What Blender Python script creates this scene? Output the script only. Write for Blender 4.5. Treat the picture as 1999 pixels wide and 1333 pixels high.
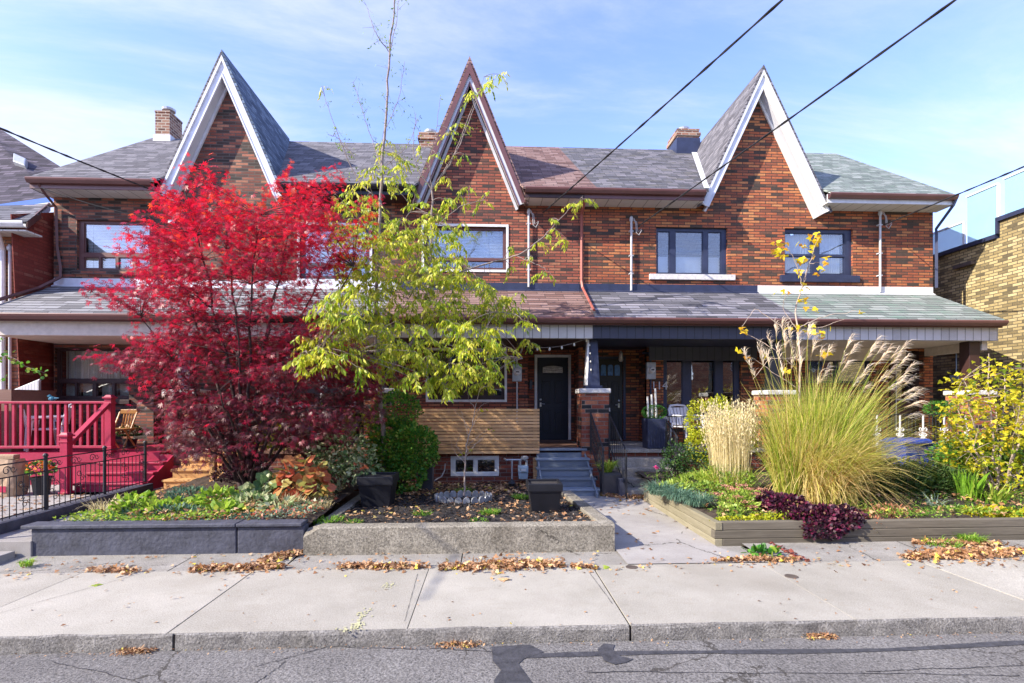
import bpy, bmesh, math, random
import numpy as np
from mathutils import Vector, Matrix
R = math.radians
random.seed(7); rng = np.random.default_rng(7)
scene = bpy.context.scene
for o in list(bpy.data.objects): bpy.data.objects.remove(o)

# ------------------------------------------------------------------ camera
TH = R(2.6); CT, ST = math.cos(TH), math.sin(TH); H = 1.75; F = 1000.0; HOR = 785.0
cam = bpy.data.cameras.new('camera'); co = bpy.data.objects.new('camera', cam)
scene.collection.objects.link(co); scene.camera = co
cam.sensor_width = 36; cam.lens = 36*F/1999; cam.shift_y = (HOR-666.5)/1999
cam.clip_end = 3000; cam.clip_start = 0.05
co.location = (0, 0, H); co.rotation_euler = (R(90), 0, -TH)
# ------------------------------------------------------------------ sun, sky, exposure
SUN_EL, SUN_A = R(34), R(24)
sv = Vector((-math.cos(SUN_EL)*math.cos(SUN_A), -math.cos(SUN_EL)*math.sin(SUN_A), math.sin(SUN_EL)))
sl = bpy.data.lights.new('sun', 'SUN'); sl.energy = 3.1; sl.angle = R(0.5); sl.color = (1, .91, .77)
so = bpy.data.objects.new('sun', sl); scene.collection.objects.link(so)
so.rotation_euler = (-sv).to_track_quat('-Z', 'Y').to_euler(); so.location = (-20, -10, 20)
world = bpy.data.worlds.new('World'); scene.world = world; world.use_nodes = True
nt = world.node_tree; N = nt.nodes; L = nt.links
bg = N['Background']; bg.inputs['Strength'].default_value = 0.15
sky = N.new('ShaderNodeTexSky'); sky.sky_type = 'NISHITA'; sky.sun_disc = False
sky.sun_elevation = SUN_EL; sky.sun_rotation = math.atan2(sv.x, sv.y) % (2*math.pi)
sky.air_density = 1.0; sky.dust_density = .6; sky.ozone_density = 3.0
tint = N.new('ShaderNodeMix'); tint.data_type = 'RGBA'; tint.blend_type = 'MULTIPLY'
tint.inputs[0].default_value = 1; tint.inputs[7].default_value = (.9, .83, 1.1, 1)
L.new(sky.outputs[0], tint.inputs[6])
tc = N.new('ShaderNodeTexCoord'); sep = N.new('ShaderNodeSeparateXYZ'); L.new(tc.outputs['Generated'], sep.inputs[0])
def wm(op, a, b=None, c=None):
    n = N.new('ShaderNodeMath'); n.operation = op
    for i, v in enumerate((a, b, c)):
        if v is None: continue
        if isinstance(v, (int, float)): n.inputs[i].default_value = v
        else: L.new(v, n.inputs[i])
    return n.outputs[0]
zz = wm('ADD', wm('MAXIMUM', sep.outputs[2], 0.0), .22)
u = wm('DIVIDE', sep.outputs[0], zz); v = wm('DIVIDE', sep.outputs[1], zz)
cb = N.new('ShaderNodeCombineXYZ'); L.new(u, cb.inputs[0]); L.new(v, cb.inputs[1])
mp = N.new('ShaderNodeMapping'); mp.inputs['Rotation'].default_value = (0, 0, R(28)); mp.inputs['Scale'].default_value = (.55, 1.5, 1)
mp.inputs['Location'].default_value = (3.3, 1.2, 0)
L.new(cb.outputs[0], mp.inputs[0])
nz = N.new('ShaderNodeTexNoise'); nz.inputs['Scale'].default_value = 1.1; nz.inputs['Detail'].default_value = 9; nz.inputs['Roughness'].default_value = .64; nz.inputs['Distortion'].default_value = .5
L.new(mp.outputs[0], nz.inputs['Vector'])
bias = wm('MULTIPLY', wm('MAXIMUM', wm('SUBTRACT', wm('MULTIPLY', sep.outputs[0], -1), .25), 0), .28)
rb = wm('MULTIPLY', wm('MAXIMUM', wm('SUBTRACT', sep.outputs[0], .38), 0), .26)
s = wm('ADD', wm('ADD', nz.outputs[0], bias), rb)
rp = N.new('ShaderNodeValToRGB'); rp.color_ramp.elements[0].position = .41; rp.color_ramp.elements[1].position = .8
rp.color_ramp.interpolation = 'EASE'; L.new(s, rp.inputs[0])
cm = N.new('ShaderNodeMix'); cm.data_type = 'RGBA'; L.new(wm('MULTIPLY', rp.outputs[0], .93), cm.inputs[0])
L.new(tint.outputs[2], cm.inputs[6]); cm.inputs[7].default_value = (2.35, 2.42, 2.75, 1)
L.new(cm.outputs[2], bg.inputs['Color'])
vs = scene.view_settings; vs.view_transform = 'Standard'; vs.look = 'None'; vs.gamma = 1; vs.exposure = 1.65
scene.cycles.max_bounces = 8; scene.cycles.diffuse_bounces = 6; scene.cycles.transparent_max_bounces = 12

# ------------------------------------------------------------------ pixel helpers: a photo pixel on the plane y = Y
def X(px, Y):
    t = (px-999.5)/F; return Y*(ST+t*CT)/(CT-t*ST)
def Z(px, py, Y):
    return H+(HOR-py)*(X(px, Y)*ST+Y*CT)/F
def P(px, py, Y): return np.array((X(px, Y), Y, Z(px, py, Y)))

# ------------------------------------------------------------------ scene graph helpers
org = {}
col = scene.collection
def tag(o, label=None, cat=None, group=None, kind=None):
    if label: o['label'] = label
    if cat: o['category'] = cat
    if group: o['group'] = group
    if kind: o['kind'] = kind
    return o
def thing(name, loc, label, cat, group=None):
    o = bpy.data.objects.new(name, None); col.objects.link(o); o.location = loc; o.empty_display_size = .2
    org[o] = Vector(loc); return tag(o, label, cat, group)
def link(me, name, mat, parent=None, loc=None):
    """me is in world coordinates; shift it to its parent's (or its own) origin"""
    o = bpy.data.objects.new(name, me); col.objects.link(o)
    if parent is not None:
        org[o] = org[parent]; o.parent = parent
        me.transform(Matrix.Translation(-org[parent]))
    else:
        n = len(me.vertices); a = np.empty(n*3, 'f'); me.vertices.foreach_get('co', a); a = a.reshape(-1, 3)
        c = Vector(((a[:, 0].min()+a[:, 0].max())/2, (a[:, 1].min()+a[:, 1].max())/2, a[:, 2].min())) if loc is None else Vector(loc)
        org[o] = c; o.location = c; me.transform(Matrix.Translation(-c))
    if mat is not None: me.materials.append(mat)
    return o
class MB:
    def __init__(s): s.v = []; s.f = []; s.r = []
    def add(s, vs, fs, r=None):
        if r is None: r = random.random()
        b = len(s.v); s.v += [tuple(map(float, p)) for p in vs]
        for f in fs: s.f.append([b+i for i in f]); s.r.append(r)
        return s
    def box(s, x0, x1, y0, y1, z0, z1, r=None):
        vs = [(x, y, z) for x in (x0, x1) for y in (y0, y1) for z in (z0, z1)]
        return s.add(vs, [(0, 1, 3, 2), (4, 6, 7, 5), (0, 4, 5, 1), (2, 3, 7, 6), (0, 2, 6, 4), (1, 5, 7, 3)], r)
    def prism(s, poly, axis, a, b, r=None):
        """poly of 2d points extruded along axis from a to b"""
        n = len(poly)
        def mk(p, t): return (t, p[0], p[1]) if axis == 'x' else (p[0], t, p[1]) if axis == 'y' else (p[0], p[1], t)
        vs = [mk(p, a) for p in poly]+[mk(p, b) for p in poly]
        fs = [list(range(n)), list(range(2*n-1, n-1, -1))]+[(i, (i+1) % n, n+(i+1) % n, n+i) for i in range(n)]
        return s.add(vs, fs, r)
    def quad(s, *p, r=None): return s.add(p, [list(range(len(p)))], r)
    def slab(s, pts, t, r=None):
        """a plate under the polygon pts, t thick downwards"""
        n = len(pts); vs = list(pts)+[(p[0], p[1], p[2]-t) for p in pts]
        return s.add(vs, [list(range(n)), list(range(2*n-1, n-1, -1))]+[(i, n+i, n+(i+1) % n, (i+1) % n) for i in range(n)], r)
    def tube(s, pts, r0, r1=None, n=6, cap=True, rr=None):
        r1 = r0 if r1 is None else r1; pts = [Vector(p) for p in pts]; m = len(pts); vs = []; fs = []
        up = Vector((0, 0, 1)); prev = None
        for i, p in enumerate(pts):
            d = (pts[min(i+1, m-1)]-pts[max(i-1, 0)])
            if d.length < 1e-9: d = Vector((0, 0, 1))
            d.normalize()
            if prev is None: a = d.cross(up if abs(d.z) < .95 else Vector((1, 0, 0)))
            else: a = prev-d*prev.dot(d)
            if a.length < 1e-6: a = d.orthogonal()
            a.normalize(); prev = a; b = d.cross(a); r = r0+(r1-r0)*i/(m-1)
            for k in range(n):
                w = 2*math.pi*k/n; q = p+a*(r*math.cos(w))+b*(r*math.sin(w)); vs.append(q)
        for i in range(m-1):
            for k in range(n): fs.append((i*n+k, i*n+(k+1) % n, (i+1)*n+(k+1) % n, (i+1)*n+k))
        if cap: fs += [tuple(range(n))[::-1], tuple((m-1)*n+k for k in range(n))]
        return s.add(vs, fs, rr)
    def lathe(s, c, prof, n=16, r=None):
        vs = []; m = len(prof)
        for (rad, z) in prof:
            for k in range(n):
                w = 2*math.pi*k/n; vs.append((c[0]+rad*math.cos(w), c[1]+rad*math.sin(w), c[2]+z))
        fs = [(i*n+k, i*n+(k+1) % n, (i+1)*n+(k+1) % n, (i+1)*n+k) for i in range(m-1) for k in range(n)]
        fs += [tuple(range(n))[::-1], tuple((m-1)*n+k for k in range(n))]
        return s.add(vs, fs, r)
    def taper(s, x0, x1, y0, y1, z0, z1, k, r=None):
        """a box whose top is k times its bottom"""
        cx, cy = (x0+x1)/2, (y0+y1)/2; vs = []
        for x in (x0, x1):
            for y in (y0, y1):
                for z, q in ((z0, 1), (z1, k)): vs.append((cx+(x-cx)*q, cy+(y-cy)*q, z))
        return s.add(vs, [(0, 1, 3, 2), (4, 6, 7, 5), (0, 4, 5, 1), (2, 3, 7, 6), (0, 2, 6, 4), (1, 5, 7, 3)], r)
    def build(s, name, mat, parent=None, bevel=0, smooth=False, loc=None):
        me = bpy.data.meshes.new(name); me.from_pydata(s.v, [], s.f); me.update()
        bm = bmesh.new(); bm.from_mesh(me); bmesh.ops.recalc_face_normals(bm, faces=bm.faces); bm.to_mesh(me); bm.free()
        at = me.attributes.new('rnd', 'FLOAT', 'FACE'); at.data.foreach_set('value', s.r)
        if smooth: me.shade_smooth()
        o = link(me, name, mat, parent, loc)
        if bevel:
            m = o.modifiers.new('bevel', 'BEVEL'); m.width = bevel; m.segments = 2; m.limit_method = 'ANGLE'; m.angle_limit = R(40)
        return o

# ------------------------------------------------------------------ materials
class MT:
    def __init__(s, name):
        s.m = bpy.data.materials.new(name); s.m.use_nodes = True; s.t = s.m.node_tree; s.N = s.t.nodes; s.L = s.t.links
        s.b = s.N['Principled BSDF']; s.out = s.N['Material Output']
    def put(s, inp, v):
        if isinstance(v, (int, float, tuple, list)): inp.default_value = v
        else: s.L.new(v, inp)
    def math(s, op, a, b=None, c=None, clamp=False):
        n = s.N.new('ShaderNodeMath'); n.operation = op; n.use_clamp = clamp
        for i, v in enumerate((a, b, c)):
            if v is not None: s.put(n.inputs[i], v)
        return n.outputs[0]
    def mix(s, f, a, b, mode='MIX'):
        n = s.N.new('ShaderNodeMix'); n.data_type = 'RGBA'; n.blend_type = mode
        s.put(n.inputs[0], f); s.put(n.inputs[6], a); s.put(n.inputs[7], b); return n.outputs[2]
    def ramp(s, f, stops, interp='LINEAR'):
        n = s.N.new('ShaderNodeValToRGB'); n.color_ramp.interpolation = interp; e = n.color_ramp.elements
        while len(e) < len(stops): e.new(.5)
        for k, (p, c) in enumerate(stops): e[k].position = p; e[k].color = (*c, 1) if len(c) == 3 else c
        s.put(n.inputs[0], f); return n.outputs[0]
    def noise(s, vec, scale, detail=4, rough=.55, dist=0, out=0):
        n = s.N.new('ShaderNodeTexNoise'); n.inputs['Scale'].default_value = scale; n.inputs['Detail'].default_value = detail
        n.inputs['Roughness'].default_value = rough; n.inputs['Distortion'].default_value = dist; s.L.new(vec, n.inputs['Vector']); return n.outputs[out]
    def pos(s): return s.N.new('ShaderNodeNewGeometry').outputs['Position']
    def obj(s): return s.N.new('ShaderNodeTexCoord').outputs['Object']
    def mapping(s, vec, scale=(1, 1, 1), rot=(0, 0, 0), loc=(0, 0, 0)):
        n = s.N.new('ShaderNodeMapping'); n.inputs['Scale'].default_value = scale; n.inputs['Rotation'].default_value = rot; n.inputs['Location'].default_value = loc
        s.L.new(vec, n.inputs[0]); return n.outputs[0]
    def attr(s, name='rnd'):
        n = s.N.new('ShaderNodeAttribute'); n.attribute_name = name; return n.outputs['Fac']
    def bump(s, h, strength=.5, dist=.01):
        n = s.N.new('ShaderNodeBump'); n.inputs['Strength'].default_value = strength; n.inputs['Distance'].default_value = dist
        s.L.new(h, n.inputs['Height']); s.L.new(n.outputs[0], s.b.inputs['Normal']); return n
    def uv(s, kz=1.0):
        """u runs along the wall or eave, v up it, whichever way the face looks"""
        g = s.N.new('ShaderNodeNewGeometry'); p = s.N.new('ShaderNodeSeparateXYZ'); s.L.new(g.outputs['Position'], p.inputs[0])
        n = s.N.new('ShaderNodeSeparateXYZ'); s.L.new(g.outputs['True Normal'], n.inputs[0])
        side = s.math('GREATER_THAN', s.math('ABSOLUTE', n.outputs[0]), .55)
        u = s.math('ADD', s.math('MULTIPLY', p.outputs[0], s.math('SUBTRACT', 1, side)), s.math('MULTIPLY', p.outputs[1], side))
        c = s.N.new('ShaderNodeCombineXYZ'); s.L.new(u, c.inputs[0]); s.L.new(s.math('MULTIPLY', p.outputs[2], kz), c.inputs[1]); return c.outputs[0], u, p.outputs[2]
    def set(s, color=None, rough=None, metal=None, spec=None):
        if color is not None: s.put(s.b.inputs['Base Color'], (*color, 1) if isinstance(color, tuple) and len(color) == 3 else color)
        if rough is not None: s.put(s.b.inputs['Roughness'], rough)
        if metal is not None: s.b.inputs['Metallic'].default_value = metal
        if spec is not None: s.b.inputs['Specular IOR Level'].default_value = spec
        return s
def C(c): return (*c, 1)
def plain(name, c, rough=.7, var=.2, scale=9, metal=0, bump=.15, bscale=60, spec=None, rv=0):
    m = MT(name); p = m.obj(); f = m.noise(p, scale, 6, .65)
    a = tuple(x*(1-var) for x in c); b = tuple(min(1, x*(1+var)) for x in c)
    cc = m.ramp(f, [(.3, a), (.7, b)])
    if rv: cc = m.mix(1, cc, m.ramp(m.attr(), [(0, (1-rv,)*3), (1, (1+rv,)*3)]), 'MULTIPLY')
    m.set(cc, rough, metal, spec)
    if bump: m.bump(m.noise(p, bscale, 4), bump, .01)
    return m.m
def brick(name, stops, mortar, bw=.28, rh=.066, ms=.009, patch=.2, offs=.5, bumpk=.8):
    m = MT(name); uvv, u, z = m.uv()
    n = m.N.new('ShaderNodeTexBrick'); n.inputs['Scale'].default_value = 1; n.inputs['Color1'].default_value = (0, 0, 0, 1); n.inputs['Color2'].default_value = (1, 1, 1, 1)
    n.inputs['Mortar'].default_value = (.5, .5, .5, 1); n.inputs['Mortar Size'].default_value = ms; n.inputs['Mortar Smooth'].default_value = .25
    n.inputs['Brick Width'].default_value = bw; n.inputs['Row Height'].default_value = rh; n.offset = offs; n.squash = 1
    m.L.new(uvv, n.inputs['Vector'])
    g = m.N.new('ShaderNodeSeparateColor'); m.L.new(n.outputs['Color'], g.inputs[0])
    big = m.noise(m.mapping(uvv, (1.3, 4.2, 1)), 1.2, 3, .6)
    f = m.math('ADD', g.outputs[0], m.math('MULTIPLY', m.math('SUBTRACT', big, .5), patch*2.4), clamp=True)
    cc = m.ramp(f, stops)
    fine = m.noise(m.pos(), 45, 4, .7)
    cc = m.mix(1, cc, m.ramp(fine, [(.25, (.62,)*3), (.75, (1.3,)*3)]), 'MULTIPLY')
    stain = m.noise(m.pos(), .55, 4, .6)
    cc = m.mix(1, cc, m.ramp(stain, [(.32, (.72, .7, .72)), (.6, (1.05,)*3)]), 'MULTIPLY')
    streak = m.noise(m.mapping(m.pos(), (2.6, 2.6, .35)), 1.7, 5, .7); cc = m.mix(m.ramp(streak, [(.56, (0, 0, 0)), (.76, (.55, .55, .55))]), cc, m.mix(.5, cc, C((.05, .04, .035))))
    eff = m.noise(m.mapping(m.pos(), (1, 1, .8), loc=(5, 0, 3)), 1.1, 6, .75); cc = m.mix(m.ramp(eff, [(.62, (0, 0, 0)), (.78, (.2, .2, .2))]), cc, C((.4, .32, .26)))
    cc = m.mix(n.outputs['Fac'], cc, C(mortar))
    m.set(cc, .85)
    h = m.math('ADD', m.math('SUBTRACT', 1, n.outputs['Fac']), m.math('MULTIPLY', fine, .35))
    m.bump(h, bumpk, .012); return m.m
def shingle(name, stops, bw=.26, rh=.092, patch=.12, line=.35, moss=None):
    m = MT(name); uvv, u, z = m.uv()
    n = m.N.new('ShaderNodeTexBrick'); n.inputs['Scale'].default_value = 1; n.inputs['Color1'].default_value = (0, 0, 0, 1); n.inputs['Color2'].default_value = (1, 1, 1, 1)
    n.inputs['Mortar'].default_value = (.5, .5, .5, 1); n.inputs['Mortar Size'].default_value = .006; n.inputs['Mortar Smooth'].default_value = .1
    n.inputs['Brick Width'].default_value = bw; n.inputs['Row Height'].default_value = rh; n.offset = .37; n.offset_frequency = 3
    wob = m.noise(m.pos(), 1.3, 2); wv = m.N.new('ShaderNodeVectorMath'); wv.operation = 'MULTIPLY_ADD'
    cb_ = m.N.new('ShaderNodeCombineXYZ'); m.L.new(wob, cb_.inputs[1]); m.L.new(cb_.outputs[0], wv.inputs[0]); wv.inputs[1].default_value = (0, .03, 0); m.L.new(uvv, wv.inputs[2])
    m.L.new(wv.outputs[0], n.inputs['Vector'])
    g = m.N.new('ShaderNodeSeparateColor'); m.L.new(n.outputs['Color'], g.inputs[0])
    big = m.noise(m.mapping(uvv, (1, 2.5, 1)), 1.6, 4, .65)
    f = m.math('ADD', g.outputs[0], m.math('MULTIPLY', m.math('SUBTRACT', big, .5), patch*2.4), clamp=True)
    cc = m.ramp(f, stops)
    gr = m.noise(m.pos(), 140, 3, .8)
    cc = m.mix(1, cc, m.ramp(gr, [(.3, (.6,)*3), (.7, (1.35,)*3)]), 'MULTIPLY')
    if moss: cc = m.mix(m.ramp(m.noise(m.mapping(uvv, (1, 3, 1)), 2.3, 5, .7), [(.5, (0, 0, 0)), (.66, (.8, .8, .8))]), cc, C(moss))
    cc = m.mix(m.math('MULTIPLY', n.outputs['Fac'], .85), cc, C((.025, .025, .03)))
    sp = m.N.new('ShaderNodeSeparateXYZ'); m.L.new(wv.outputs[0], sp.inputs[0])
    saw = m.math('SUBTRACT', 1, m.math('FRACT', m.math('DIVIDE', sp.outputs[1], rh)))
    cc = m.mix(m.math('MULTIPLY', m.math('GREATER_THAN', saw, .8), .6), cc, C((.03, .03, .035)))   # a shadow line painted along the lower edge of each course
    m.set(cc, .9, spec=.25)
    m.bump(m.math('ADD', m.math('MULTIPLY', saw, 1.0), m.math('MULTIPLY', gr, .4)), 1.0, .02); return m.m
def panels(name, c, pitch=.175, groove=.03, perf=False, rough=.5):
    m = MT(name); uvv, u, z = m.uv(); q = m.math('DIVIDE', u, pitch); fr = m.math('FRACT', q)
    g = m.math('LESS_THAN', fr, groove/pitch*.5)
    cc = m.ramp(m.noise(m.pos(), 3, 5, .65), [(.3, tuple(x*.86 for x in c)), (.7, c)])
    if perf:
        idx = m.math('MODULO', m.math('FLOOR', m.math('ADD', q, 600)), 6); on = m.math('LESS_THAN', idx, 1.5)
        n = m.N.new('ShaderNodeTexChecker'); n.inputs['Scale'].default_value = 55; m.L.new(m.mapping(uvv, rot=(0, 0, R(45))), n.inputs[0])
        cc = m.mix(m.math('MULTIPLY', m.math('MULTIPLY', on, n.outputs[1]), .45), cc, C(tuple(x*.3 for x in c)))
    cc = m.mix(m.math('MULTIPLY', g, .8), cc, C(tuple(x*.18 for x in c)))
    m.set(cc, rough); m.bump(m.math('SUBTRACT', 1, g), .5, .01); return m.m
def concrete(name, a, b, scale=2.2, speck=.3, cracks=True, bumpk=.5, fs=160):
    m = MT(name); p = m.pos(); f = m.noise(p, scale, 7, .68)
    cc = m.ramp(f, [(.3, a), (.7, b)])
    fine = m.noise(p, fs, 3, .8); cc = m.mix(1, cc, m.ramp(fine, [(.28, (1-speck,)*3), (.72, (1+speck*.6,)*3)]), 'MULTIPLY')
    st = m.noise(p, scale*.45, 3, .5, .4); cc = m.mix(m.ramp(st, [(.58, (0, 0, 0)), (.78, (.5, .5, .5))]), cc, C((a[0]*.55, a[1]*.5, a[2]*.45)))
    gum = m.N.new('ShaderNodeTexVoronoi'); gum.inputs['Scale'].default_value = 3.1; m.L.new(p, gum.inputs[0]); gsel = m.math('MULTIPLY', m.math('LESS_THAN', gum.outputs['Distance'], m.math('MULTIPLY', m.noise(p, 7, 2), .085)), .55); cc = m.mix(gsel, cc, C(tuple(x*.4 for x in a)))
    dirt = m.noise(m.mapping(p, (1, 2.4, 1)), 3.7, 8, .75, .6); cc = m.mix(m.ramp(dirt, [(.55, (0, 0, 0)), (.75, (.4, .4, .4))]), cc, C((a[0]*.68, a[1]*.62, a[2]*.52)))
    pv = m.N.new('ShaderNodeTexVoronoi'); pv.inputs['Scale'].default_value = 38; m.L.new(p, pv.inputs[0])
    pits = m.math('LESS_THAN', pv.outputs['Distance'], .1)
    cc = m.mix(m.math('MULTIPLY', pits, .7), cc, C(tuple(x*.3 for x in a)))
    if cracks:
        v = m.N.new('ShaderNodeTexVoronoi'); v.feature = 'DISTANCE_TO_EDGE'; v.inputs['Scale'].default_value = .75
        wv = m.N.new('ShaderNodeVectorMath'); wv.operation = 'MULTIPLY_ADD'; m.L.new(m.noise(p, 5, 5, .7, out=1), wv.inputs[0]); wv.inputs[1].default_value = (.22,)*3; m.L.new(p, wv.inputs[2])
        m.L.new(wv.outputs[0], v.inputs[0])
        cr = m.math('MULTIPLY', m.math('LESS_THAN', v.outputs['Distance'], .006), m.math('GREATER_THAN', m.noise(p, .9, 2), .53))
        cc = m.mix(m.math('MULTIPLY', cr, .75), cc, C((.04, .035, .03)))
    cc = m.mix(1, cc, m.ramp(m.attr(), [(0, (.86, .855, .85)), (1, (1.14, 1.145, 1.15))]), 'MULTIPLY')
    m.set(cc, .88, spec=.3); m.bump(m.math('ADD', fine, m.math('MULTIPLY', f, .5)), bumpk, .01); return m.m
def wood(name, stops, axis=0, rough=.65, gs=1.0, knots=True):
    m = MT(name); sc = [14*gs]*3; sc[axis] = .9*gs; p = m.obj()
    off = m.N.new('ShaderNodeCombineXYZ'); m.L.new(m.math('MULTIPLY', m.attr(), 37), off.inputs[0]); m.L.new(m.math('MULTIPLY', m.attr(), 11), off.inputs[2])
    va = m.N.new('ShaderNodeVectorMath'); va.operation = 'ADD'; m.L.new(p, va.inputs[0]); m.L.new(off.outputs[0], va.inputs[1])
    f = m.noise(m.mapping(va.outputs[0], tuple(sc)), 2.2, 6, .7, .8)
    cc = m.ramp(f, stops)
    cc = m.mix(1, cc, m.ramp(m.attr(), [(0, (.72, .7, .66)), (1, (1.22, 1.2, 1.2))]), 'MULTIPLY')
    if knots:
        v = m.N.new('ShaderNodeTexVoronoi'); v.inputs['Scale'].default_value = 3.2; ks = [2.2]*3; ks[axis] = .8; m.L.new(m.mapping(va.outputs[0], tuple(ks)), v.inputs[0])
        cc = m.mix(m.ramp(v.outputs['Distance'], [(.04, (.8, .8, .8)), (.09, (0, 0, 0))]), cc, C(tuple(x*.35 for x in stops[0][1])))
    m.set(cc, rough); m.bump(f, .35, .01); return m.m
def leafmat(name, stops, rough=.5, tr=.35, trk=(1, 1, 1), spec=.4, glow=1.5):
    m = MT(name); cc = m.ramp(m.attr(), stops)
    fine = m.noise(m.pos(), 60, 2); cc = m.mix(1, cc, m.ramp(fine, [(.3, (.8,)*3), (.7, (1.2,)*3)]), 'MULTIPLY')
    m.set(cc, rough, spec=spec)
    t = m.N.new('ShaderNodeBsdfTranslucent'); m.L.new(m.mix(1, cc, (glow*trk[0], glow*trk[1], glow*trk[2], 1), 'MULTIPLY'), t.inputs[0])
    x = m.N.new('ShaderNodeMixShader'); x.inputs[0].default_value = tr; m.L.new(m.b.outputs[0], x.inputs[1]); m.L.new(t.outputs[0], x.inputs[2]); m.L.new(x.outputs[0], m.out.inputs[0])
    return m.m
def glassmat(name, tintc=(.75, .82, .85), refl=.42, dark=(.01, .012, .015)):
    m = MT(name); N_ = m.N; tr = N_.new('ShaderNodeBsdfTransparent'); tr.inputs[0].default_value = C(tintc)
    gl = N_.new('ShaderNodeBsdfGlossy'); gl.inputs['Roughness'].default_value = .02; gl.inputs[0].default_value = (1, 1, 1, 1)
    b = N_.new('ShaderNodeBump'); b.inputs['Strength'].default_value = .04; b.inputs['Distance'].default_value = .05; m.L.new(m.noise(m.pos(), 2.5, 2), b.inputs['Height']); m.L.new(b.outputs[0], gl.inputs['Normal'])
    lw = N_.new('ShaderNodeLayerWeight'); lw.inputs[0].default_value = .35
    f = m.math('ADD', m.math('MULTIPLY', lw.outputs[0], .7), refl*.6, clamp=True)
    x = N_.new('ShaderNodeMixShader'); m.L.new(f, x.inputs[0]); m.L.new(tr.outputs[0], x.inputs[1]); m.L.new(gl.outputs[0], x.inputs[2]); m.L.new(x.outputs[0], m.out.inputs[0]); return m.m

M = {}
M['brick'] = brick('house_brick', [(0, (.05, .037, .028)), (.12, (.1, .058, .037)), (.22, (.22, .075, .04)), (.5, (.37, .096, .04)), (.72, (.46, .142, .052)), (.9, (.53, .22, .08)), (1, (.33, .083, .04))], (.045, .035, .03), patch=.18)
M['brick_red3'] = brick('house_brick_red', [(0, (.05, .035, .03)), (.12, (.1, .05, .038)), (.22, (.21, .065, .042)), (.5, (.32, .083, .048)), (.75, (.39, .115, .062)), (.93, (.44, .19, .1)), (1, (.27, .07, .045))], (.045, .035, .03), patch=.18)
M['brick_left'] = brick('house_brick_dark', [(0, (.03, .026, .022)), (.2, (.08, .045, .035)), (.45, (.17, .06, .04)), (.75, (.32, .1, .06)), (1, (.42, .19, .11))], (.09, .08, .07))
M['brick_pier'] = brick('pier_brick', [(0, (.02, .018, .02)), (.2, (.04, .035, .035)), (.24, (.25, .06, .035)), (.7, (.42, .12, .06)), (1, (.5, .2, .1))], (.22, .17, .14), bw=.26, rh=.085, ms=.008, patch=.1)
M['brick_base'] = brick('base_brick', [(0, (.12, .03, .02)), (.5, (.22, .05, .03)), (1, (.3, .08, .045))], (.2, .16, .14), bw=.24, rh=.08, ms=.008, patch=.15)
M['brick_orange'] = brick('neighbour_brick', [(0, (.3, .1, .05)), (.5, (.42, .16, .07)), (1, (.5, .28, .15))], (.12, .09, .07), bw=.24, rh=.075, patch=.3)
M['brick_red'] = brick('neighbour_side_brick', [(0, (.2, .03, .02)), (.8, (.26, .045, .03)), (1, (.32, .12, .08))], (.16, .03, .02), bw=.24, rh=.075, patch=.2)
M['brick_yellow'] = brick('yellow_brick', [(0, (.12, .095, .05)), (.25, (.26, .2, .09)), (.6, (.4, .31, .14)), (1, (.52, .42, .22))], (.1, .085, .055), bw=.22, rh=.072, ms=.009, patch=.22)
M['brick_chimney'] = brick('chimney_brick', [(0, (.1, .04, .03)), (.5, (.3, .13, .08)), (1, (.42, .25, .16))], (.4, .34, .28), bw=.22, rh=.08, ms=.012, patch=.2)
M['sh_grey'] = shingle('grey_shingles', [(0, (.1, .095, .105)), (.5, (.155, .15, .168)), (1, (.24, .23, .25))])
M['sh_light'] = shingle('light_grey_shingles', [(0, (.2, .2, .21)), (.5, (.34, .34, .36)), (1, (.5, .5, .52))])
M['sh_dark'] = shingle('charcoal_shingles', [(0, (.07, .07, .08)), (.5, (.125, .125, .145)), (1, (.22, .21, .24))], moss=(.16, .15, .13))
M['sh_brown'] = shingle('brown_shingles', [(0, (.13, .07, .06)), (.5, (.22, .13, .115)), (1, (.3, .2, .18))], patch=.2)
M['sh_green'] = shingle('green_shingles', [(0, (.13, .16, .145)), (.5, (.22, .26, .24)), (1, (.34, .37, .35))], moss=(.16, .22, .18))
M['sh_shaded'] = shingle('shaded_grey_shingles', [(0, (.06, .09, .14)), (.5, (.12, .17, .25)), (1, (.2, .27, .36))])  # grey roof slope turned from the sun, its blue shade put into the colour
for k_, nm, st_, ms_ in (('light', 'light_grey', [(0, (.15, .15, .16)), (.5, (.23, .23, .245)), (1, (.33, .33, .35))], None), ('dark', 'charcoal', [(0, (.06, .06, .07)), (.5, (.15, .15, .175)), (1, (.3, .29, .33))], None), ('brown', 'brown', [(0, (.15, .08, .07)), (.5, (.24, .145, .125)), (1, (.32, .21, .19))], None), ('green', 'green', [(0, (.17, .2, .185)), (.5, (.26, .295, .275)), (1, (.36, .39, .37))], (.17, .27, .215))):
    M['sh_'+k_+'_p'] = shingle(nm+'_porch_shingles', st_, rh=.078, bw=.42, moss=ms_)
M['sh_black'] = shingle('dark_purple_shingles', [(0, (.03, .025, .035)), (.5, (.07, .06, .08)), (1, (.12, .105, .135))], rh=.1)
M['pan_white'] = panels('white_siding', (.62, .6, .57)); M['pan_perf'] = panels('white_vented_siding', (.66, .66, .68), perf=True)
M['pan_navy'] = panels('navy_siding', (.05, .055, .085)); M['pan_soffit'] = panels('white_soffit', (.62, .6, .57), pitch=.3)
M['rake_soffit'] = panels('grey_soffit', (.6, .62, .68), pitch=.5)
M['beige'] = plain('beige_stucco', (.62, .56, .49), .9, .12, bump=.5, bscale=120)
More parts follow.
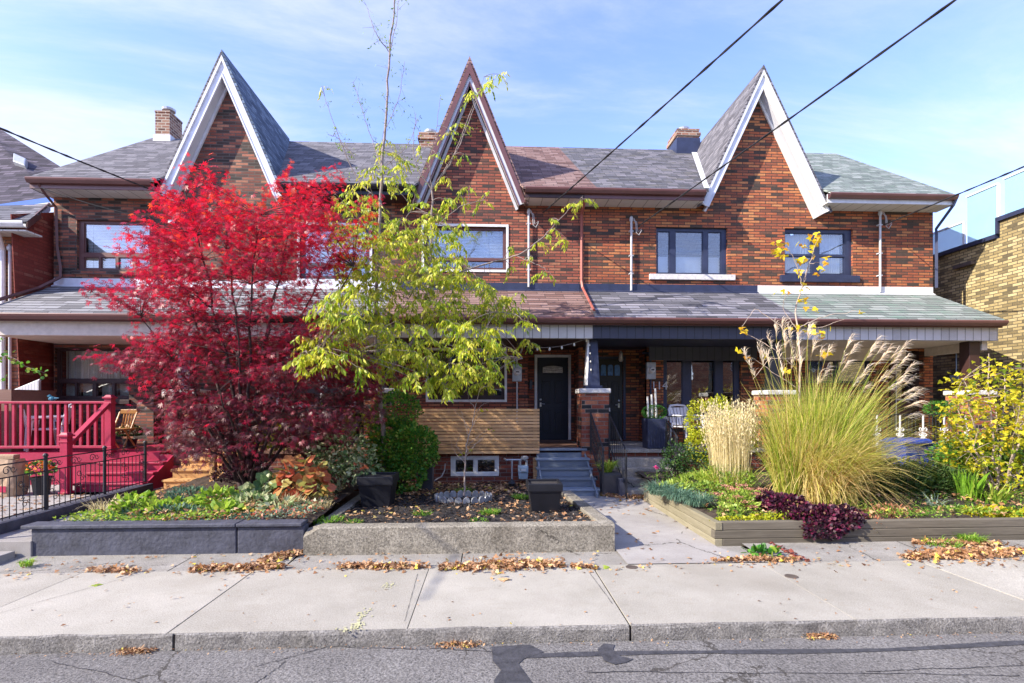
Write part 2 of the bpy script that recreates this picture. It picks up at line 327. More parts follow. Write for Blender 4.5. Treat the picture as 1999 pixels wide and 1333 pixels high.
M['white'] = plain('white_paint', (.72, .72, .71), .5, .16, 5, bump=.05); M['whitealu'] = plain('white_aluminium', (.64, .66, .71), .4, .15, 4, bump=.03)
M['stone_white'] = plain('white_stone', (.62, .6, .58), .8, .25, 14, bump=.8, bscale=25)
M['maroon'] = plain('brown_aluminium', (.14, .06, .055), .35, .15, 3, bump=.03, spec=.5)
M['brownframe'] = plain('brown_window_paint', (.12, .05, .045), .5, .2, 5, bump=.1)
M['darkbrown'] = plain('dark_brown_paint', (.045, .02, .018), .5, .2, 5)
M['rust'] = plain('russet_metal', (.3, .09, .07), .5, .15, 4, bump=.05)
M['navy'] = plain('navy_paint', (.025, .032, .07), .45, .25, 5, bump=.08); M['black'] = plain('black_paint', (.008, .009, .014), .45, .3, 5, bump=.05)
M['doorblack'] = plain('blue_black_door', (.004, .008, .018), .5, .2, 4, bump=.03)
M['charcoal'] = plain('charcoal_metal', (.05, .05, .06), .4, .2, 6)
M['bluewall'] = plain('slate_blue_masonry_paint', (.058, .062, .088), .7, .4, 5, bump=.9, bscale=22)
M['stepblue'] = wood('slate_blue_boards', [(0, (.13, .165, .22)), (1, (.23, .28, .35))], 0, .55, knots=False)
M['crimson'] = plain('crimson_paint', (.36, .012, .055), .5, .22, 4, bump=.1, rv=.1)
M['grey_metal'] = plain('galvanised_metal', (.38, .4, .43), .4, .2, 8, metal=.4, bump=.1); M['conduit'] = plain('conduit_paint', (.5, .5, .52), .5, .15, 6)
M['gasmeter'] = plain('pale_blue_enamel', (.36, .46, .52), .5, .2, 10, bump=.1)
M['concrete'] = concrete('planter_concrete', (.2, .18, .145), (.4, .37, .31), 3.2, .85, bumpk=1.0, fs=55)
M['sidewalk'] = concrete('sidewalk_concrete', (.35, .33, .285), (.465, .44, .39), 1.4, .45, cracks=False, fs=100)
M['strip'] = concrete('old_concrete', (.24, .225, .2), (.4, .38, .35), 2, .5, fs=90, bumpk=.9)
M['path'] = concrete('path_concrete', (.3, .28, .27), (.42, .4, .38), 1.6, .3)
M['asphalt'] = concrete('asphalt', (.15, .142, .14), (.25, .24, .232), 1.1, .85, bumpk=1.0, fs=60)
M['kerb'] = concrete('kerb_concrete', (.16, .152, .145), (.34, .325, .31), 9, .75, cracks=False, bumpk=1.0, fs=60)
M['tar'] = plain('tar', (.03, .03, .036), .6, .4, 8, bump=.4)
M['steps'] = concrete('worn_step_concrete', (.26, .24, .215), (.46, .42, .37), 5, .5, bumpk=1.0, fs=70)
M['soil'] = plain('soil', (.055, .038, .028), .95, .5, 12, bump=1, bscale=40); M['mulch'] = plain('black_mulch', (.03, .026, .026), .9, .5, 25, bump=1, bscale=60)
M['ground'] = plain('bare_ground', (.12, .105, .08), .95, .3, 3, bump=.6)
M['cedar'] = wood('cedar_slats', [(0, (.46, .23, .09)), (.5, (.66, .4, .19)), (1, (.8, .56, .33))]); M['pine'] = wood('new_pine', [(0, (.5, .26, .09)), (1, (.68, .42, .17))])
M['timber'] = wood('weathered_timber', [(0, (.05, .043, .035)), (.5, (.125, .11, .085)), (1, (.24, .215, .17))], 0, .85); M['timber_y'] = wood('weathered_side_timber', [(0, (.09, .08, .05)), (.5, (.22, .2, .135)), (1, (.34, .31, .23))], 1, .85)
M['deckbrown'] = wood('brown_deck', [(0, (.1, .05, .04)), (1, (.2, .11, .08))], 0)
M['plasticwhite'] = plain('white_plastic', (.7, .7, .74), .4, .08, 4, bump=0); M['chairwood'] = wood('varnished_oak', [(0, (.4, .18, .05)), (1, (.6, .32, .11))], 2, .35)
M['lattice'] = panels('white_boards', (.62, .63, .68), pitch=.06, groove=.012)
M['bluebin'] = plain('blue_plastic', (.01, .04, .25), .4, .15, 4, bump=.02); M['bluefascia'] = plain('bright_blue_fascia', (.02, .13, .5), .4, .1)
M['kraft'] = plain('kraft_paper', (.38, .26, .17), .85, .25, 7, bump=.7, bscale=9)
M['glass'] = glassmat('window_glass', (.93, .96, .97), .16); M['glassdark'] = glassmat('lower_window_glass', (.5, .55, .58), .3); M['glassrail'] = plain('railing_glass', (.3, .55, .66), .15, .05, 2, bump=0); M['glassrail'].node_tree.nodes['Principled BSDF'].inputs['Alpha'].default_value = .6
M['blind'] = panels('white_blind', (.8, .82, .84), pitch=9); M['vblind'] = panels('vertical_blind', (.75, .8, .72), pitch=.09, groove=.02); M['curtain'] = plain('sheer_curtain', (.62, .66, .75), .9, .08, 4, bump=.1)
M['bulb'] = plain('opal_bulb', (.75, .75, .7), .3, .05, 4, bump=0); M['cable'] = plain('black_cable', (.015, .015, .017), .6, .1); M['cablegrey'] = plain('grey_cable', (.35, .33, .33), .6, .1)
M['bark'] = plain('grey_bark', (.26, .21, .19), .85, .3, 18, bump=.6); M['barkdark'] = plain('dark_bark', (.05, .03, .03), .85, .3, 18, bump=.6); M['barkpale'] = plain('pale_bark', (.42, .33, .27), .85, .3, 18, bump=.5)
M['barkred'] = plain('red_twig', (.24, .08, .06), .7, .3, 18)
M['birch'] = plain('birch_bark', (.66, .64, .6), .8, .35, 30, bump=.4)
M['roompaint'] = plain('room_wall', (.2, .19, .17), .9, .1)
M['edging'] = plain('glazed_edging', (.26, .27, .28), .35, .3, 9, bump=.3)
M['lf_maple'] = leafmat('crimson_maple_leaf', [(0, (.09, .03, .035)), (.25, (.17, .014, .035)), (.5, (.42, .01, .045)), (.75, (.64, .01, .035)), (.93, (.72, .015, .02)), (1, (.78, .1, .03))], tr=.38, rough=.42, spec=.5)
M['lf_lime'] = leafmat('lime_ash_leaf', [(0, (.09, .2, .012)), (.3, (.26, .38, .02)), (.7, (.56, .58, .04)), (1, (.72, .66, .12))], tr=.4, rough=.45)
M['lf_green'] = leafmat('euonymus_leaf', [(0, (.02, .075, .012)), (.5, (.045, .19, .025)), (.85, (.12, .3, .03)), (1, (.3, .36, .05))], tr=.25)
M['lf_dark'] = leafmat('dark_green_leaf', [(0, (.015, .04, .012)), (.6, (.035, .09, .02)), (1, (.09, .15, .03))], tr=.22)
M['lf_varieg'] = leafmat('cream_edged_leaf', [(0, (.05, .12, .04)), (.4, (.14, .24, .09)), (.6, (.45, .5, .28)), (1, (.66, .68, .45))], tr=.3)
M['lf_privet'] = leafmat('yellow_privet_leaf', [(0, (.14, .2, .01)), (.4, (.38, .42, .02)), (1, (.62, .58, .05))], tr=.35)
M['lf_yellow'] = leafmat('yellow_autumn_leaf', [(0, (.12, .2, .015)), (.3, (.42, .42, .02)), (.75, (.75, .6, .03)), (1, (.75, .36, .05))], tr=.4)
M['lf_lime2'] = leafmat('lime_perennial_leaf', [(0, (.06, .14, .02)), (.5, (.2, .36, .03)), (1, (.45, .52, .08))], tr=.35)
M['lf_blue'] = leafmat('blue_green_blade', [(0, (.03, .08, .05)), (.6, (.1, .2, .14)), (1, (.26, .36, .24))], tr=.2)
M['lf_purple'] = leafmat('purple_coral_bell_leaf', [(0, (.012, .007, .014)), (.5, (.05, .012, .03)), (.8, (.17, .014, .055)), (1, (.3, .17, .11))], tr=.2)
M['lf_hydr'] = leafmat('orange_hydrangea_leaf', [(0, (.12, .2, .04)), (.3, (.36, .34, .1)), (.5, (.5, .2, .08)), (.75, (.5, .09, .05)), (1, (.6, .3, .26))], tr=.3)
M['lf_sedum'] = leafmat('sedum_leaf', [(0, (.1, .2, .03)), (.6, (.3, .42, .06)), (1, (.55, .6, .15))], tr=.3); M['fl_sedum'] = leafmat('sedum_flower', [(0, (.26, .1, .06)), (1, (.55, .28, .2))], tr=.1)
M['lf_rust'] = leafmat('rusty_stem', [(0, (.3, .08, .04)), (.5, (.5, .2, .12)), (1, (.5, .42, .2))], tr=.2)
M['bl_misc'] = leafmat('silver_grass_blade', [(0, (.16, .26, .02)), (.35, (.4, .45, .06)), (.6, (.6, .52, .16)), (.85, (.66, .5, .24)), (1, (.5, .25, .06))], tr=.35)
M['bl_plume'] = leafmat('silver_grass_plume', [(0, (.55, .38, .26)), (.5, (.78, .66, .5)), (1, (.9, .84, .72))], tr=.4)
M['bl_reed'] = leafmat('reed_grass_stalk', [(0, (.34, .34, .1)), (.4, (.58, .5, .26)), (1, (.78, .68, .45))], tr=.3)
M['bl_green'] = leafmat('fresh_grass_blade', [(0, (.05, .16, .015)), (.6, (.2, .38, .03)), (1, (.5, .52, .1))], tr=.3)
M['bl_varieg'] = leafmat('striped_yucca_blade', [(0, (.2, .3, .2)), (1, (.6, .68, .52))], tr=.15)
M['lf_fallen'] = leafmat('fallen_brown_leaf', [(0, (.12, .05, .025)), (.35, (.34, .17, .08)), (.65, (.52, .31, .16)), (.88, (.6, .42, .26)), (1, (.7, .58, .08))], tr=.15)
M['lf_fallen_red'] = leafmat('fallen_red_leaf', [(0, (.16, .03, .03)), (1, (.4, .14, .1))], tr=.15)
M['fl_orange'] = leafmat('orange_flower', [(0, (.6, .1, .01)), (.6, (.8, .25, .02)), (1, (.7, .04, .03))], tr=.2); M['fl_pink'] = leafmat('pink_flower', [(0, (.7, .05, .25)), (1, (.8, .1, .35))], tr=.2)
M['tarpatch'] = plain('fresh_tar', (.05, .05, .058), .6, .5, 14, bump=.4)
M['yellowpaint'] = plain('faded_yellow_marking', (.45, .44, .25), .85, .2)
M['iron'] = plain('black_iron', (.02, .021, .028), .45, .3, 9, bump=.1); M['castiron'] = plain('cast_iron_cover', (.09, .07, .06), .6, .3, 9)
M['handle'] = plain('brushed_steel', (.6, .6, .6), .3, .1, 9, metal=.8)
# ------------------------------------------------------------------ setting: ground, road, sidewalk, paths
YK, YS, YB = 3.93, 5.4, 5.9       # kerb, back of the sidewalk, front of the garden walls
def struct(mb, name, mat, **k): return tag(mb.build(name, mat, **k), kind='structure')
struct(MB().box(-400, 400, -300, 900, -.5, -.16, .5), 'ground', M['ground'])
struct(MB().box(-120, 120, -7, YK-.02, -.155, -.095, .5), 'road', M['asphalt'])
g = MB().box(-60, 60, YK+.3, 60, -.15, -.03, .5); struct(g, 'yard_ground', M['ground'])
kb = MB(); jx = [-40, -13.2, -2.35, 1.1, 6.4, 13.5, 40]
for a, b in zip(jx, jx[1:]):
    n = max(2, int((b-a)*6)); prof = [(YK, -.15), (YK+.004, -.01), (YK+.008, .008), (YK+.016, .017), (YK+.02, .019), (YK+.06, -.15)]
    xs = np.linspace(a+.01, b-.01, n+1); vs = []; 
    for x in xs:
        w = random.gauss(0, .004)
        for k, (y, z) in enumerate(prof): vs.append((x, y+(w if k in (1, 2, 3) else 0)+(random.gauss(0, .002) if k < 4 else 0), z+(w if k in (2, 3) else 0)))
    m_ = len(prof); fs = [(i*m_+k, i*m_+(k+1) % m_, (i+1)*m_+(k+1) % m_, (i+1)*m_+k) for i in range(n) for k in range(m_)]+[tuple(range(m_)), tuple(n*m_+k for k in range(m_))]
    kb.add(vs, fs, .5)
struct(kb, 'kerb', M['kerb'], smooth=False)
tag(MB().box(-40, 40, YK+.022, YS-.005, -.1, .0, .5).build('sidewalk_base', M['soil']), kind='structure'); sw = MB()
js = [-40]+[round(-4.12-1.77*k, 2) for k in range(12, 0, -1)]+[-4.12, -2.4, -.62, 1.1, 2.92, 4.67]+[round(4.67+1.77*k, 2) for k in range(1, 12)]+[40]
for i, (a, b) in enumerate(zip(js, js[1:])):
    g_ = .012 if round(b, 2) in (1.1, -2.4) else .004
    sw.box(a+.002, b-g_, YK+.022, YS-.006, .003, .021+random.uniform(-.002, .002), random.uniform(.15, .85))
struct(sw, 'sidewalk', M['sidewalk'], bevel=.0025)
st = MB(); xs_ = [-40, -7.4, -5.2, -3.3, -2.15, -.3, 1.5, 3.05, 5.0, 40]
for a, b in zip(xs_, xs_[1:]):
    z1 = .025 if a >= 3 else .01 if a < -3 else -.008
    st.quad((a+.006, YS+.004, .012), (b-.006, YS+.004, .012), (b-.006, YB+.2, z1+.02), (a+.006, YB+.2, z1+.02), r=.5)
struct(st, 'boulevard_strip', M['strip'])
pt = MB()
for a, b in ((5.93, 7.0), (7.0, 8.1), (8.1, 9.4)): pt.box(1.48, 2.72, a+.003, b-.003, -.02, .03 if a > 5.95 else .0295, .5)
pt.box(1.2, 1.48, 8.0, 9.6, -.02, .026, .5); pt.box(1.5, 2.7, 9.403, 10.3, -.02, .03, .5)
pt.quad((1.48, YS+.006, .024), (3.02, YS+.006, .024), (2.72, 5.93, .031), (1.48, 5.93, .031), r=.5)
struct(pt, 'front_path', M['path'], bevel=.004)
lp = MB(); lp.box(-12, -5.9, 6.0, 12, -.02, .2, .5); lp.box(-5.72, -5.1, 5.95, 8.7, -.02, .2, .4); lp.box(-12, -5.93, 5.93, 6.0, -.02, .19, .4)
lp.box(-9, -5.25, 5.62, 5.93, -.02, .1, .4)
struct(lp, 'paved_yard', M['path'], bevel=.006)
# tar repairs and covers on the road and the sidewalk
def blot(cx, cy, rx, ry, z, mat, name, seed, n=26):
    r_ = random.Random(seed); pts = []
    for k in range(n):
        w = 2*math.pi*k/n; q = r_.uniform(.65, 1.15); pts.append((cx+rx*q*math.cos(w), cy+ry*q*math.sin(w), z))
    return MB().add(pts, [list(range(n))], .5)
tp = MB(); ytop = 3.71; zr = -.091
xs = np.linspace(.1, 5.5, 60); tv = []
for x in xs:
    w = .018+.012*abs(math.sin(x*2.1))+random.uniform(0, .008); yc = 3.70+.02*math.sin(x*1.7)+(.06*max(0, x-3)/2)
    tv += [(x, yc-w, zr), (x, yc+w, zr)]
tp.add(tv, [(2*i, 2*i+2, 2*i+3, 2*i+1) for i in range(59)], .5)
pp = [(960, 1262), (1035, 1258), (1062, 1272), (1022, 1286), (1012, 1296), (1024, 1312), (1040, 1335), (1050, 1370), (975, 1370), (964, 1328), (978, 1308), (962, 1290)]
def gp(px, py, z=0.0):
    d = (H-z)*F/(py-HOR); xc = (px-999.5)/F*d; return (xc*CT+d*ST, d*CT-xc*ST, z)
tp.add([gp(a, b, zr+.001) for a, b in pp], [list(range(len(pp)))], .5)
pp = [(1178, 1256), (1200, 1258), (1196, 1268), (1212, 1281), (1236, 1286), (1222, 1293), (1200, 1297), (1180, 1290), (1172, 1276), (1166, 1268)]
tp.add([gp(a, b, zr+.002) for a, b in pp], [list(range(len(pp)))], .5)
struct(tp, 'tar_repair', M['tarpatch'])
def wander(p0, p1, n, amp, w, z):
    vs = []; p0 = np.array(p0[:2]); p1 = np.array(p1[:2]); d = p1-p0; q = np.array((-d[1], d[0]))/np.linalg.norm(d); o = 0
    for i in range(n+1):
        o = o*.8+random.gauss(0, amp); c = p0+d*i/n+q*o; ww = w*random.uniform(.3, 1.2)
        vs += [(*(c-q*ww), z), (*(c+q*ww), z)]
    return vs, [(2*i, 2*i+2, 2*i+3, 2*i+1) for i in range(n)]
ck = MB()
for a, b in (((1140, 1310), (1990, 1318)), ((560, 1290), (480, 1345)), ((640, 1262), (500, 1300)), ((100, 1290), (330, 1345)), ((1690, 1310), (1999, 1300)), ((650, 1262), (960, 1270))):
    ck.add(*wander(gp(*a, zr), gp(*b, zr), 40, .004, .004, zr), .5)
struct(ck, 'road_crack', M['tar'])
sc = MB()
for a, b in (((815, 1120), (790, 1212)), ((1145, 1110), (1195, 1178)), ((300, 1112), (0, 1196))): sc.add(*wander(gp(*a, .0245), gp(*b, .0245), 24, .0012, .0022, .0245), .5)
struct(sc, 'sidewalk_score', M['tar'])
yp = MB()
for k, (a, b, rx, ry) in enumerate(((757, 1143, .035, .06), (708, 1200, .03, .07), (688, 1226, .06, .035), (700, 1218, .03, .03))):
    c = gp(a, b, .026)
    for q in range(34):
        yp.add(blot(c[0]+random.gauss(0, rx*.8), c[1]+random.gauss(0, ry*.8), random.uniform(.004, .014), random.uniform(.004, .014), .0255+(k*34+q)*.00002, None, '', k*40+q, 7).v, [list(range(7))], .5)
struct(yp, 'faded_survey_mark', M['yellowpaint'])
for k, (a, b, l) in enumerate(((1233, 1107, 'dark round iron valve cover on the sidewalk just past the concrete planter corner'), (1545, 1125, 'dark round iron valve cover on the sidewalk in front of the timber bed'))):
    c = gp(a, b, .021); mb = MB().lathe((c[0], c[1], .018), [(.062, 0), (.062, .007), (.05, .008), (.048, .005), (.01, .006)], 20)
    tag(mb.build('valve_cover', M['castiron']), l, 'valve cover', 'valve covers in the sidewalk')

# ------------------------------------------------------------------ houses
YF, YE = 11.9, 11.4          # brick front and the eave in front of it
ZE, KS = 6.53, .72            # eave height, slope of the main roof
YR = 15.4; ZR = ZE+(YR-YE)*KS
FL = .8                      # porch floors
def skin(mb, x0, x1, z0, z1, Y, holes, depth, r=None):
    xs = sorted({x0, x1, *[h[0] for h in holes], *[h[1] for h in holes]}); zs = sorted({z0, z1, *[h[2] for h in holes], *[h[3] for h in holes]})
    xs = [x for x in xs if x0 <= x <= x1]; zs = [z for z in zs if z0 <= z <= z1]
    for a, b in zip(xs, xs[1:]):
        for c, d in zip(zs, zs[1:]):
            mx, mz = (a+b)/2, (c+d)/2
            if any(h[0] < mx < h[1] and h[2] < mz < h[3] for h in holes): continue
            mb.quad((a, Y, c), (b, Y, c), (b, Y, d), (a, Y, d), r=r)
    for h in holes:
        a, b, c, d = h[:4]; e = Y+depth
        mb.quad((a, Y, c), (a, e, c), (a, e, d), (a, Y, d), r=r); mb.quad((b, Y, c), (b, e, c), (b, e, d), (b, Y, d), r=r)
        mb.quad((a, Y, c), (b, Y, c), (b, e, c), (a, e, c), r=r); mb.quad((a, Y, d), (b, Y, d), (b, e, d), (a, e, d), r=r)
def rect(px0, py0, px1, py1, Y=YF):
    m = (px0+px1)/2; return [X(px0, Y), X(px1, Y), Z(m, py1, Y), Z(m, py0, Y)]
def window(house, r, lay, mat, Y=YF, sill=None, casing=None, back=None, glass='glass', fw=.05, label=None, backrects=None, recess=.06):
    x0, x1, z0, z1 = r; w, h = x1-x0, z1-z0
    holes = [(x0+a*w, x0+b*w, z0+c*h, z0+d*h) for a, b, c, d in lay]
    mb = MB(); Yf = Y+recess; skin(mb, x0-.002, x1+.002, z0-.002, z1+.002, Yf, holes, .05)
    for a, b, c, d in holes:                                 # a stepped inner sash round each pane
        t = .018
        for q in ((a, b, c, c+t), (a, b, d-t, d), (a, a+t, c+t, d-t), (b-t, b, c+t, d-t)): mb.box(q[0], q[1], Yf+.02, Yf+.045, q[2], q[3])
    f = mb.build('window', mat, house)
    if label: f['label'] = label
    g = MB()
    for a, b, c, d in holes: g.box(a, b, Yf+.03, Yf+.036, c, d)
    g.build('pane', M[glass], f)
    if casing is not None:
        c = MB(); t = .055
        for q in ((x0-t, x1+t, z1, z1+t), (x0-t, x1+t, z0-t, z0), (x0-t, x0, z0, z1), (x1, x1+t, z0, z1)): c.box(q[0], q[1], Y-.02, Y+.05, q[2], q[3])
        c.build('window_casing', casing, f)
    if sill is not None:
        sm, ex, hh, dp = sill; MB().box(x0-ex, x1+ex, Y-dp, Y+.1, z0-hh-.002, z0-.002).build('sill', sm, f, bevel=.006)
    if back:
        b = MB(); kind, bm_ = back
        for q in (backrects or lay):
            a, bb, c, d = x0+q[0]*w, x0+q[1]*w, z0+q[2]*h, z0+q[3]*h
            if kind == 'flat': b.box(a, bb, Yf+.13, Yf+.14, c, d)
            elif kind == 'slats':
                k = int((d-c)/.035)
                for i in range(k): b.slab([(a, Yf+.12, c+(i+.1)*.035), (bb, Yf+.12, c+(i+.1)*.035), (bb, Yf+.135, c+(i+.93)*.035), (a, Yf+.135, c+(i+.93)*.035)], .003)
            else:
                n = 60; vs = []
                for i in range(n+1):
                    x = a+(bb-a)*i/n; y = Yf+.17+.025*math.sin(i*1.1)+.01*math.sin(i*2.3); vs += [(x, y, c), (x, y, d)]
                b.add(vs, [(2*i, 2*i+2, 2*i+3, 2*i+1) for i in range(n)])
        b.build('blind' if kind != 'wave' else 'curtain', bm_, f)
    return f
def door(house, x0, x1, z0, z1, Y, mat, framemat, arch=False, label=None):
    d = MB(); e = .005; d.box(x0, x1, Y, Y+.05, z0, z1)
    w, h = x1-x0, z1-z0
    for a, b in ((.14, .44), (.56, .86)):
        for c, f in ((.08, .36), (.44, .72)):
            for q in ((a, b, c, c+.012), (a, b, f-.012, f), (a, a+.03, c+.012, f-.012), (b-.03, b, c+.012, f-.012)): d.box(x0+q[0]*w, x0+q[1]*w, Y-.012, Y+e, z0+q[2]*h, z0+q[3]*h)
            d.box(x0+(a+.06)*w, x0+(b-.06)*w, Y-.009, Y+e, z0+(c+.03)*h, z0+(f-.03)*h)
    o = d.build('door', mat, house, bevel=.004)
    if label: o['label'] = label
    t = .07; c = MB(); c.box(x0-t, x0-.005, Y-.04, Y+.05, z0, z1+t); c.box(x1+.005, x1+t, Y-.04, Y+.05, z0, z1+t); c.box(x0-.004, x1+.004, Y-.04, Y+.05, z1+.004, z1+t-.002)
    c.build('door_frame', framemat, o, bevel=.005)
    return o, (x0, x1, z0, z1)
def lever(parent, x, y, z, s=1):
    m = MB(); m.lathe((x, y-.02, z+.1), [(.022, -.02), (.026, 0), (.022, .02)], 12); m.box(x-.02, x+.02, y-.02, y, z-.07, z+.03); m.tube([(x, y-.02, z), (x, y-.05, z), (x+.1*s, y-.055, z-.005)], .009); return m.build('handle', M['handle'], parent)
def half_gable(house, xa, s, hw, zb, za, shmat, facemat, sofmat, edge=None, fw=.235):
    """one side of a steep gable: roof plate, rake board, boxed crown, soffit under the overhang"""
    yf = YG; L_ = math.hypot(hw, za-zb); ux, uz = s*hw/L_, -(za-zb)/L_; nx, nz_ = s*uz, -abs(ux)  # inward normal
    nx = -s*abs(uz)
    def yb(z): return max(yf+.1, YE+(z-ZE)/KS)
    k = L_/hw                                     # a vertical drop per unit of perpendicular offset
    def band(mb, o0, o1, y0, y1, ext=0, r=None):
        f0 = (xa+s*hw+nx*o0+ux*ext, zb+nz_*o0+uz*ext); f1 = (xa+s*hw+nx*o1+ux*ext, zb+nz_*o1+uz*ext)
        pts = [(xa, za-o0*k), f0, f1, (xa, za-o1*k)]
        mb.prism(pts if s > 0 else pts[::-1], 'y', y0, y1, r)
    rf = MB(); e = .05; fx, fz = xa+s*hw+ux*e, zb+uz*e
    top = [(xa, yf-.03, za), (fx, yf-.03, fz), (fx, yf+.12, fz), (xa, YR+.05, za)]
    bot = [(xa, yf-.03, za-.06*k), (fx+nx*.05, yf-.03, fz+nz_*.05), (fx+nx*.05, yf+.12, fz+nz_*.05), (xa, YR+.05, za-.06*k)]
    rf.add(top+bot, [(0, 1, 2, 3), (7, 6, 5, 4), (0, 4, 5, 1), (1, 5, 6, 2), (2, 6, 7, 3), (3, 7, 4, 0)])
    rf.build('gable_roof', shmat, house)
    rk = MB(); band(rk, .055, fw, yf, yf+.03); rkm = rk.build('rake_board', facemat, house, bevel=.004)
    cr = MB(); band(cr, .052, .10, yf-.035, yf-.002); band(cr, fw-.03, fw+.0, yf-.015, yf-.001); cr.build('rake_trim', edge or facemat, rkm)
    sf = MB(); band(sf, fw-.04, fw-.02, yf+.032, YF-.002); sf.build('rake_soffit', sofmat, house)
    fr = MB(); band(fr, fw-.015, fw+.04, YF-.045, YF-.003); fr.build('frieze_board', facemat, house)
def gable_wall(house, mat, xa, s, hw, zb, za):
    mb = MB(); k = hw/(za-zb); z0 = ZE-.158; za = za-.02
    mb.add([(xa, YF, z0), (xa+s*(hw-.05)*min(1, (za-z0)/(za-zb)), YF, z0), (xa, YF, za-.22)], [(0, 1, 2)]); mb.build('gable_wall', mat, house)
def gutter(parent, x0, x1, y, z, mat, name='gutter'):
    m = MB(); prof = [(y, z), (y-.012, z-.02), (y-.002, z-.055), (y+.035, z-.11), (y+.11, z-.11), (y+.11, z), (y+.1, z), (y+.1, z-.095), (y+.04, z-.095), (y+.012, z-.05), (y+.01, z)]
    m.prism([(p[0], p[1]) for p in prof], 'x', x0, x1); return m.build(name, mat, parent)
def eave(house, x0, x1, gmat, smat, fmat):
    gutter(house, x0, x1, YE-.1, ZE+.0, gmat)
    MB().box(x0, x1, YE+.012, YE+.04, ZE-.2, ZE-.005).build('fascia', fmat, house)
    MB().box(x0+.003, x1-.003, YE+.042, YF-.003, ZE-.2, ZE-.18).build('soffit', smat, house)
def roofplate(house, poly, mat, name='roof', t=.05):
    return MB().slab([(x, y, ZE+(y-YE)*KS+.045) for x, y in poly], t).build(name, mat, house)
PY0, PY1, PZ0, PZ1 = 10.2, YF-.01, 3.47, 4.36
def porch_roof(house, x0, x1, shmat, gmat, beammat, flash, fz=(4.34, 4.52), x0b=None, x1b=None):
    x0b = x0 if x0b is None else x0b; x1b = x1 if x1b is None else x1b
    p = MB().slab([(x0, PY0-.04, PZ0), (x1, PY0-.04, PZ0), (x1b, PY1, PZ1), (x0b, PY1, PZ1)], .05).build('porch_roof', shmat, house)
    gutter(house, x0, x1, PY0-.12, PZ0-.03, gmat, 'porch_gutter')
    MB().box(x0, x1, PY0-.0, PY0+.03, PZ0-.17, PZ0-.045).build('porch_fascia', gmat, house)
    MB().box(x0+.002, x1-.002, PY0+.1, PY0+.24, 3.045, PZ0-.12).build('porch_beam', beammat, house)
    m = MB().box(x0+.003, x1-.003, YF-.03, YF-.004, fz[0], fz[1]); m.slab([(x0+.003, YF-.1, fz[0]-.002), (x1-.003, YF-.1, fz[0]-.002), (x1-.003, YF-.03, fz[0]+.035), (x0+.003, YF-.03, fz[0]+.035)], .02); m.build('flashing', flash, p)
    return p
def ceiling(house, x0, x1, mat, y1=12.5): MB().box(x0+.004, x1-.004, PY0+.243, y1, 3.05, 3.09).build('porch_ceiling', mat, house)
def spout(house, pts, mat, r=.035): 
    m = MB().tube(pts, r, n=4); return m.build('downspout', mat, house)
def conduit(house, px, py0, py1, label=None, loop=True):
    x = X(px, YF-.05); z0, z1 = Z(px, py1, YF-.08), Z(px, py0, YF-.08); y = YF-.07
    m = MB().tube([(x, y, z0), (x, y, z1)], .026, n=10)
    for z in (z0+.4, (z0+z1)/2, z1-.25): m.box(x-.045, x+.045, y-.02, YF-.001, z-.012, z+.012)
    c = m.build('conduit_mast', M['conduit'], house)
    if label: c['label'] = label
    h = MB().lathe((x, y, z1-.03), [(.03, 0), (.045, .04), (.04, .1), (.015, .13)], 12); h.build('weatherhead', M['conduit'], c)
    if loop:
        h = MB().tube([(x, y-.02, z1+.02), (x+.05, y-.05, z1+.03), (x+.09, y-.06, z1-.1), (x+.1, y-.06, z1-.3), (x+.16, y-.07, z1-.36), (x+.22, y-.08, z1-.25)], .011, n=6); h.tube([(x+.02, y-.02, z1+.02), (x+.11, y-.05, z1-.05), (x+.14, y-.06, z1-.28), (x+.22, y-.08, z1-.22)], .009)
        h.build('drip_loop', M['cablegrey'], c)
    return x, z1
def meter(house, px, py, z_off=0, Y=YF):
    x, z = X(px, Y), Z(px, py, Y)
    b = MB().box(x-.11, x+.11, Y-.1, Y-.001, z-.2, z+.2).build('meter_box', M['grey_metal'], house, bevel=.012)
    c = MB(); vs = []; n = 18
    for (rad, yy) in ((.085, -.1), (.085, -.125), (.07, -.13), (.066, -.19), (.045, -.205)):
        for k in range(n): w = 2*math.pi*k/n; vs.append((x+rad*math.cos(w), Y+yy, z+.02+rad*math.sin(w)))
    c.add(vs, [(i*n+k, i*n+(k+1) % n, (i+1)*n+(k+1) % n, (i+1)*n+k) for i in range(4) for k in range(n)]+[tuple(4*n+k for k in range(n))]); c.build('meter_dial', M['plasticwhite'], b, smooth=False)
    MB().box(x-.035, x+.035, Y-.208, Y-.206, z-.0, z+.03).build('dial_plate', M['black'], b)
    return x, z
B = [-9.71, X(434, 11.62), -2.16, 2.15, X(1490, 11.62), 10.72]      # the party lines
YG = 11.62                    # front plane of the gables
AP = [P(434, 110, YG), P(917, 108, YG), P(1490, 122, YG)]; GX = [a[0] for a in AP]                           # gable centres
ZB, ZA = 6.36, float(sum(a[2] for a in AP)/3)
HW = {0: (GX[0]-X(306, YG), X(556, YG)-GX[0]), 1: (1.32, 1.32), 2: (GX[2]-X(1366, YG), X(1622, YG)-GX[2])}
GUTC = [M['maroon'], M['black'], M['maroon'], M['maroon'], M['maroon']]

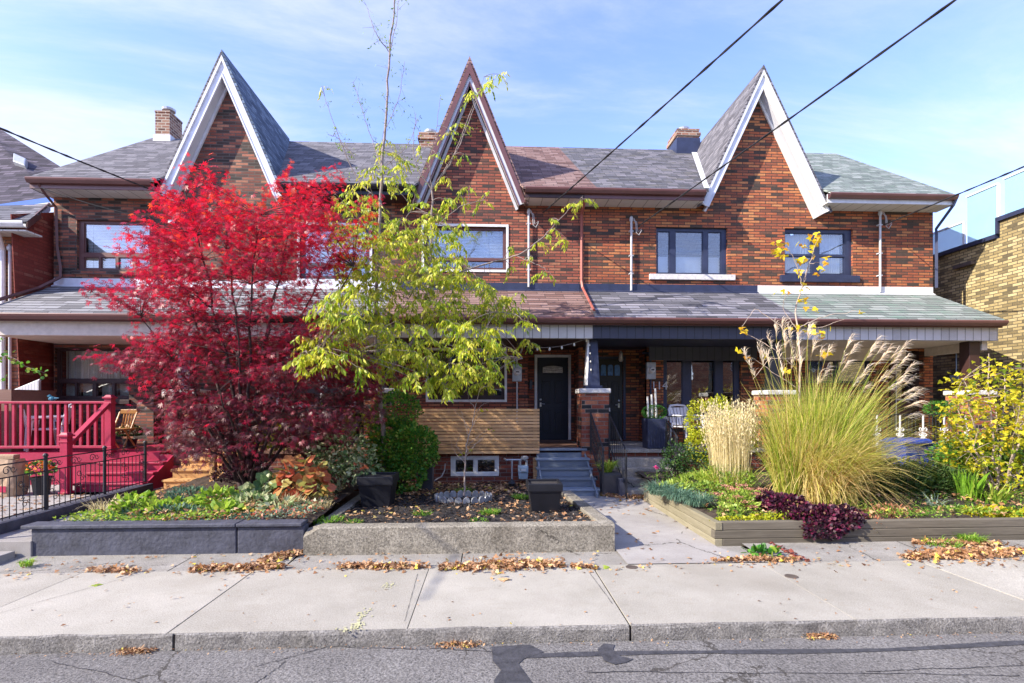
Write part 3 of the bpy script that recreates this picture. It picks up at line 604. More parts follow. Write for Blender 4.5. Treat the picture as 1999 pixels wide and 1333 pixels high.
# house 1, the leftmost
h1 = thing('row_house', (-7.8, YF, 0), 'leftmost brick row house with vertical blinds downstairs and crimson porch deck', 'house', 'brick row houses of the terrace')
r1 = rect(150, 430, 293, 528); r1b = rect(107, 680, 252, 780)
w = MB(); skin(w, B[0], B[1]-.001, 0, ZE-.16, YF, [r1, r1b, (-7.55, -6.6, FL, 2.95)], .13)
gable_wall(h1, M['brick_left'], GX[0], -1, HW[0][0], ZB, ZA)
w.quad((B[0], YF, 0), (B[0], 19.3, 0), (B[0], 19.3, ZE), (B[0], YF, ZE-.16)); w.add([(B[0], YF, ZE-.16), (B[0], 19.3, ZE-.16), (B[0], YR, ZR-.1)], [(0, 1, 2)]); w.quad((B[0], 19.3, 0), (B[1], 19.3, 0), (B[1], 19.3, ZE), (B[0], 19.3, ZE))
w.build('wall', M['brick_left'], h1)
window(h1, r1, [(.07, .97, .36, .95), (.07, .27, .05, .28), (.3, .5, .05, .28), (.54, .74, .05, .28), (.77, .97, .05, .28)], M['brownframe'], back=('slats', M['blind']), sill=(M['brick_left'], .08, .1, .05))
window(h1, r1b, [(.04, .98, .4, .97), (.04, .24, .06, .33), (.27, .48, .06, .33), (.53, .74, .06, .33), (.78, .98, .06, .33)], M['darkbrown'], back=('wave', M['vblind']), sill=(M['darkbrown'], .04, .1, .06))
door(h1, -7.5, -6.65, FL+.01, 2.9, YF+.6, M['brownframe'], M['darkbrown'])
MB().box(-7.56, -7.55, YF+.13, 12.6, FL, 2.95).box(-6.6, -6.59, YF+.13, 12.6, FL, 2.95).box(-7.56, -6.59, 12.62, 12.63, FL, 3.1).build('entry_recess', M['brick_left'], h1)
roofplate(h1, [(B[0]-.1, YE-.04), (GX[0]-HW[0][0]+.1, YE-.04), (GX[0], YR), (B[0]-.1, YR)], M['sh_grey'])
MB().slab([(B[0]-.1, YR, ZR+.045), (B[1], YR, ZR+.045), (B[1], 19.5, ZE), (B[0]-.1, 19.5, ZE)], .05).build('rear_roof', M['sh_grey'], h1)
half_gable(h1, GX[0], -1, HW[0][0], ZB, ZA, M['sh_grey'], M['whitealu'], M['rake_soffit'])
eave(h1, B[0]-.1, GX[0]-HW[0][0]+.06, M['maroon'], M['pan_soffit'], M['maroon'])
MB().box(B[0]-.09, B[0]-.06, YE+.045, 19.3, ZE-.2, ZE-.05).build('side_fascia', M['whitealu'], h1)
porch_roof(h1, B[0]+.02, B[1]+.35, M['sh_light_p'], M['maroon'], M['beige'], M['whitealu'], x0b=B[0]+.02, x1b=B[1])
ceiling(h1, B[0]+.1, B[1]+.3, M['beige'])
spout(h1, [(B[0]+.1, YE-.02, ZE-.1), (B[0]+.12, YE+.1, ZE-.25), (B[0]+.1, YF-.06, ZE-.45), (B[0]+.12, YF-.06, 5.2), (B[0]+.2, YF-.07, 4.75), (B[0]+.22, YF-.1, 4.52), (B[0]+.05, YF-.45, 4.2), (B[0]-.02, PY0, 3.58)], M['brownframe'])
# chimney at the ridge of house 1
def chimney(house, x0, x1, y0, y1, z0, z1, cap=True, flash=None, rings=True):
    c = MB().box(x0, x1, y0, y1, z0, z1)
    if rings: c.box(x0-.04, x1+.04, y0-.04, y1+.04, z1-.16, z1-.06)
    c.box(x0-.012, x1+.012, y0-.012, y1+.012, z1, z1+.05); o = c.build('chimney', M['brick_chimney'], house)
    cx, cy = (x0+x1)/2, (y0+y1)/2; MB().lathe((cx, cy, z1+.05), [(.1, 0), (.1, .12), (.17, .14), (.18, .2), (.05, .26)], 14).build('flue_cap', M['grey_metal'], o)
    if flash is not None: MB().taper(x0-.05, x1+.05, y0-.05, y1+.05, z0+.02, z0+(.62 if rings else .4), .93).build('chimney_flashing', flash, o)
    return o
cy_ = 15.1; chimney(h1, X(303, cy_), X(331, cy_), cy_, cy_+.6, 9.0, Z(320, 219, cy_), flash=M['whitealu'], rings=False)

# house 2, mostly behind the trees
h2 = thing('row_house', (-4.1, YF, 0), 'brick row house behind the red maple with new pine front steps', 'house', 'brick row houses of the terrace')
r2 = rect(585, 440, 722, 545); r2b = rect(545, 690, 690, 790)
w = MB(); skin(w, B[1]+.001, B[2]-.001, 0, ZE-.16, YF, [r2, r2b, (-3.1, -2.25, FL, 2.95)], .13); gable_wall(h2, M['brick_left'], GX[0], 1, HW[0][1], ZB, ZA)
MB().quad((B[1], 19.3, 0), (B[2], 19.3, 0), (B[2], 19.3, ZE), (B[1], 19.3, ZE)).build('rear_wall', M['brick'], h2); w.build('wall', M['brick_left'], h2)
window(h2, r2, [(.05, .95, .3, .93), (.05, .48, .06, .24), (.52, .95, .06, .24)], M['charcoal'], back=('slats', M['blind']), casing=M['whitealu'])
window(h2, r2b, [(.05, .95, .3, .95), (.05, .48, .06, .24), (.52, .95, .06, .24)], M['charcoal'], glass='glassdark', casing=M['whitealu'], back=('wave', M['curtain']), backrects=[(.05, .95, .3, .95)])
MB().box(-3.11, -3.1, YF+.13, 12.6, FL, 2.95).box(-2.26, -2.25, YF+.13, 12.6, FL, 2.95).build('entry_recess', M['darkbrown'], h2)
door(h2, -3.05, -2.3, FL+.01, 2.88, YF+.6, M['black'], M['black'])
roofplate(h2, [(GX[0]+HW[0][1]-.1, YE-.04), (B[2]-.001, YE-.04), (B[2]-.001, YR), (GX[0], YR)], M['sh_grey'])
MB().slab([(B[1], YR, ZR+.045), (B[2], YR, ZR+.045), (B[2], 19.5, ZE), (B[1], 19.5, ZE)], .05).build('rear_roof', M['sh_grey'], h2)
half_gable(h2, GX[0], 1, HW[0][1], ZB, ZA, M['sh_shaded'], M['whitealu'], M['rake_soffit'])
eave(h2, GX[0]+HW[0][1]-.05, B[2], M['black'], M['darkbrown'], M['black'])
porch_roof(h2, B[1]+.352, B[2]+.07, M['sh_light_p'], M['black'], M['pan_white'], M['whitealu'], x0b=B[1]+.002, x1b=B[2]); ceiling(h2, B[1]+.352, B[2], M['beige'])

# house 3, the middle one
h3 = thing('row_house', (0, YF, 0), 'middle brick row house with brown edged gable, slatted porch screen and black door', 'house', 'brick row houses of the terrace')
r3 = rect(828, 442, 988, 526); r3b = rect(836, 684, 985, 780)
rx0 = X(1030, YF)
w = MB(); skin(w, B[2]+.001, B[3]-.001, 0, ZE-.16, YF, [r3, r3b, (rx0, B[3]-.002, 0, 3.05)], .13); gable_wall(h3, M['brick_red3'], GX[1], -1, 1.32, ZB, ZA); gable_wall(h3, M['brick_red3'], GX[1], 1, 1.32, ZB, ZA)
MB().quad((B[2], 19.3, 0), (B[3], 19.3, 0), (B[3], 19.3, ZE), (B[2], 19.3, ZE)).build('rear_wall', M['brick_red3'], h3)
DY = 12.5; dx0, dx1 = X(1049, DY), X(1109, DY); dz1 = Z(1079, 697, DY)
e_ = MB(); skin(e_, rx0, B[3]-.05, FL-.1, 3.05, DY, [(dx0, dx1, FL, dz1)], .1); e_.quad((rx0, YF, 0), (rx0, DY, 0), (rx0, DY, 3.05), (rx0, YF, 3.05)); e_.build('entry_wall', M['brick_red3'], h3); MB().box(B[3]-.05, B[3]-.003, YF+.001, DY, 0, 3.04).build('party_wall', M['brick_red3'], h3)
w.build('wall', M['brick_red3'], h3)
window(h3, r3, [(.04, .97, .28, .95), (.04, .48, .05, .22), (.52, .97, .05, .22)], M['brownframe'], back=('slats', M['blind']), backrects=[(.04, .97, .28, .95)], casing=M['white'])
window(h3, r3b, [(.03, .97, .36, .97), (.03, .24, .07, .3), (.27, .47, .07, .3), (.53, .74, .07, .3), (.77, .97, .07, .3)], M['darkbrown'], glass='glassdark', casing=M['white'])
d3, q = door(h3, dx0, dx1, FL+.03, dz1-.01, DY+.02, M['doorblack'], M['white'], label='blue-black six panel door with an arched glass light')
zl = Z(1079, 722, DY); m = MB(); wv = (dx1-dx0)
arc = [(dx0+wv*(.17+.66*k/10), zl+.07+.035*math.sin(math.pi*k/10)) for k in range(11)]
m.prism([(dx0+wv*.17, zl-.08), (dx0+wv*.83, zl-.08)]+arc[::-1], 'y', DY-.0, DY+.018); m.build('door_light', M['stone_white'], d3)
m = MB().tube([(a, DY-.003, b) for a, b in arc]+[(dx0+wv*.83, DY-.003, zl-.08), (dx0+wv*.17, DY-.003, zl-.08), (arc[0][0], DY-.003, arc[0][1])], .008, n=5)
for k in (-.03, .01, .05): m.tube([(dx0+wv*.2, DY-.003, zl+k), (dx0+wv*.5, DY-.003, zl+k+.02), (dx0+wv*.8, DY-.003, zl+k)], .004, n=4)
m.build('light_grille', M['charcoal'], d3)
lever(d3, dx0+.08, DY+.02, Z(1055, 788, DY))
MB().box(dx0-.05, dx1+.05, DY-.12, DY+.1, FL-.06, FL+.025).build('threshold', M['deckbrown'], d3)
roofplate(h3, [(B[2]+.001, YE-.04), (GX[1]-1.2, YE-.04), (GX[1], YR), (B[2]+.001, YR)], M['sh_grey'])
roofplate(h3, [(GX[1]+1.2, YE-.04), (X(1165, YE), YE-.04), (X(1130, YE+1.5), YE+1.5), (X(1090, YR), YR), (GX[1], YR)], M['sh_brown'])
MB().slab([(B[2], YR, ZR+.045), (B[3], YR, ZR+.045), (B[3], 19.5, ZE), (B[2], 19.5, ZE)], .05).build('rear_roof', M['sh_brown'], h3)
for s_ in (-1, 1): half_gable(h3, GX[1], s_, 1.32, ZB-.05, ZA+.02, M['sh_brown'], M['whitealu'], M['darkbrown'], edge=M['maroon'], fw=.24)
MB()  # brown crown on the outside of the rakes
for s_ in (-1, 1):
    hw, zb, za = 1.32, ZB-.05, ZA+.02; k = math.hypot(hw, za-zb)/hw; L_ = math.hypot(hw, za-zb); nx, nz_ = -s_*(za-zb)/L_, -hw/L_; yf = YG
    pts = [(GX[1], za-.05*k), (GX[1]+s_*hw+nx*.05, zb+nz_*.05), (GX[1]+s_*hw+nx*.15, zb+nz_*.15), (GX[1], za-.15*k)]
    MB().prism(pts if s_ > 0 else pts[::-1], 'y', yf-.05, yf-.036).build('rake_crown', M['maroon'], h3)
eave(h3, B[2], GX[1]-1.22, M['black'], M['darkbrown'], M['black']); eave(h3, GX[1]+1.24, B[3], M['maroon'], M['pan_soffit'], M['darkbrown'])
porch_roof(h3, B[2]+.072, X(1160, PY0), M['sh_brown_p'], M['maroon'], M['pan_white'], M['navy'], x0b=B[2], x1b=X(1136, PY1)); ceiling(h3, B[2], B[3]-.0, M['darkbrown'])
x_ = X(1135, YF); spout(h3, [(x_, YE+.1, ZE-.2), (x_, YF-.04, ZE-.4), (x_, YF-.04, 4.58), (x_+.01, YF-.12, 4.4), (X(1163, PY0)-.03, PY0+.02, 3.6)], M['rust'])
conduit(h3, 1032, 415, 560)
m3 = meter(h3, 1009, 728); MB().tube([(m3[0], YF-.05, m3[1]-.2), (m3[0], YF-.05, 1.3)], .02, n=8).tube([(m3[0], YF-.05, m3[1]+.2), (m3[0], YF-.05, m3[1]+.35), (m3[0]+.1, YF-.05, m3[1]+.5), (m3[0]+.12, YF-.05, 3.0)], .02, n=8).build('meter_conduit', M['conduit'], h3)
MB().box(X(1033, DY), X(1039, DY), DY-.05, DY-.002, Z(1036, 760, DY), Z(1036, 742, DY)).build('mailbox', M['charcoal'], h3, bevel=.01)
cy_ = 15.2; chimney(h3, X(820, cy_), X(858, cy_), cy_-.2, cy_+.5, 9.0, Z(832, 268, cy_))

# house 4 with the navy trim
h4 = thing('row_house', (4.2, YF, 0), 'brick row house with navy trim, navy windows and house number 114', 'house', 'brick row houses of the terrace')
r4 = rect(1281, 444, 1420, 536); r4b = rect(1295, 688, 1446, 812)
rx1 = X(1262, YF); w = MB(); skin(w, B[3]+.001, B[4]-.001, 0, ZE-.16, YF, [r4, r4b, (B[3]+.002, rx1, 0, 3.05)], .13); gable_wall(h4, M['brick'], GX[2], -1, HW[2][0], ZB, ZA)
MB().quad((B[3], 19.3, 0), (B[4], 19.3, 0), (B[4], 19.3, ZE), (B[3], 19.3, ZE)).build('rear_wall', M['brick'], h4); e_ = MB(); e_.quad((rx1, YF, 0), (rx1, DY, 0), (rx1, DY, 3.05), (rx1, YF, 3.05)); ex0, ex1 = X(1166, DY), X(1216, DY); ez1 = Z(1190, 700, DY)
skin(e_, B[3]+.05, rx1, FL-.1, 3.05, DY, [(ex0, ex1, FL, ez1)], .1); e_.build('entry_wall', M['brick'], h4); MB().box(B[3]+.003, B[3]+.05, YF+.001, DY, 0, 3.04).build('party_wall', M['brick'], h4); w.build('wall', M['brick'], h4)
window(h4, r4, [(.03, .2, .04, .93), (.28, .67, .04, .93), (.74, .93, .04, .93)], M['navy'], back=('flat', M['curtain']), backrects=[(.03, .2, .0, .42), (.28, .67, 0, .42), (.74, .93, 0, .42)], sill=(M['stone_white'], .17, .13, .06))
window(h4, r4b, [(.05, .26, .06, .95), (.37, .68, .06, .95), (.78, .93, .06, .95)], M['navy'], glass='glassdark', sill=(M['stone_white'], .1, .1, .05))
d4, q = door(h4, ex0, ex1, FL+.03, ez1-.01, DY+.02, M['black'], M['navy'], label='black door with three small arched blue panes')
wv = ex1-ex0; z0 = Z(1190, 733, DY); z1 = Z(1190, 712, DY); m = MB()
for k in range(3):
    a = ex0+wv*(.14+.27*k); b = a+wv*.2; m.prism([(a, z0), (b, z0), (b, z1-.03), (b-.025, z1), (a+.025, z1), (a, z1-.03)], 'y', DY-.0, DY+.015)
m.build('door_light', plain('blue_window_film', (.06, .2, .5), .2, .4, 9, bump=0), d4)
m = lever(d4, ex1-.1, DY+.02, Z(1206, 790, DY), -1)
MB().box(ex0+.25*wv, ex0+.5*wv, DY-.005, DY+.012, Z(1190, 803, DY), Z(1190, 796, DY)).build('letter_slot', M['white'], d4)
m = MB().lathe((X(1208, 12.3), 12.1, 2.72), [(.02, .25), (.05, .2), (.06, .04), (.035, 0)], 10).build('porch_lamp', M['handle'], h4)
roofplate(h4, [(X(1165, YE)+.002, YE-.04), (GX[2]-HW[2][0]+.1, YE-.04), (GX[2], YR), (X(1090, YR)+.002, YR), (X(1130, YE+1.5)+.002, YE+1.5)], M['sh_dark'])
MB().slab([(B[3], YR, ZR+.045), (B[4], YR, ZR+.045), (B[4], 19.5, ZE), (B[3], 19.5, ZE)], .05).build('rear_roof', M['sh_dark'], h4)
MB().slab([(GX[2]-HW[2][0]+.0, YE-.02, ZE+.075), (GX[2]-HW[2][0]+.13, YE-.02, ZE+.075), (GX[2]-.02, YR-.05, ZR+.05), (GX[2]-.22, YR-.05, ZR+.05)], .01).build('valley_flashing', M['whitealu'], h4)
half_gable(h4, GX[2], -1, HW[2][0], ZB, ZA+.03, M['sh_grey'], M['whitealu'], M['rake_soffit'])
eave(h4, B[3]+.001, GX[2]-HW[2][0]+.02, M['maroon'], M['pan_soffit'], M['maroon'])
porch_roof(h4, X(1160, PY0)+.003, B[4]-.0, M['sh_dark_p'], M['maroon'], M['pan_navy'], M['navy'], x0b=X(1136, PY1)+.003, x1b=X(1478, PY1)); ceiling(h4, B[3]+.001, B[4], M['navy'])
conduit(h4, 1232, 430, 567)
m4 = meter(h4, 1269, 724); MB().tube([(m4[0], YF-.05, m4[1]-.2), (m4[0], YF-.05, .85)], .022, n=8).tube([(m4[0], YF-.05, m4[1]+.2), (m4[0], YF-.05, m4[1]+.33), (m4[0]-.06, YF-.05, m4[1]+.42), (m4[0]-.2, YF-.05, m4[1]+.42)], .022, n=8).build('meter_conduit', M['navy'], h4)
MB().box(X(1228, YF)+.42, B[4]-.1, YF-.19, YF-.16, 2.72, 3.04).build('inner_valance', M['pan_navy'], h4)
cu = bpy.data.curves.new('house_number', 'FONT'); cu.body = '114'; cu.size = .27; cu.extrude = .008; tmp = bpy.data.objects.new('tmp', cu); col.objects.link(tmp)
bpy.context.view_layer.update(); me = bpy.data.meshes.new_from_object(tmp.evaluated_get(bpy.context.evaluated_depsgraph_get())); bpy.data.objects.remove(tmp)
me.transform(Matrix.Translation((X(1270, YF), YF-.025, Z(1270, 760, YF))) @ Matrix.Rotation(R(90), 4, 'X')); me.name = 'house_number'; me.materials.clear(); link(me, 'house_number', M['conduit'], h4)
cy_ = 15.1; chimney(h4, X(1320, cy_), X(1362, cy_), cy_-.1, cy_+.7, 9.0, Z(1340, 258, cy_), flash=M['navy'])

# house 5, the rightmost
h5 = thing('row_house', (8.5, YF, 0), 'rightmost brick row house with green shingles and navy upper window', 'house', 'brick row houses of the terrace')
r5 = rect(1532, 446, 1665, 538); r5b = rect(1572, 690, 1700, 748); fx0, fx1 = X(1742, YF+.35), X(1796, YF+.35); fz1 = Z(1770, 700, YF+.35)
w = MB(); skin(w, B[4]+.001, B[5], 0, ZE-.16, YF, [r5, r5b, (X(1735, YF), X(1803, YF), FL, 3.0)], .13); gable_wall(h5, M['brick'], GX[2], 1, HW[2][1], ZB, ZA)
w.quad((B[5], YF, 0), (B[5], 19.3, 0), (B[5], 19.3, ZE), (B[5], YF, ZE-.16)); w.add([(B[5], YF, ZE-.16), (B[5], 19.3, ZE-.16), (B[5], YR, ZR-.1)], [(0, 1, 2)]); w.quad((B[4], 19.3, 0), (B[5], 19.3, 0), (B[5], 19.3, ZE), (B[4], 19.3, ZE)); w.build('wall', M['brick'], h5)
window(h5, r5, [(.02, .42, .46, .92), (.02, .42, .05, .42), (.53, .9, .46, .92), (.53, .9, .05, .42)], M['navy'], back=('wave', M['curtain']), backrects=[(.02, .42, .05, .92), (.56, .9, .05, .92)], sill=(M['navy'], .13, .16, .07))
window(h5, r5b, [(.04, .47, .06, .94), (.53, .96, .06, .94)], M['navy'], glass='glassdark', back=('flat', M['curtain']))
MB().box(X(1735, YF)-.01, X(1735, YF), YF+.13, YF+.5, FL, 3.0).box(X(1803, YF), X(1803, YF)+.01, YF+.13, YF+.5, FL, 3.0).box(X(1735, YF), X(1803, YF), YF+.5, YF+.51, FL, 3.0).build('entry_recess', M['darkbrown'], h5)
d5, q = door(h5, fx0, fx1, FL+.02, fz1, YF+.35, M['deckbrown'], M['brownframe'], label='brown storm door with narrow white trim')
wv = fx1-fx0; m = MB().box(fx0+.12*wv, fx0+.88*wv, YF+.33, YF+.336, FL+1.0, fz1-.15); m.build('door_light', M['glassdark'], d5); m = MB()
for q in ((.1, .13, .25, 1.9), (.87, .9, .25, 1.9)): m.box(fx0+q[0]*wv, fx0+q[1]*wv, YF+.325, YF+.335, FL+q[2], FL+q[3])
for z in (.25, 1.0, 1.87): m.box(fx0+.13*wv, fx0+.87*wv, YF+.325, YF+.335, FL+z, FL+z+.03)
m.build('door_trim', M['white'], d5)
roofplate(h5, [(GX[2]+HW[2][1]-.1, YE-.04), (B[5]+.08, YE-.04), (B[5]+.03, YR), (GX[2], YR)], M['sh_green'])
MB().slab([(B[4], YR, ZR+.045), (B[5], YR, ZR+.045), (B[5], 19.5, ZE), (B[4], 19.5, ZE)], .05).build('rear_roof', M['sh_green'], h5)
half_gable(h5, GX[2], 1, HW[2][1], ZB-.12, ZA+.03, M['sh_dark'], M['white'], M['rake_soffit'])
eave(h5, GX[2]+HW[2][1]-.22, B[5]+.08, M['maroon'], M['pan_soffit'], M['whitealu'])
porch_roof(h5, B[4]+.0, B[5]-.02, M['sh_green_p'], M['maroon'], M['pan_perf'], M['white'], x0b=X(1478, PY1), x1b=B[5]-.02); ceiling(h5, B[4], B[5]-.1, M['beige'])
MB().box(B[4]+.05, X(1758, YF), YF-.16, YF-.02, 2.74, 3.045).build('inner_valance', M['beige'], h5)
MB().box(B[5]-.22, B[5]-.1, PY0+.25, YF-.005, 2.86, 3.045).build('side_beam', M['beige'], h5)
spout(h5, [(B[5]+.06, YE-.05, ZE-.09), (B[5]+.05, YE, ZE-.2), (B[5]+.06, YF-.02, ZE-.6), (B[5]+.04, YF-.05, ZE-.75), (B[5]+.04, YF-.05, 4.5)], M['navy'], .04)
conduit(h5, 1717, 418, 570)

# ------------------------------------------------------------------ porch piers, floors, foundations (parts of their houses)
def pier(house, x, y, zt, w=.56, colmat=None, cap=True, colw=(.17, .25), top=3.045, label=None, brickmat='brick_pier'):
    MB().box(x-w/2, x+w/2, y-w/2, y+w/2, -.02, zt).build('porch_pier', M[brickmat], house)
    m = MB(); m.box(x-w/2-.035, x+w/2+.035, y-w/2-.035, y+w/2+.035, zt+.001, zt+.1)
    m.build('pier_cap', M['stone_white'], house, bevel=.02)
    if colmat is not None:
        c = MB(); a, b = colw; vs = [(x-b, y-b, zt+.16), (x+b, y-b, zt+.16), (x+b, y+b, zt+.16), (x-b, y+b, zt+.16), (x-a, y-a, top), (x+a, y-a, top), (x+a, y+a, top), (x-a, y+a, top)]
        c.add(vs, [(0, 1, 2, 3), (4, 5, 6, 7), (0, 1, 5, 4), (1, 2, 6, 5), (2, 3, 7, 6), (3, 0, 4, 7)]); c.box(x-b-.04, x+b+.04, y-b-.04, y+b+.04, zt+.101, zt+.16)
        c.build('porch_column', colmat, house, bevel=.006)
PYc = 10.58
pier(h3, 2.16, PYc, 1.93, colmat=M['navy'], colw=(.085, .13))
MB().add([(1.995, 10.46, 2.1), (2.03, 10.445, 2.1), (2.075, 10.5, 3.04), (2.04, 10.5, 3.04), (1.995, 10.7, 2.1), (2.03, 10.7, 2.1), (2.075, 10.67, 3.04), (2.04, 10.67, 3.04)], [(0, 1, 2, 3), (4, 5, 6, 7), (0, 4, 7, 3), (1, 5, 6, 2), (0, 1, 5, 4), (3, 2, 6, 7)]).build('column_side', M['white'], h3)
pier(h2, -2.2, PYc, 1.93, colmat=M['charcoal'], colw=(.06, .06)); pier(h1, -6.05, PYc, 1.9, colmat=M['navy'], colw=(.1, .13), brickmat='brick_left'); 
pier(h4, 6.02, PYc, 1.9, colmat=M['black'], colw=(.1, .13)); pier(h5, 10.35, PYc, 1.9, colmat=M['darkbrown'], colw=(.12, .12))
def floor(house, x0, x1, mat, found, y0=10.32, z=FL, holes=()):
    MB().box(x0, x1, y0, 12.6, z-.07, z).build('porch_floor', M[mat], house)
    m = MB(); skin(m, x0, x1, -.02, z-.071, y0+.06, holes, .1); m.build('porch_foundation', M[found], house)
bw = rect(880, 890, 974, 929, 10.38); floor(h3, B[2]+.06, B[3]-.15, 'deckbrown', 'brick_base', holes=[bw])
window(h3, bw, [(.08, .48, .16, .84), (.54, .93, .16, .84)], M['white'], Y=10.37, glass='glassdark', recess=.01, sill=None, back=('flat', M['curtain']), backrects=[(.1, .12, .16, .84)], label='white basement window under the slatted screen')
floor(h2, B[1]+.4, B[2]+.058, 'deckbrown', 'brick_base'); floor(h4, B[3]-.148, B[4], 'steps', 'brick_base', z=.79); floor(h5, B[4]+.002, B[5], 'steps', 'brick_base', z=.795)
w = MB().box(10.62, 10.72, 10.4, YF-.002, -.02, .8); w.build('porch_side', M['brick_base'], h5)
# ------------------------------------------------------------------ steps, decks, railings
def scroll(mb, c, size, plane='x', turns=1.4, r=.006, flip=1, start=0):
    pts = []; n = int(18*turns)
    for k in range(n+1):
        w = start+flip*2*math.pi*turns*k/n; q = size*(1-.75*k/n); a, b = q*math.cos(w), q*math.sin(w)
        pts.append((c[0]+a, c[1], c[2]+b) if plane == 'y' else (c[0], c[1]+a, c[2]+b))
    mb.tube(pts, r, n=4)
# blue steps of house 3
st3 = thing('front_steps', (1.5, 9.7, 0), 'slate blue painted wooden steps up to the black door', 'steps')
rise = FL/5; run = .25; y0 = 10.32
for k in range(5):
    zt = FL-rise*(k+1); ya = y0-run*(k+1); ex = .012*k
    if k < 4: MB().box(.93-ex, 2.0+ex, ya-.03, ya+run-.002, zt-.04, zt).build('tread', M['stepblue'], st3, bevel=.008)
    if k < 5: MB().box(.96-ex, 1.98+ex, ya+run-.0, ya+run+.02, max(0, zt-.0)+.001, zt+rise-.042).build('riser', M['stepblue'], st3)
MB().box(.94, 1.99, y0-.03, y0+.2, FL-.03, FL+.012).build('tread', M['stepblue'], st3, bevel=.008)
for x in (.98, 1.95):
    MB().prism([(9.12, .0), (y0, .0), (y0, FL-.08), (y0-run, FL-rise-.05), (9.12, .1)], 'x', x-.015, x+.015).build('stringer', M['stepblue'], st3)
# worn concrete steps of house 4
st4 = thing('front_steps', (2.9, 9.7, 0), 'worn grey concrete steps up to house number 114', 'steps')
for k in range(5):
    zt = .79-.158*(k+1)
    if k < 4: MB().box(2.5, 3.52+.05*k, y0-.28*(k+1), y0-.28*k-.001, -.01, zt).build('step', M['steps'], st4, bevel=.015)
MB().box(2.36, 2.49, 9.15, 10.3, 0, .36).box(3.56, 3.72, 9.9, 10.3, 0, .62).build('side_curb', M['bluewall'], st4, bevel=.01)
# pine steps of house 2
st2 = thing('front_steps', (-5.1, 9.3, 0), 'new unpainted pine steps beside the iron fence', 'steps')
for k in range(4):
    zt = FL-.15*(k+.6)-.0; ya = 9.6-.25*k
    MB().box(-5.62-.0*k, -4.72, ya-.03, ya+.25, zt-.035, zt).build('tread', M['pine'], st2, bevel=.006)
    MB().box(-5.6, -4.74, ya+.0, ya+.02, zt-.15, zt-.037).build('riser', M['pine'], st2)
MB().box(-5.6, -4.74, 9.86, 10.32, .55, .77).build('landing', M['pine'], st2)
for y_, z1 in ((8.85, .98), (9.8, 1.28)): MB().box(-4.705, -4.615, y_, y_+.09, .1, z1).build('post', M['pine'], st2, bevel=.006)
MB().prism([(8.8, .1), (9.9, .1), (9.9, .72), (8.8, .3)], 'x', -4.735, -4.705).build('stringer', M['pine'], st2)
# crimson deck of house 1
dk = thing('porch_deck', (-8.2, 10.2, 0), 'crimson painted porch deck with balustrade and wide front stairs', 'deck')
DYF = 10.0
fl = MB()
for k in range(13): fl.box(-10.9, -6.22, DYF+.0+k*.14, DYF+.135+k*.14, FL-.04, FL)
fl.build('floor', M['crimson'], dk)
MB().box(-10.9, -6.22, DYF-.022, DYF-.002, .62, FL-.0).build('fascia_board', M['crimson'], dk)
sk = MB()
for k in range(26): sk.box(-10.88+k*.142, -10.88+k*.142+.136, DYF+.002, DYF+.02, .1, .615)
sk.build('skirt', M['crimson'], dk)
for k in range(4):
    zt = FL-.15*(k+1); ya = DYF-.02-.27*(k+1)
    MB().box(-7.16, -5.98, ya-.02, ya+.27, zt-.04, zt).build('tread', M['crimson'], dk, bevel=.008)
    MB().box(-7.14, -6.0, ya+.272, ya+.285, zt, zt+.11).build('riser', M['crimson'], dk)
MB().box(-7.14, -6.0, DYF-1.12, DYF-1.1, .0, .16).build('riser', M['crimson'], dk)
MB().prism([(DYF-1.1, .0), (DYF, .0), (DYF, FL-.05), (DYF-1.1, .15)], 'x', -6.0, -5.97).build('stringer', M['crimson'], dk)
zr_ = Z(100, 783, DYF)
MB().box(-10.9, -7.2, DYF+.01, DYF+.09, zr_-.045, zr_).box(-10.9, -7.2, DYF+.03, DYF+.07, FL+.08, FL+.13).build('handrail', M['crimson'], dk, bevel=.006)
for k in range(27):
    x = -7.3-.135*k; MB().box(x-.022, x+.022, DYF+.03, DYF+.07, FL+.13, zr_-.047).build('baluster', M['crimson'], dk)
def newel(x, y, z0, z1):
    m = MB().box(x-.06, x+.06, y-.06, y+.06, z0, z1); m.box(x-.075, x+.075, y-.075, y+.075, z0, z0+.14); m.box(x-.085, x+.085, y-.085, y+.085, z1, z1+.03); m.taper(x-.07, x+.07, y-.07, y+.07, z1+.03, z1+.07, .6); m.box(x-.07, x+.07, y-.07, y+.07, z1-.1, z1-.07)
    m.build('newel_post', M['crimson'], dk, bevel=.004)
newel(-7.14, DYF-.0, FL-.02, zr_+.05); newel(-7.14, 9.0, .1, Z(118, 852, 9.0))
a = (-7.14, DYF-.06, zr_-.02); b = (-7.14, 9.06, Z(118, 862, 9.0)); h = .05
MB().add([(a[0]-.05, a[1], a[2]), (a[0]+.05, a[1], a[2]), (b[0]+.05, b[1], b[2]), (b[0]-.05, b[1], b[2]), (a[0]-.05, a[1], a[2]-h*1.6), (a[0]+.05, a[1], a[2]-h*1.6), (b[0]+.05, b[1], b[2]-h*1.6), (b[0]-.05, b[1], b[2]-h*1.6)], [(0, 1, 2, 3), (4, 5, 6, 7), (0, 1, 5, 4), (1, 2, 6, 5), (2, 3, 7, 6), (3, 0, 4, 7)]).build('stair_rail', M['crimson'], dk, bevel=.005)
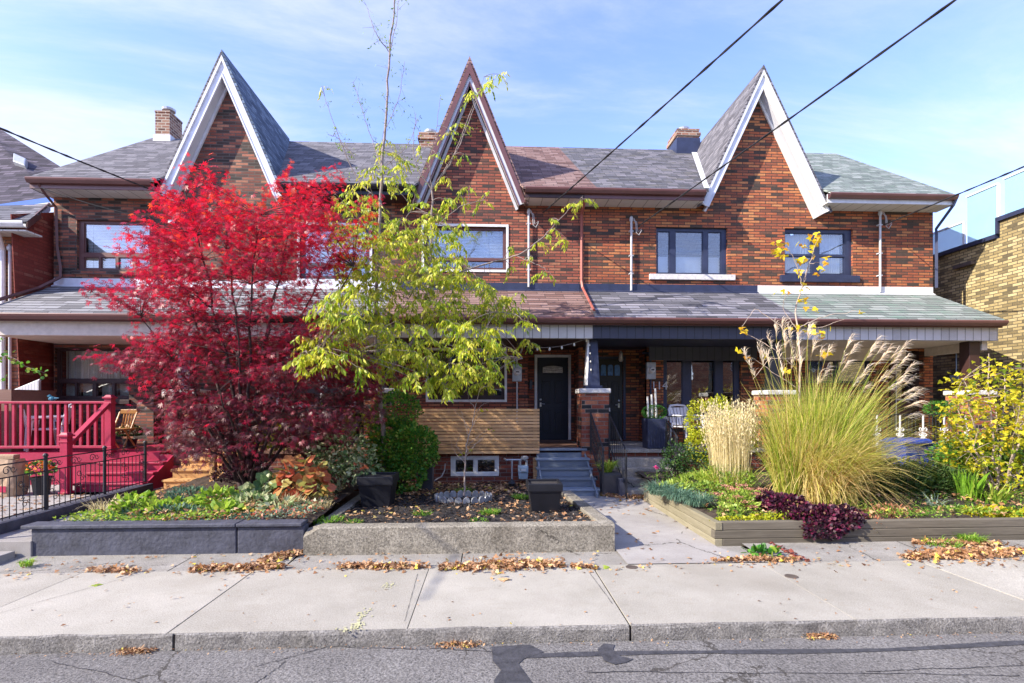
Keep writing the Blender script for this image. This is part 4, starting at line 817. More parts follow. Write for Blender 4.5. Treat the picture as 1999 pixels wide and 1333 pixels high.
# slatted cedar screen on the middle porch
cs = thing('slatted_screen', (-.2, 10.24, .6), 'horizontal cedar slat screen across the middle porch', 'screen')
xa, xb = X(812, 10.26), X(1053, 10.26); zt, zb_ = Z(930, 797, 10.26), Z(930, 886, 10.26); n = 14; hh = (zt-zb_)/n
for k in range(n):
    m = MB(); cuts = [xa] + sorted(random.uniform(xa+.4, xb-.4) for _ in range(random.choice((0, 1, 1)))) + [xb]
    for p, q in zip(cuts, cuts[1:]): m.box(p+.001, q-.001, 10.235+random.uniform(0, .006), 10.262, zb_+k*hh+.004, zb_+(k+1)*hh-.009)
    m.build('slat', M['cedar'], cs, bevel=.003)
for x in (xa+.1, (xa+xb)/2, xb-.08): MB().box(x-.04, x+.04, 10.264, 10.3, zb_+.01, zt-.01).build('batten', M['cedar'], cs)
m = MB()
for k in range(8): m.box(xb-.13, xb-.005, 10.236, 10.262, .02+k*.078, .09+k*.078)
m.build('corner_slat', M['cedar'], cs, bevel=.003)
# iron stair railings
def iron_rail(x, ya, za, yb, zb, hz=.82, label='', twist=False, n=9, group='black iron stair railings'):
    t = thing('stair_railing', (x, yb, 0), label, 'railing', group); s = (zb-za)/(yb-ya)
    MB().tube([(x, ya, za), (x, yb, zb), (x, yb-.03, zb-.04)], .016, n=6).build('handrail', M['iron'], t)
    MB().tube([(x, ya, za-.65), (x, yb, zb-.65)], .011, n=5).build('bottom_rail', M['iron'], t)
    for y, z in ((ya, za), (yb, zb)): MB().box(x-.014, x+.014, y-.014, y+.014, max(.0, z-hz), z).build('post', M['iron'], t)
    for k in range(1, n):
        y = ya+(yb-ya)*k/n; z = za+(zb-za)*k/n; m = MB(); m.tube([(x, y, z-.65), (x, y, z)], .007, n=4)
        if twist: scroll(m, (x, y+.02, z-.22), .045, 'x', flip=1); scroll(m, (x, y-.02, z-.42), .045, 'x', flip=-1)
        m.build('baluster', M['iron'], t)
    return t
iron_rail(2.06, 10.28, Z(1142, 806, 10.28), 9.15, Z(1166, 876, 9.15), label='black scrolled iron railing beside the blue steps', twist=True, n=12)
iron_rail(2.44, 10.28, Z(1192, 808, 10.28), 9.0, Z(1225, 880, 9.0), label='black iron railing on the left side of the concrete steps', hz=.9)
iron_rail(3.62, 10.28, Z(1283, 822, 10.28), 9.7, Z(1299, 852, 9.7), label='short black iron railing beside the tall fluted planter', twist=True, n=6)
pr = thing('porch_railing', (5, 10.36, .79), 'thin black iron railing along the porch of house 114', 'railing'); z1 = Z(1380, 812, 10.36)
MB().box(3.66, 5.7, 10.35, 10.37, z1-.02, z1).box(3.66, 5.7, 10.353, 10.367, .86, .875).build('rail', M['iron'], pr)
for k in range(14): MB().box(3.7+k*.148, 3.71+k*.148, 10.354, 10.366, .79, z1-.021).build('baluster', M['iron'], pr)
# ornate white and black railing of house 5
orr = thing('porch_railing', (9, 10.1, .4), 'black porch railing with white painted scroll balusters', 'railing')
YO = 10.05; x0_, x1_ = X(1690, YO), X(1905, YO); zt_, zb2 = Z(1800, 808, YO), Z(1800, 884, YO)
MB().box(x0_, x1_, YO-.01, YO+.01, zt_-.02, zt_).box(x0_, x1_, YO-.008, YO+.008, zb2, zb2+.015).build('rail', M['iron'], orr)
k = 0; x = x0_+.04
while x < x1_:
    c = min(((abs(x-X(p, YO)), p) for p in (1712, 1757, 1802, 1843, 1885)))[0]
    if c > .09: MB().box(x-.006, x+.006, YO-.006, YO+.006, zb2+.015, zt_-.021).build('baluster', M['iron'], orr)
    x += .072
for p in (1712, 1757, 1802, 1843, 1885):
    x = X(p, YO); zc = (zt_+zb2)/2-.04; m = MB().box(x-.012, x+.012, YO-.01, YO+.01, zb2+.016, zt_-.022)
    for sx in (-1, 1):
        for sz, q in ((.13, .045), (-.1, .055), (.02, .04)): scroll(m, (x+sx*.05, YO, zc+sz), q, 'y', 1.2, .008, flip=sx*(1 if sz > 0 else -1), start=0 if sx < 0 else math.pi)
        m.tube([(x, YO, zc+.1), (x+sx*.045, YO, zc), (x, YO, zc-.12)], .009, n=4)
    m.build('scroll_baluster', M['white'], orr)
# iron garden fence on its kerb
fe = thing('garden_fence', (-6, 7.5, .3), 'low black wrought iron fence with scrolls between the two left front paths', 'fence')
A, Bf = np.array((-5.78, 5.9)), np.array((-6.02, 9.3)); zt1 = 1.0; zb1 = .33
def fp(t, z): q = A+(Bf-A)*t; return (q[0], q[1], z)
MB().tube([fp(0, zt1), fp(1, zt1)], .009, n=4).tube([fp(0, zt1-.16), fp(1, zt1-.16)], .008, n=4).tube([fp(0, zb1+.03), fp(1, zb1+.03)], .008, n=4).build('rail', M['iron'], fe)
for t in (0.02, .34, .68, .99): m = MB().tube([fp(t, .2), fp(t, zt1+.05)], .022, n=8); m.lathe(fp(t, zt1+.03), [(.028, 0), (.032, .02), (.015, .045)], 8); m.build('post', M['iron'], fe)
for k in range(1, 34):
    t = k/34
    if min(abs(t-q) for q in (.34, .68)) < .012: continue
    m = MB().tube([fp(t, zb1), fp(t, zt1-.16)], .0065, n=4); c = fp(t, .6)
    if k % 5 == 3:
        for dz, fl_ in ((-.13, 1), (-.04, -1), (.05, 1), (.13, -1)): scroll(m, (c[0], c[1]+.028*fl_, c[2]+dz), .05, 'x', 1.3, .005, flip=fl_)
    m.build('picket', M['iron'], fe)
for k in range(9):
    m = MB(); c = fp((k+.6)/9.2, zt1-.08); scroll(m, (c[0], c[1]-.03, c[2]), .06, 'x', 1.2, .006); scroll(m, (c[0], c[1]+.06, c[2]+.01), .045, 'x', 1.1, .005, flip=-1); m.build('scroll', M['iron'], fe)
tag(MB().add([(-5.9, 5.9, .15), (-5.7, 5.9, .15), (-5.9, 9.3, .15), (-6.12, 9.3, .15), (-5.9, 5.9, .325), (-5.7, 5.9, .325), (-5.9, 9.3, .325), (-6.12, 9.3, .325)], [(0, 1, 2, 3), (4, 5, 6, 7), (0, 1, 5, 4), (1, 2, 6, 5), (2, 3, 7, 6), (3, 0, 4, 7)]).build('fence_curb', M['bluewall'], bevel=.01), 'low slate painted kerb carrying the wrought iron fence', 'curb')

# ------------------------------------------------------------------ garden walls and beds
PW = 5.9; cx0, cx1 = X(592, PW), X(1200, PW)
pl = thing('concrete_planter', (-.3, PW, 0), 'low grey concrete retaining wall round the black mulch bed', 'garden wall')
zf = .335
m = MB(); n = 40
vs = []; 
for i in range(n+1):
    x = cx0+(cx1-cx0)*i/n; cham = .1 if i == 0 else (.05 if i == 1 else 0)
    for y, z in ((PW, .0), (PW, zf-cham-.02), (PW+.015, zf-cham+random.gauss(0, .002)), (PW+.16, zf-cham*.5+random.gauss(0, .002)), (PW+.16, .0)): vs.append((x, y, z))
m.add(vs, [(i*5+k, i*5+(k+1) % 5, (i+1)*5+(k+1) % 5, (i+1)*5+k) for i in range(n) for k in range(5)]+[(0, 1, 2, 3, 4), tuple(n*5+k for k in range(5))], .5); m.build('front_wall', M['concrete'], pl)
MB().add([(cx1-.17, PW+.16, 0), (cx1, PW+.162, 0), (1.38, 8.6, 0), (1.21, 8.6, 0), (cx1-.17, PW+.16, zf), (cx1, PW+.162, zf), (1.38, 8.6, .26), (1.21, 8.6, .26)], [(0, 1, 2, 3), (4, 5, 6, 7), (0, 1, 5, 4), (1, 2, 6, 5), (2, 3, 7, 6), (3, 0, 4, 7)]).build('side_wall', M['concrete'], pl, bevel=.01)
MB().box(cx0, cx0+.14, PW+.162, 8.6, 0, .27).build('side_wall', M['concrete'], pl, bevel=.01)
bl = thing('garden_wall', (-3.7, 5.96, 0), 'slate blue painted masonry garden wall with a flat cap', 'garden wall')
bx0, bx1, bm_ = X(62, 5.98), cx0-.012, X(463, 5.98)
for a, b in ((bx0, bm_-.006), (bm_+.006, bx1)): MB().box(a, b, 5.97, 6.12, 0, .33).build('wall_block', M['bluewall'], bl, bevel=.012)
MB().box(bx0-.09, bm_-.003, 5.94, 6.16, .331, .375).box(bm_+.003, bx1-.02, 5.94, 6.16, .331, .372).build('cap', M['bluewall'], bl, bevel=.01)
MB().box(bx0+.001, bx0+.14, 6.121, 8.6, 0, .3).build('side_wall', M['bluewall'], bl, bevel=.01)
tm = thing('timber_bed_wall', (6, 6.1, 0), 'weathered stacked timber retaining wall of the flower bed', 'garden wall')
TY = 6.06; TX = 2.72
for k in range(3):
    z0 = .0+k*.1; MB().box(TX+(.1 if k != 1 else .0), 7.2, TY+.004*k, TY+.1+.004*k, z0+.002, z0+.098, .3+.2*k).box(7.21, 14, TY+.004*k, TY+.1, z0+.002, z0+.098, .5-.1*k).build('front_timber', M['timber'], tm, bevel=.008)
    MB().box(TX+.004*k, TX+.1, TY+(.0 if k != 1 else .101), 8.9, z0+.002, z0+.098, .8-.2*k).build('side_timber', M['timber_y'], tm, bevel=.008)
def bed(name, x0, x1, y0, y1, zf_, mat, nx, ny, amp, label=None):
    vs = []
    for j in range(ny+1):
        for i in range(nx+1):
            x, y = x0+(x1-x0)*i/nx, y0+(y1-y0)*j/ny; vs.append((x, y, zf_(x, y)+random.uniform(-amp, amp)))
    m = MB().add(vs, [(j*(nx+1)+i, j*(nx+1)+i+1, (j+1)*(nx+1)+i+1, (j+1)*(nx+1)+i) for j in range(ny) for i in range(nx)], .5)
    return tag(m.build(name, mat), kind='structure')
zmul = lambda x, y: .285-.04*max(0, y-6)
zleft = lambda x, y: .31+.03*math.sin(x*1.7)*math.cos(y)+.03*max(0, y-6.1)
zright = lambda x, y: .26+.05*max(0, min(y-6.2, 3))
bed('mulch_bed', cx0+.13, 1.3, 6.05, 10.36, zmul, M['mulch'], 70, 80, .012)
bed('soil_bed', -5.05, cx0-.0, 6.1, 10.3, zleft, M['soil'], 50, 60, .015)
bed('soil_bed', 2.81, 14, 6.15, 9.9, zright, M['soil'], 90, 40, .015)
tag(MB().box(13.5, 30, 6.1, 12, -.02, .24).build('yard_ground', M['ground']), kind='structure')

# ------------------------------------------------------------------ pots, meters and small things
def pot(x, y, z, w, h, label, group='large square plastic pots', mat='black'):
    t = thing('plant_pot', (x, y, z), label, 'pot', group)
    m = MB(); k = .74; m.add([(x+sx*w/2*q, y+sy*w/2*q, zz_) for zz_, q in ((z, k), (z+h*.72, .92)) for sx, sy in ((-1, -1), (1, -1), (1, 1), (-1, 1))], [(0, 1, 2, 3), (0, 1, 5, 4), (1, 2, 6, 5), (2, 3, 7, 6), (3, 0, 4, 7)])
    m.build('pot_body', M[mat], t, bevel=.006)
    MB().box(x-w*.47, x+w*.47, y-w*.47, y+w*.47, z+h*.725, z+h*.74).build('pot_band', M['charcoal'], t)
    r = MB(); o, i = w/2, w/2-.03; a = z+h*.742; b = z+h
    for q in ((x-o, x+o, y-o, y-i), (x-o, x+o, y+i, y+o), (x-o, x-i, y-i, y+i), (x+i, x+o, y-i, y+i)): r.box(q[0], q[1], q[2], q[3], a, b)
    r.build('pot_rim', M[mat], t, bevel=.008); MB().box(x-i+.001, x+i-.001, y-i+.001, y+i-.001, b-.06, b-.035).build('pot_soil', M['mulch'], t)
    return t
p1_ = P(736, 978, 7.6); pot(p1_[0], 7.7, zmul(0, 7.7)-.01, .52, .47, 'large black square pot at the left end of the mulch bed')
p2_ = P(1063, 990, 7.0); pot(p2_[0], 7.1, zmul(0, 7.1)-.01, .47, .42, 'large black square pot in front of the blue steps')
t = thing('plant_pot', (2.26, 9.45, .03), 'tall charcoal pot of lime grass between the two stair railings', 'pot'); m = MB().taper(2.1, 2.42, 9.3, 9.6, .03, .43, 1.1); m.build('pot_body', M['charcoal'], t, bevel=.01); MB().box(2.09, 2.43, 9.29, 9.61, .431, .45).build('pot_rim', M['charcoal'], t, bevel=.006)
# tall fluted planter with birch sticks
fx = (X(1258, 10.5)+X(1300, 10.5))/2; t = thing('tall_planter', (fx, 10.55, .79), 'tall black ribbed planter with birch sticks by the 114 sign', 'planter')
zt_ = Z(1278, 817, 10.5); m = MB().taper(fx-.19, fx+.19, 10.38, 10.76, .79, zt_, 1.08)
for k in range(7): xx = fx-.16+k*.053; m.box(xx-.012, xx+.012, 10.368, 10.385, .8, zt_-.03)
m.build('planter_body', M['navy'], t, bevel=.008)
for k, (a, b, c) in enumerate(((1265, 1264, 774), (1273, 1272, 770), (1281, 1279, 758))):
    p = P(a, 815, 10.55); q = P(b, c, 10.55); MB().tube([p, (p+q)/2+np.array((.004, 0, 0)), q], .024, .02, n=9).build('birch_stick', M['birch'], t)
# gas meter
gx = X(1021, 10.1); gz = Z(1021, 921, 10.1); t = thing('gas_meter', (gx, 10.1, .15), 'pale blue gas meter with grey pipes under the porch', 'meter')
m = MB().box(gx-.1, gx+.1, 10.02, 10.17, gz-.02, gz+.13); m.box(gx-.075, gx+.075, 9.99, 10.02, gz-.0, gz+.11); m.taper(gx-.085, gx+.085, 10.03, 10.16, gz-.14, gz-.021, 1.15); m.build('meter_body', M['gasmeter'], t, bevel=.018)
MB().box(gx-.045, gx+.045, 9.983, 9.989, gz+.03, gz+.075).build('meter_dial', M['white'], t)
m = MB().tube([(gx-.06, 10.09, gz+.13), (gx-.06, 10.09, gz+.22), (gx-.02, 10.09, gz+.27), (gx+.03, 10.09, gz+.27), (gx+.07, 10.09, gz+.21), (gx+.07, 10.09, gz+.13)], .026, n=8); m.tube([(gx-.04, 10.09, gz+.24), (gx-.33, 10.09, gz+.24), (gx-.36, 10.3, gz+.24)], .02, n=8); m.tube([(gx-.22, 10.07, gz+.24), (gx-.22, 10.07, .1)], .018, n=8); m.lathe((gx+.03, 10.08, gz+.24), [(.05, 0), (.075, .02), (.075, .06), (.04, .08)], 12); m.build('pipe', M['grey_metal'], t)
# garden lantern, rubber ring of edging, hose, flag
lx = X(999, 9.6); t = thing('garden_lantern', (lx, 9.6, .13), 'small black path lantern in the mulch below the gas meter', 'lantern'); MB().lathe((lx, 9.6, .1), [(.05, 0), (.055, .12), (.03, .13)], 10).build('lantern_body', M['black'], t); MB().lathe((lx, 9.6, .23), [(.085, 0), (.03, .06), (.01, .08)], 10).build('lantern_cap', M['black'], t)
ec = P(905, 970, 8.15); t = thing('edging_ring', (ec[0], 8.1, zmul(0, 8.1)), 'ring of pale scalloped garden edging round the bare sapling', 'edging')
for k in range(22):
    w = 2*math.pi*k/22; cx_, cyy = ec[0]+.42*math.cos(w), 8.1+.3*math.sin(w); q = []
    tx, ty = -math.sin(w), math.cos(w)
    prof = [(-.055, -.02), (.055, -.02), (.055, .06), (.035, .095), (0, .11), (-.035, .095), (-.055, .06)]
    vs = [(cx_+tx*a+math.cos(w)*d, cyy+ty*a+math.sin(w)*d, zmul(0, 8.1)+b+.0) for d in (0, .03) for a, b in prof]
    MB().add(vs, [tuple(range(7)), tuple(range(13, 6, -1))]+[(i, (i+1) % 7, 7+(i+1) % 7, 7+i) for i in range(7)]).build('edging_piece', M['edging'], t, bevel=.006)
tag(MB().tube([P(869, 905, 10.2), P(868, 918, 10.2), P(862, 930, 10.15), P(848, 938, 10.1)], .014, n=6).build('garden_hose', M['cablegrey']), 'short grey hose hanging on the brick beside the green hedge', 'hose')
rb_ = X(830, 9.2); t = thing('storage_tub', (rb_, 9.3, .15), 'grey plastic tub half hidden behind the green hedge', 'tub'); MB().taper(rb_-.12, rb_+.12, 9.2, 9.45, .12, .62, 1.1).build('tub_body', M['charcoal'], t, bevel=.01); MB().box(rb_-.14, rb_+.14, 9.18, 9.47, .621, .65).build('tub_lid', M['charcoal'], t, bevel=.01)
# string lights on the middle porch
sl_ = thing('string_lights', (1.4, 10.5, 2.8), 'string of round white bulbs under the middle porch roof', 'string lights'); pts = []
a = P(1025, 676, 10.6); b = P(1153, 658, 10.45)
for k in range(17): q = k/16; p = a+(b-a)*q; p[2] -= .1*math.sin(math.pi*q)*1; pts.append(p)
MB().tube(pts, .005, n=4).build('light_cable', M['cablegrey'], sl_)
for k in (3, 6, 9, 12, 15): MB().lathe(pts[k]-np.array((0, 0, .05)), [(.008, .05), (.018, .035), (.024, .01), (.018, -.01), (.004, -.02)], 10).build('bulb', M['bulb'], sl_)
for k in range(4): p = pts[-1]-np.array((.02-.01*k, 0, .17*(k+1))); MB().lathe(p, [(.006, .03), (.014, .015), (.014, -.005), (.003, -.015)], 8).build('bulb', M['bulb'], sl_)
MB().tube([pts[-1], pts[-1]+np.array((.012, 0, -.75))], .004, n=4).build('light_cable', M['cable'], sl_)
t = thing('porch_spotlight', (1.35, 10.9, 3.0), 'twin white spotlights under the middle porch ceiling', 'light')
for px_ in (1083, 1096): p = P(px_, 661, 10.9); MB().lathe(p, [(.03, -.03), (.045, 0), (.03, .05), (.012, .09)], 10).build('spot_head', M['grey_metal'], t)
# white plastic chairs, folded oak chair and flowerpot on the left porch
def plastic_chair(x, y, z, rot, label, group=None):
    t = thing('patio_chair', (x, y, z), label, 'chair', group); c, s_ = math.cos(rot), math.sin(rot)
    def tr(p): return (x+p[0]*c-p[1]*s_, y+p[0]*s_+p[1]*c, z+p[2])
    def bb(a, name): m = MB().box(*a); m.v = [tr(p) for p in m.v]; return m.build(name, M['plasticwhite'], t, bevel=.015)
    bb((-.22, .22, -.22, .2, .4, .43), 'seat')
    m = MB()
    for k in range(5): m.add([(-.2+k*.085, .2, .45), (-.2+k*.085+.06, .2, .45), (-.23+k*.097+.07, .3, .84), (-.23+k*.097, .3, .84), (-.2+k*.085, .225, .45), (-.2+k*.085+.06, .225, .45), (-.23+k*.097+.07, .325, .84), (-.23+k*.097, .325, .84)], [(0, 1, 2, 3), (4, 5, 6, 7), (0, 1, 5, 4), (1, 2, 6, 5), (2, 3, 7, 6), (3, 0, 4, 7)])
    m.tube([(-.25, .24, .5), (-.26, .3, .8), (-.2, .325, .88), (0, .33, .9), (.2, .325, .88), (.26, .3, .8), (.25, .24, .5)], .025, n=6); m.v = [tr(p) for p in m.v]; m.build('backrest', M['plasticwhite'], t)
    for sx in (-1, 1):
        m = MB().tube([(sx*.25, .26, .66), (sx*.28, 0, .66), (sx*.27, -.22, .64), (sx*.25, -.26, .56)], .028, n=6); m.v = [tr(p) for p in m.v]; m.build('armrest', M['plasticwhite'], t)
        for yy in (-.24, .24):
            m = MB().tube([(sx*.23, yy*.9, .6 if yy < 0 else .5), (sx*.27, yy*1.15, 0)], .03, .02, n=6); m.v = [tr(p) for p in m.v]; m.build('leg', M['plasticwhite'], t)
    return t
plastic_chair(X(50, 10.6), 10.75, FL, R(160), 'white plastic patio chair behind the balusters, left of the pair', 'white plastic patio chairs'); plastic_chair(X(88, 10.5), 10.6, FL, R(-60), 'white plastic patio chair behind the balusters, right of the pair', 'white plastic patio chairs')
plastic_chair(X(1345, 11.1), 11.2, .79, R(20), 'white slatted patio chair below the big navy window')
wx = X(236, 10.6); t = thing('folding_chair', (wx, 10.7, FL), 'varnished oak folding chair beside the crimson newel post', 'chair')
m = MB(); zt_ = Z(236, 802, 10.7)
for k in range(5): xx = wx-.11+k*.055; m.tube([(xx, 10.78, FL+.42), (xx+.015, 10.84, zt_-.05)], .012, n=6)
m.build('back_spindles', M['chairwood'], t); MB().box(wx-.16, wx+.18, 10.82, 10.85, zt_-.06, zt_+.03).build('top_rail', M['chairwood'], t, bevel=.01); MB().box(wx-.2, wx+.18, 10.4, 10.8, FL+.4, FL+.43).build('seat', M['chairwood'], t, bevel=.01)
for sx in (-.18, .16):
    MB().tube([(wx+sx, 10.42, FL), (wx+sx, 10.84, zt_-.02)], .017, n=6).build('leg', M['chairwood'], t); MB().tube([(wx+sx, 10.82, FL), (wx+sx, 10.45, FL+.42)], .017, n=6).build('leg', M['chairwood'], t)
bx = X(102, 10.05); t = MB(); vs = []
m = MB().lathe((bx, 10.05, zr_), [(.02, 0), (.05, .02), (.06, .05), (.035, .08), (.01, .09)], 10); m.tube([(bx+.02, 10.05, zr_+.05), (bx+.12, 10.05, zr_+.06)], .03, .008, n=6); m.lathe((bx-.045, 10.05, zr_+.07), [(.01, 0), (.03, .015), (.028, .04), (.005, .055)], 8); m.tube([(bx-.06, 10.05, zr_+.1), (bx-.1, 10.05, zr_+.095)], .01, .002, n=5)
tag(m.build('bird_ornament', plain('teal_glaze', (.03, .16, .25), .3, .3, 20)), 'small teal bird ornament sitting on the crimson handrail', 'ornament')
t = thing('paper_bag', (X(20, 8.9), 8.9, .2), 'brown kraft yard waste bag on the pavers by the deck', 'bag'); bgx = X(15, 8.9); m = MB(); vs = []; zb_ = .2
rings = [(0, .21), (.15, .23), (.35, .22), (.5, .21), (.6, .18)]
for z_, q in rings:
    for k in range(16): w = 2*math.pi*k/16; e_ = (abs(math.cos(w))**.5*math.copysign(1, math.cos(w)), abs(math.sin(w))**.5*math.copysign(1, math.sin(w))); vs.append((bgx+q*e_[0]*1.1+random.gauss(0, .008), 8.9+q*e_[1]*.8+random.gauss(0, .008), zb_+z_+random.gauss(0, .008)))
m.add(vs, [(i*16+k, i*16+(k+1) % 16, (i+1)*16+(k+1) % 16, (i+1)*16+k) for i in range(4) for k in range(16)]+[tuple(range(16))]); m.build('bag_body', M['kraft'], t)
MB().box(bgx-.17, bgx+.15, 8.84, 8.96, zb_+.6, zb_+.68).build('bag_fold', M['kraft'], t, bevel=.01)
MB().box(bgx-.16, bgx-.02, 8.71, 8.712, zb_+.05, zb_+.2).box(bgx+.03, bgx+.14, 8.71, 8.712, zb_+.08, zb_+.18).build('red_print', M['crimson'], t)
def round_pot(x, y, z, r, h, label, mat='black'):
    t = thing('flower_pot', (x, y, z), label, 'pot'); MB().lathe((x, y, z), [(r*.75, 0), (r*.95, h*.85), (r, h*.86), (r*1.05, h), (r*.9, h), (r*.85, h*.9)], 18).build('pot_body', M[mat], t); return t
fp1 = (X(76, 8.9), 8.95, .2); round_pot(*fp1, .14, .3, 'round black pot of orange flowers by the deck skirt')
fp2 = (X(247, 10.75), 10.85, FL); round_pot(*fp2, .13, .2, 'dark pot of bronze chrysanthemums on the left porch')
# white boarded stair side at far left
t = MB().add([(X(20, 11.0), 11, .8), (X(75, 11.0), 11, .8), (X(75, 11.0), 11, Z(75, 742, 11)), (X(20, 11.0), 11, Z(20, 765, 11)), (X(20, 11.0), 11.06, .8), (X(75, 11.0), 11.06, .8), (X(75, 11.0), 11.06, Z(75, 742, 11)), (X(20, 11.0), 11.06, Z(20, 765, 11))], [(0, 1, 2, 3), (4, 5, 6, 7), (0, 1, 5, 4), (1, 2, 6, 5), (2, 3, 7, 6), (3, 0, 4, 7)])
t.tube([(X(20, 11.0), 11.03, Z(20, 765, 11)), (X(76, 11.0), 11.03, Z(75, 742, 11))], .03, n=4)
tag(t.build('privacy_panel', M['lattice']), 'white boarded panel with a sloping top at the left end of the porch', 'panel')
# blue recycling bin, long window box
bxn = X(1783, 9.2); t = thing('recycling_bin', (bxn, 9.3, .3), 'blue wheeled recycling bin behind the tall grass', 'bin'); zt_ = Z(1764, 862, 9.2)
m = MB().taper(bxn-.28, bxn+.26, 9.05, 9.6, .3, zt_-.05, 1.1); m.build('bin_body', M['bluebin'], t, bevel=.02); MB().box(bxn-.33, bxn+.31, 9.0, 9.64, zt_-.045, zt_).taper(bxn-.3, bxn+.28, 9.04, 9.6, zt_, zt_+.06, .8).build('bin_lid', M['bluebin'], t, bevel=.02)
MB().box(bxn-.06, bxn+.16, 8.985, 8.998, zt_-.035, zt_-.012).build('bin_hinge', M['navy'], t)
# utility light and box on the yellow wall are added with that building
# ------------------------------------------------------------------ neighbours
nb = thing('neighbour_house', (-11.5, 12, 0), 'orange brick neighbour house with steep dark roof and bright blue fascia', 'house')
YN = 11.3
def quadp(mb, Y_, pts, t=.1): mb.prism([(X(a, Y_), Z(a, b, Y_)) for a, b in pts], 'y', Y_, Y_+t)
nx1 = X(46, YN); m = MB().box(-16, nx1, YN, 20, 0, Z(40, 432, YN)); m.build('wall', M['brick_orange'], nb)
MB().prism([(YN-.002, 0), (16, 0), (16, 7.0), (12.3, 6.15), (11.0, 5.62)], 'x', nx1-.0, nx1+.02).build('side_wall', M['brick_red'], nb)
y_a, y_b = 10.9, 12.0; m = MB(); zl = Z(48, 432, y_a)
m.slab([(-16, y_a, zl), (X(52, y_a), y_a, zl), (X(97, 12.2), 12.2, Z(97, 398, 12.2)), (-16, 12.2, Z(-60, 428, 12.2))], .05); m.build('lower_roof', M['sh_dark_p'], nb)
gutter(nb, -16, X(52, y_a), y_a-.1, zl-.02, M['white']); MB().box(-16, X(50, y_a), y_a, YN-.01, zl-.2, zl-.17).build('soffit', M['pan_soffit'], nb)
m = MB(); m.add([(X(50, y_a), y_a, zl-.16), (X(96, 12.3), 12.3, Z(96, 412, 12.3)), (X(96, 12.3), 12.3, Z(96, 394, 12.3)), (X(50, y_a), y_a, zl-.01), (X(50, y_a)+.03, y_a, zl-.16), (X(96, 12.3)+.03, 12.3, Z(96, 412, 12.3)), (X(96, 12.3)+.03, 12.3, Z(96, 394, 12.3)), (X(50, y_a)+.03, y_a, zl-.01)], [(0, 1, 2, 3), (4, 5, 6, 7), (0, 1, 5, 4), (1, 2, 6, 5), (2, 3, 7, 6), (3, 0, 4, 7)]); m.build('side_fascia', M['brownframe'], nb)
Yr = 12.8; a = P(-60, 214, Yr+4.5); b = P(150, 345, Yr+1.2); c = P(110, 384, Yr-.5); d = P(-60, 408, Yr-.5)
m = MB().slab([tuple(d), tuple(c), tuple(b), tuple(a)], .12); m.build('main_roof', shingle('purple_shingles_steep', [(0, (.03, .025, .035)), (.5, (.07, .06, .085)), (1, (.13, .11, .145))], rh=.09, bw=.3), nb)
m = MB().add([tuple(d+[0, -.03, -.0]), tuple(c+[0, -.03, -.0]), tuple(c+[0, -.03, -.13]), tuple(d+[0, -.03, -.13]), tuple(d+[0, .06, 0]), tuple(c+[0, .06, 0]), tuple(c+[0, .06, -.13]), tuple(d+[0, .06, -.13])], [(0, 1, 2, 3), (4, 5, 6, 7), (0, 1, 5, 4), (1, 2, 6, 5), (2, 3, 7, 6), (3, 0, 4, 7)]); m.build('blue_fascia', M['bluefascia'], nb)
m = MB().add([tuple(d+[0, -.05, -.13]), tuple(c+[0, -.05, -.13]), tuple(c+[0, -.05, -.2]), tuple(d+[0, -.05, -.2]), tuple(d+[0, .06, -.13]), tuple(c+[0, .06, -.13]), tuple(c+[0, .06, -.2]), tuple(d+[0, .06, -.2])], [(0, 1, 2, 3), (4, 5, 6, 7), (0, 1, 5, 4), (1, 2, 6, 5), (2, 3, 7, 6), (3, 0, 4, 7)]); m.build('white_trim', M['white'], nb)
rvp = [(-60+210*u_, 0) for u_ in (0, 1)]
# roof vent lying on the slope
def on_roof(u_, v_): lo = d+(c-d)*u_; hi = a+(b-a)*u_; return lo+(hi-lo)*v_
q0, q1, q2, q3 = on_roof(.5, .52), on_roof(.62, .52), on_roof(.62, .66), on_roof(.5, .66); nn = np.cross(q1-q0, q3-q0); nn = nn/np.linalg.norm(nn); nn = nn if nn[2] > 0 else -nn
MB().add([tuple(q) for q in (q0, q1, q2, q3)]+[tuple(q+nn*.14) for q in (q0, q1, q2, q3)], [(0, 1, 2, 3), (4, 5, 6, 7), (0, 1, 5, 4), (1, 2, 6, 5), (2, 3, 7, 6), (3, 0, 4, 7)]).build('roof_vent', M['grey_metal'], nb, bevel=.02)
m = MB().tube([(X(-5, 11.0), 11.0, zl-.2), (X(10, YN), YN-.06, zl-.5), (X(10, YN), YN-.06, .3)], .05, n=8); m.build('downspout', M['white'], nb)
m = MB().tube([(X(24, YN), YN-.05, Z(24, 490, YN)), (X(24, YN), YN-.05, .3)], .028, n=8); m.lathe((X(24, YN), YN-.06, Z(24, 490, YN)), [(.04, 0), (.05, .06), (.02, .12)], 10); m.build('conduit_mast', M['conduit'], nb)
nbc = MB().box(-13, X(58, 10.4), 10.3, YN, 2.98, 3.3)
nbp = MB().box(X(-100, 10.2), X(22, 10.2), 10.2, 11.2, .2, Z(10, 760, 10.2)); nbp.build('porch_side', M['deckbrown'], nb)
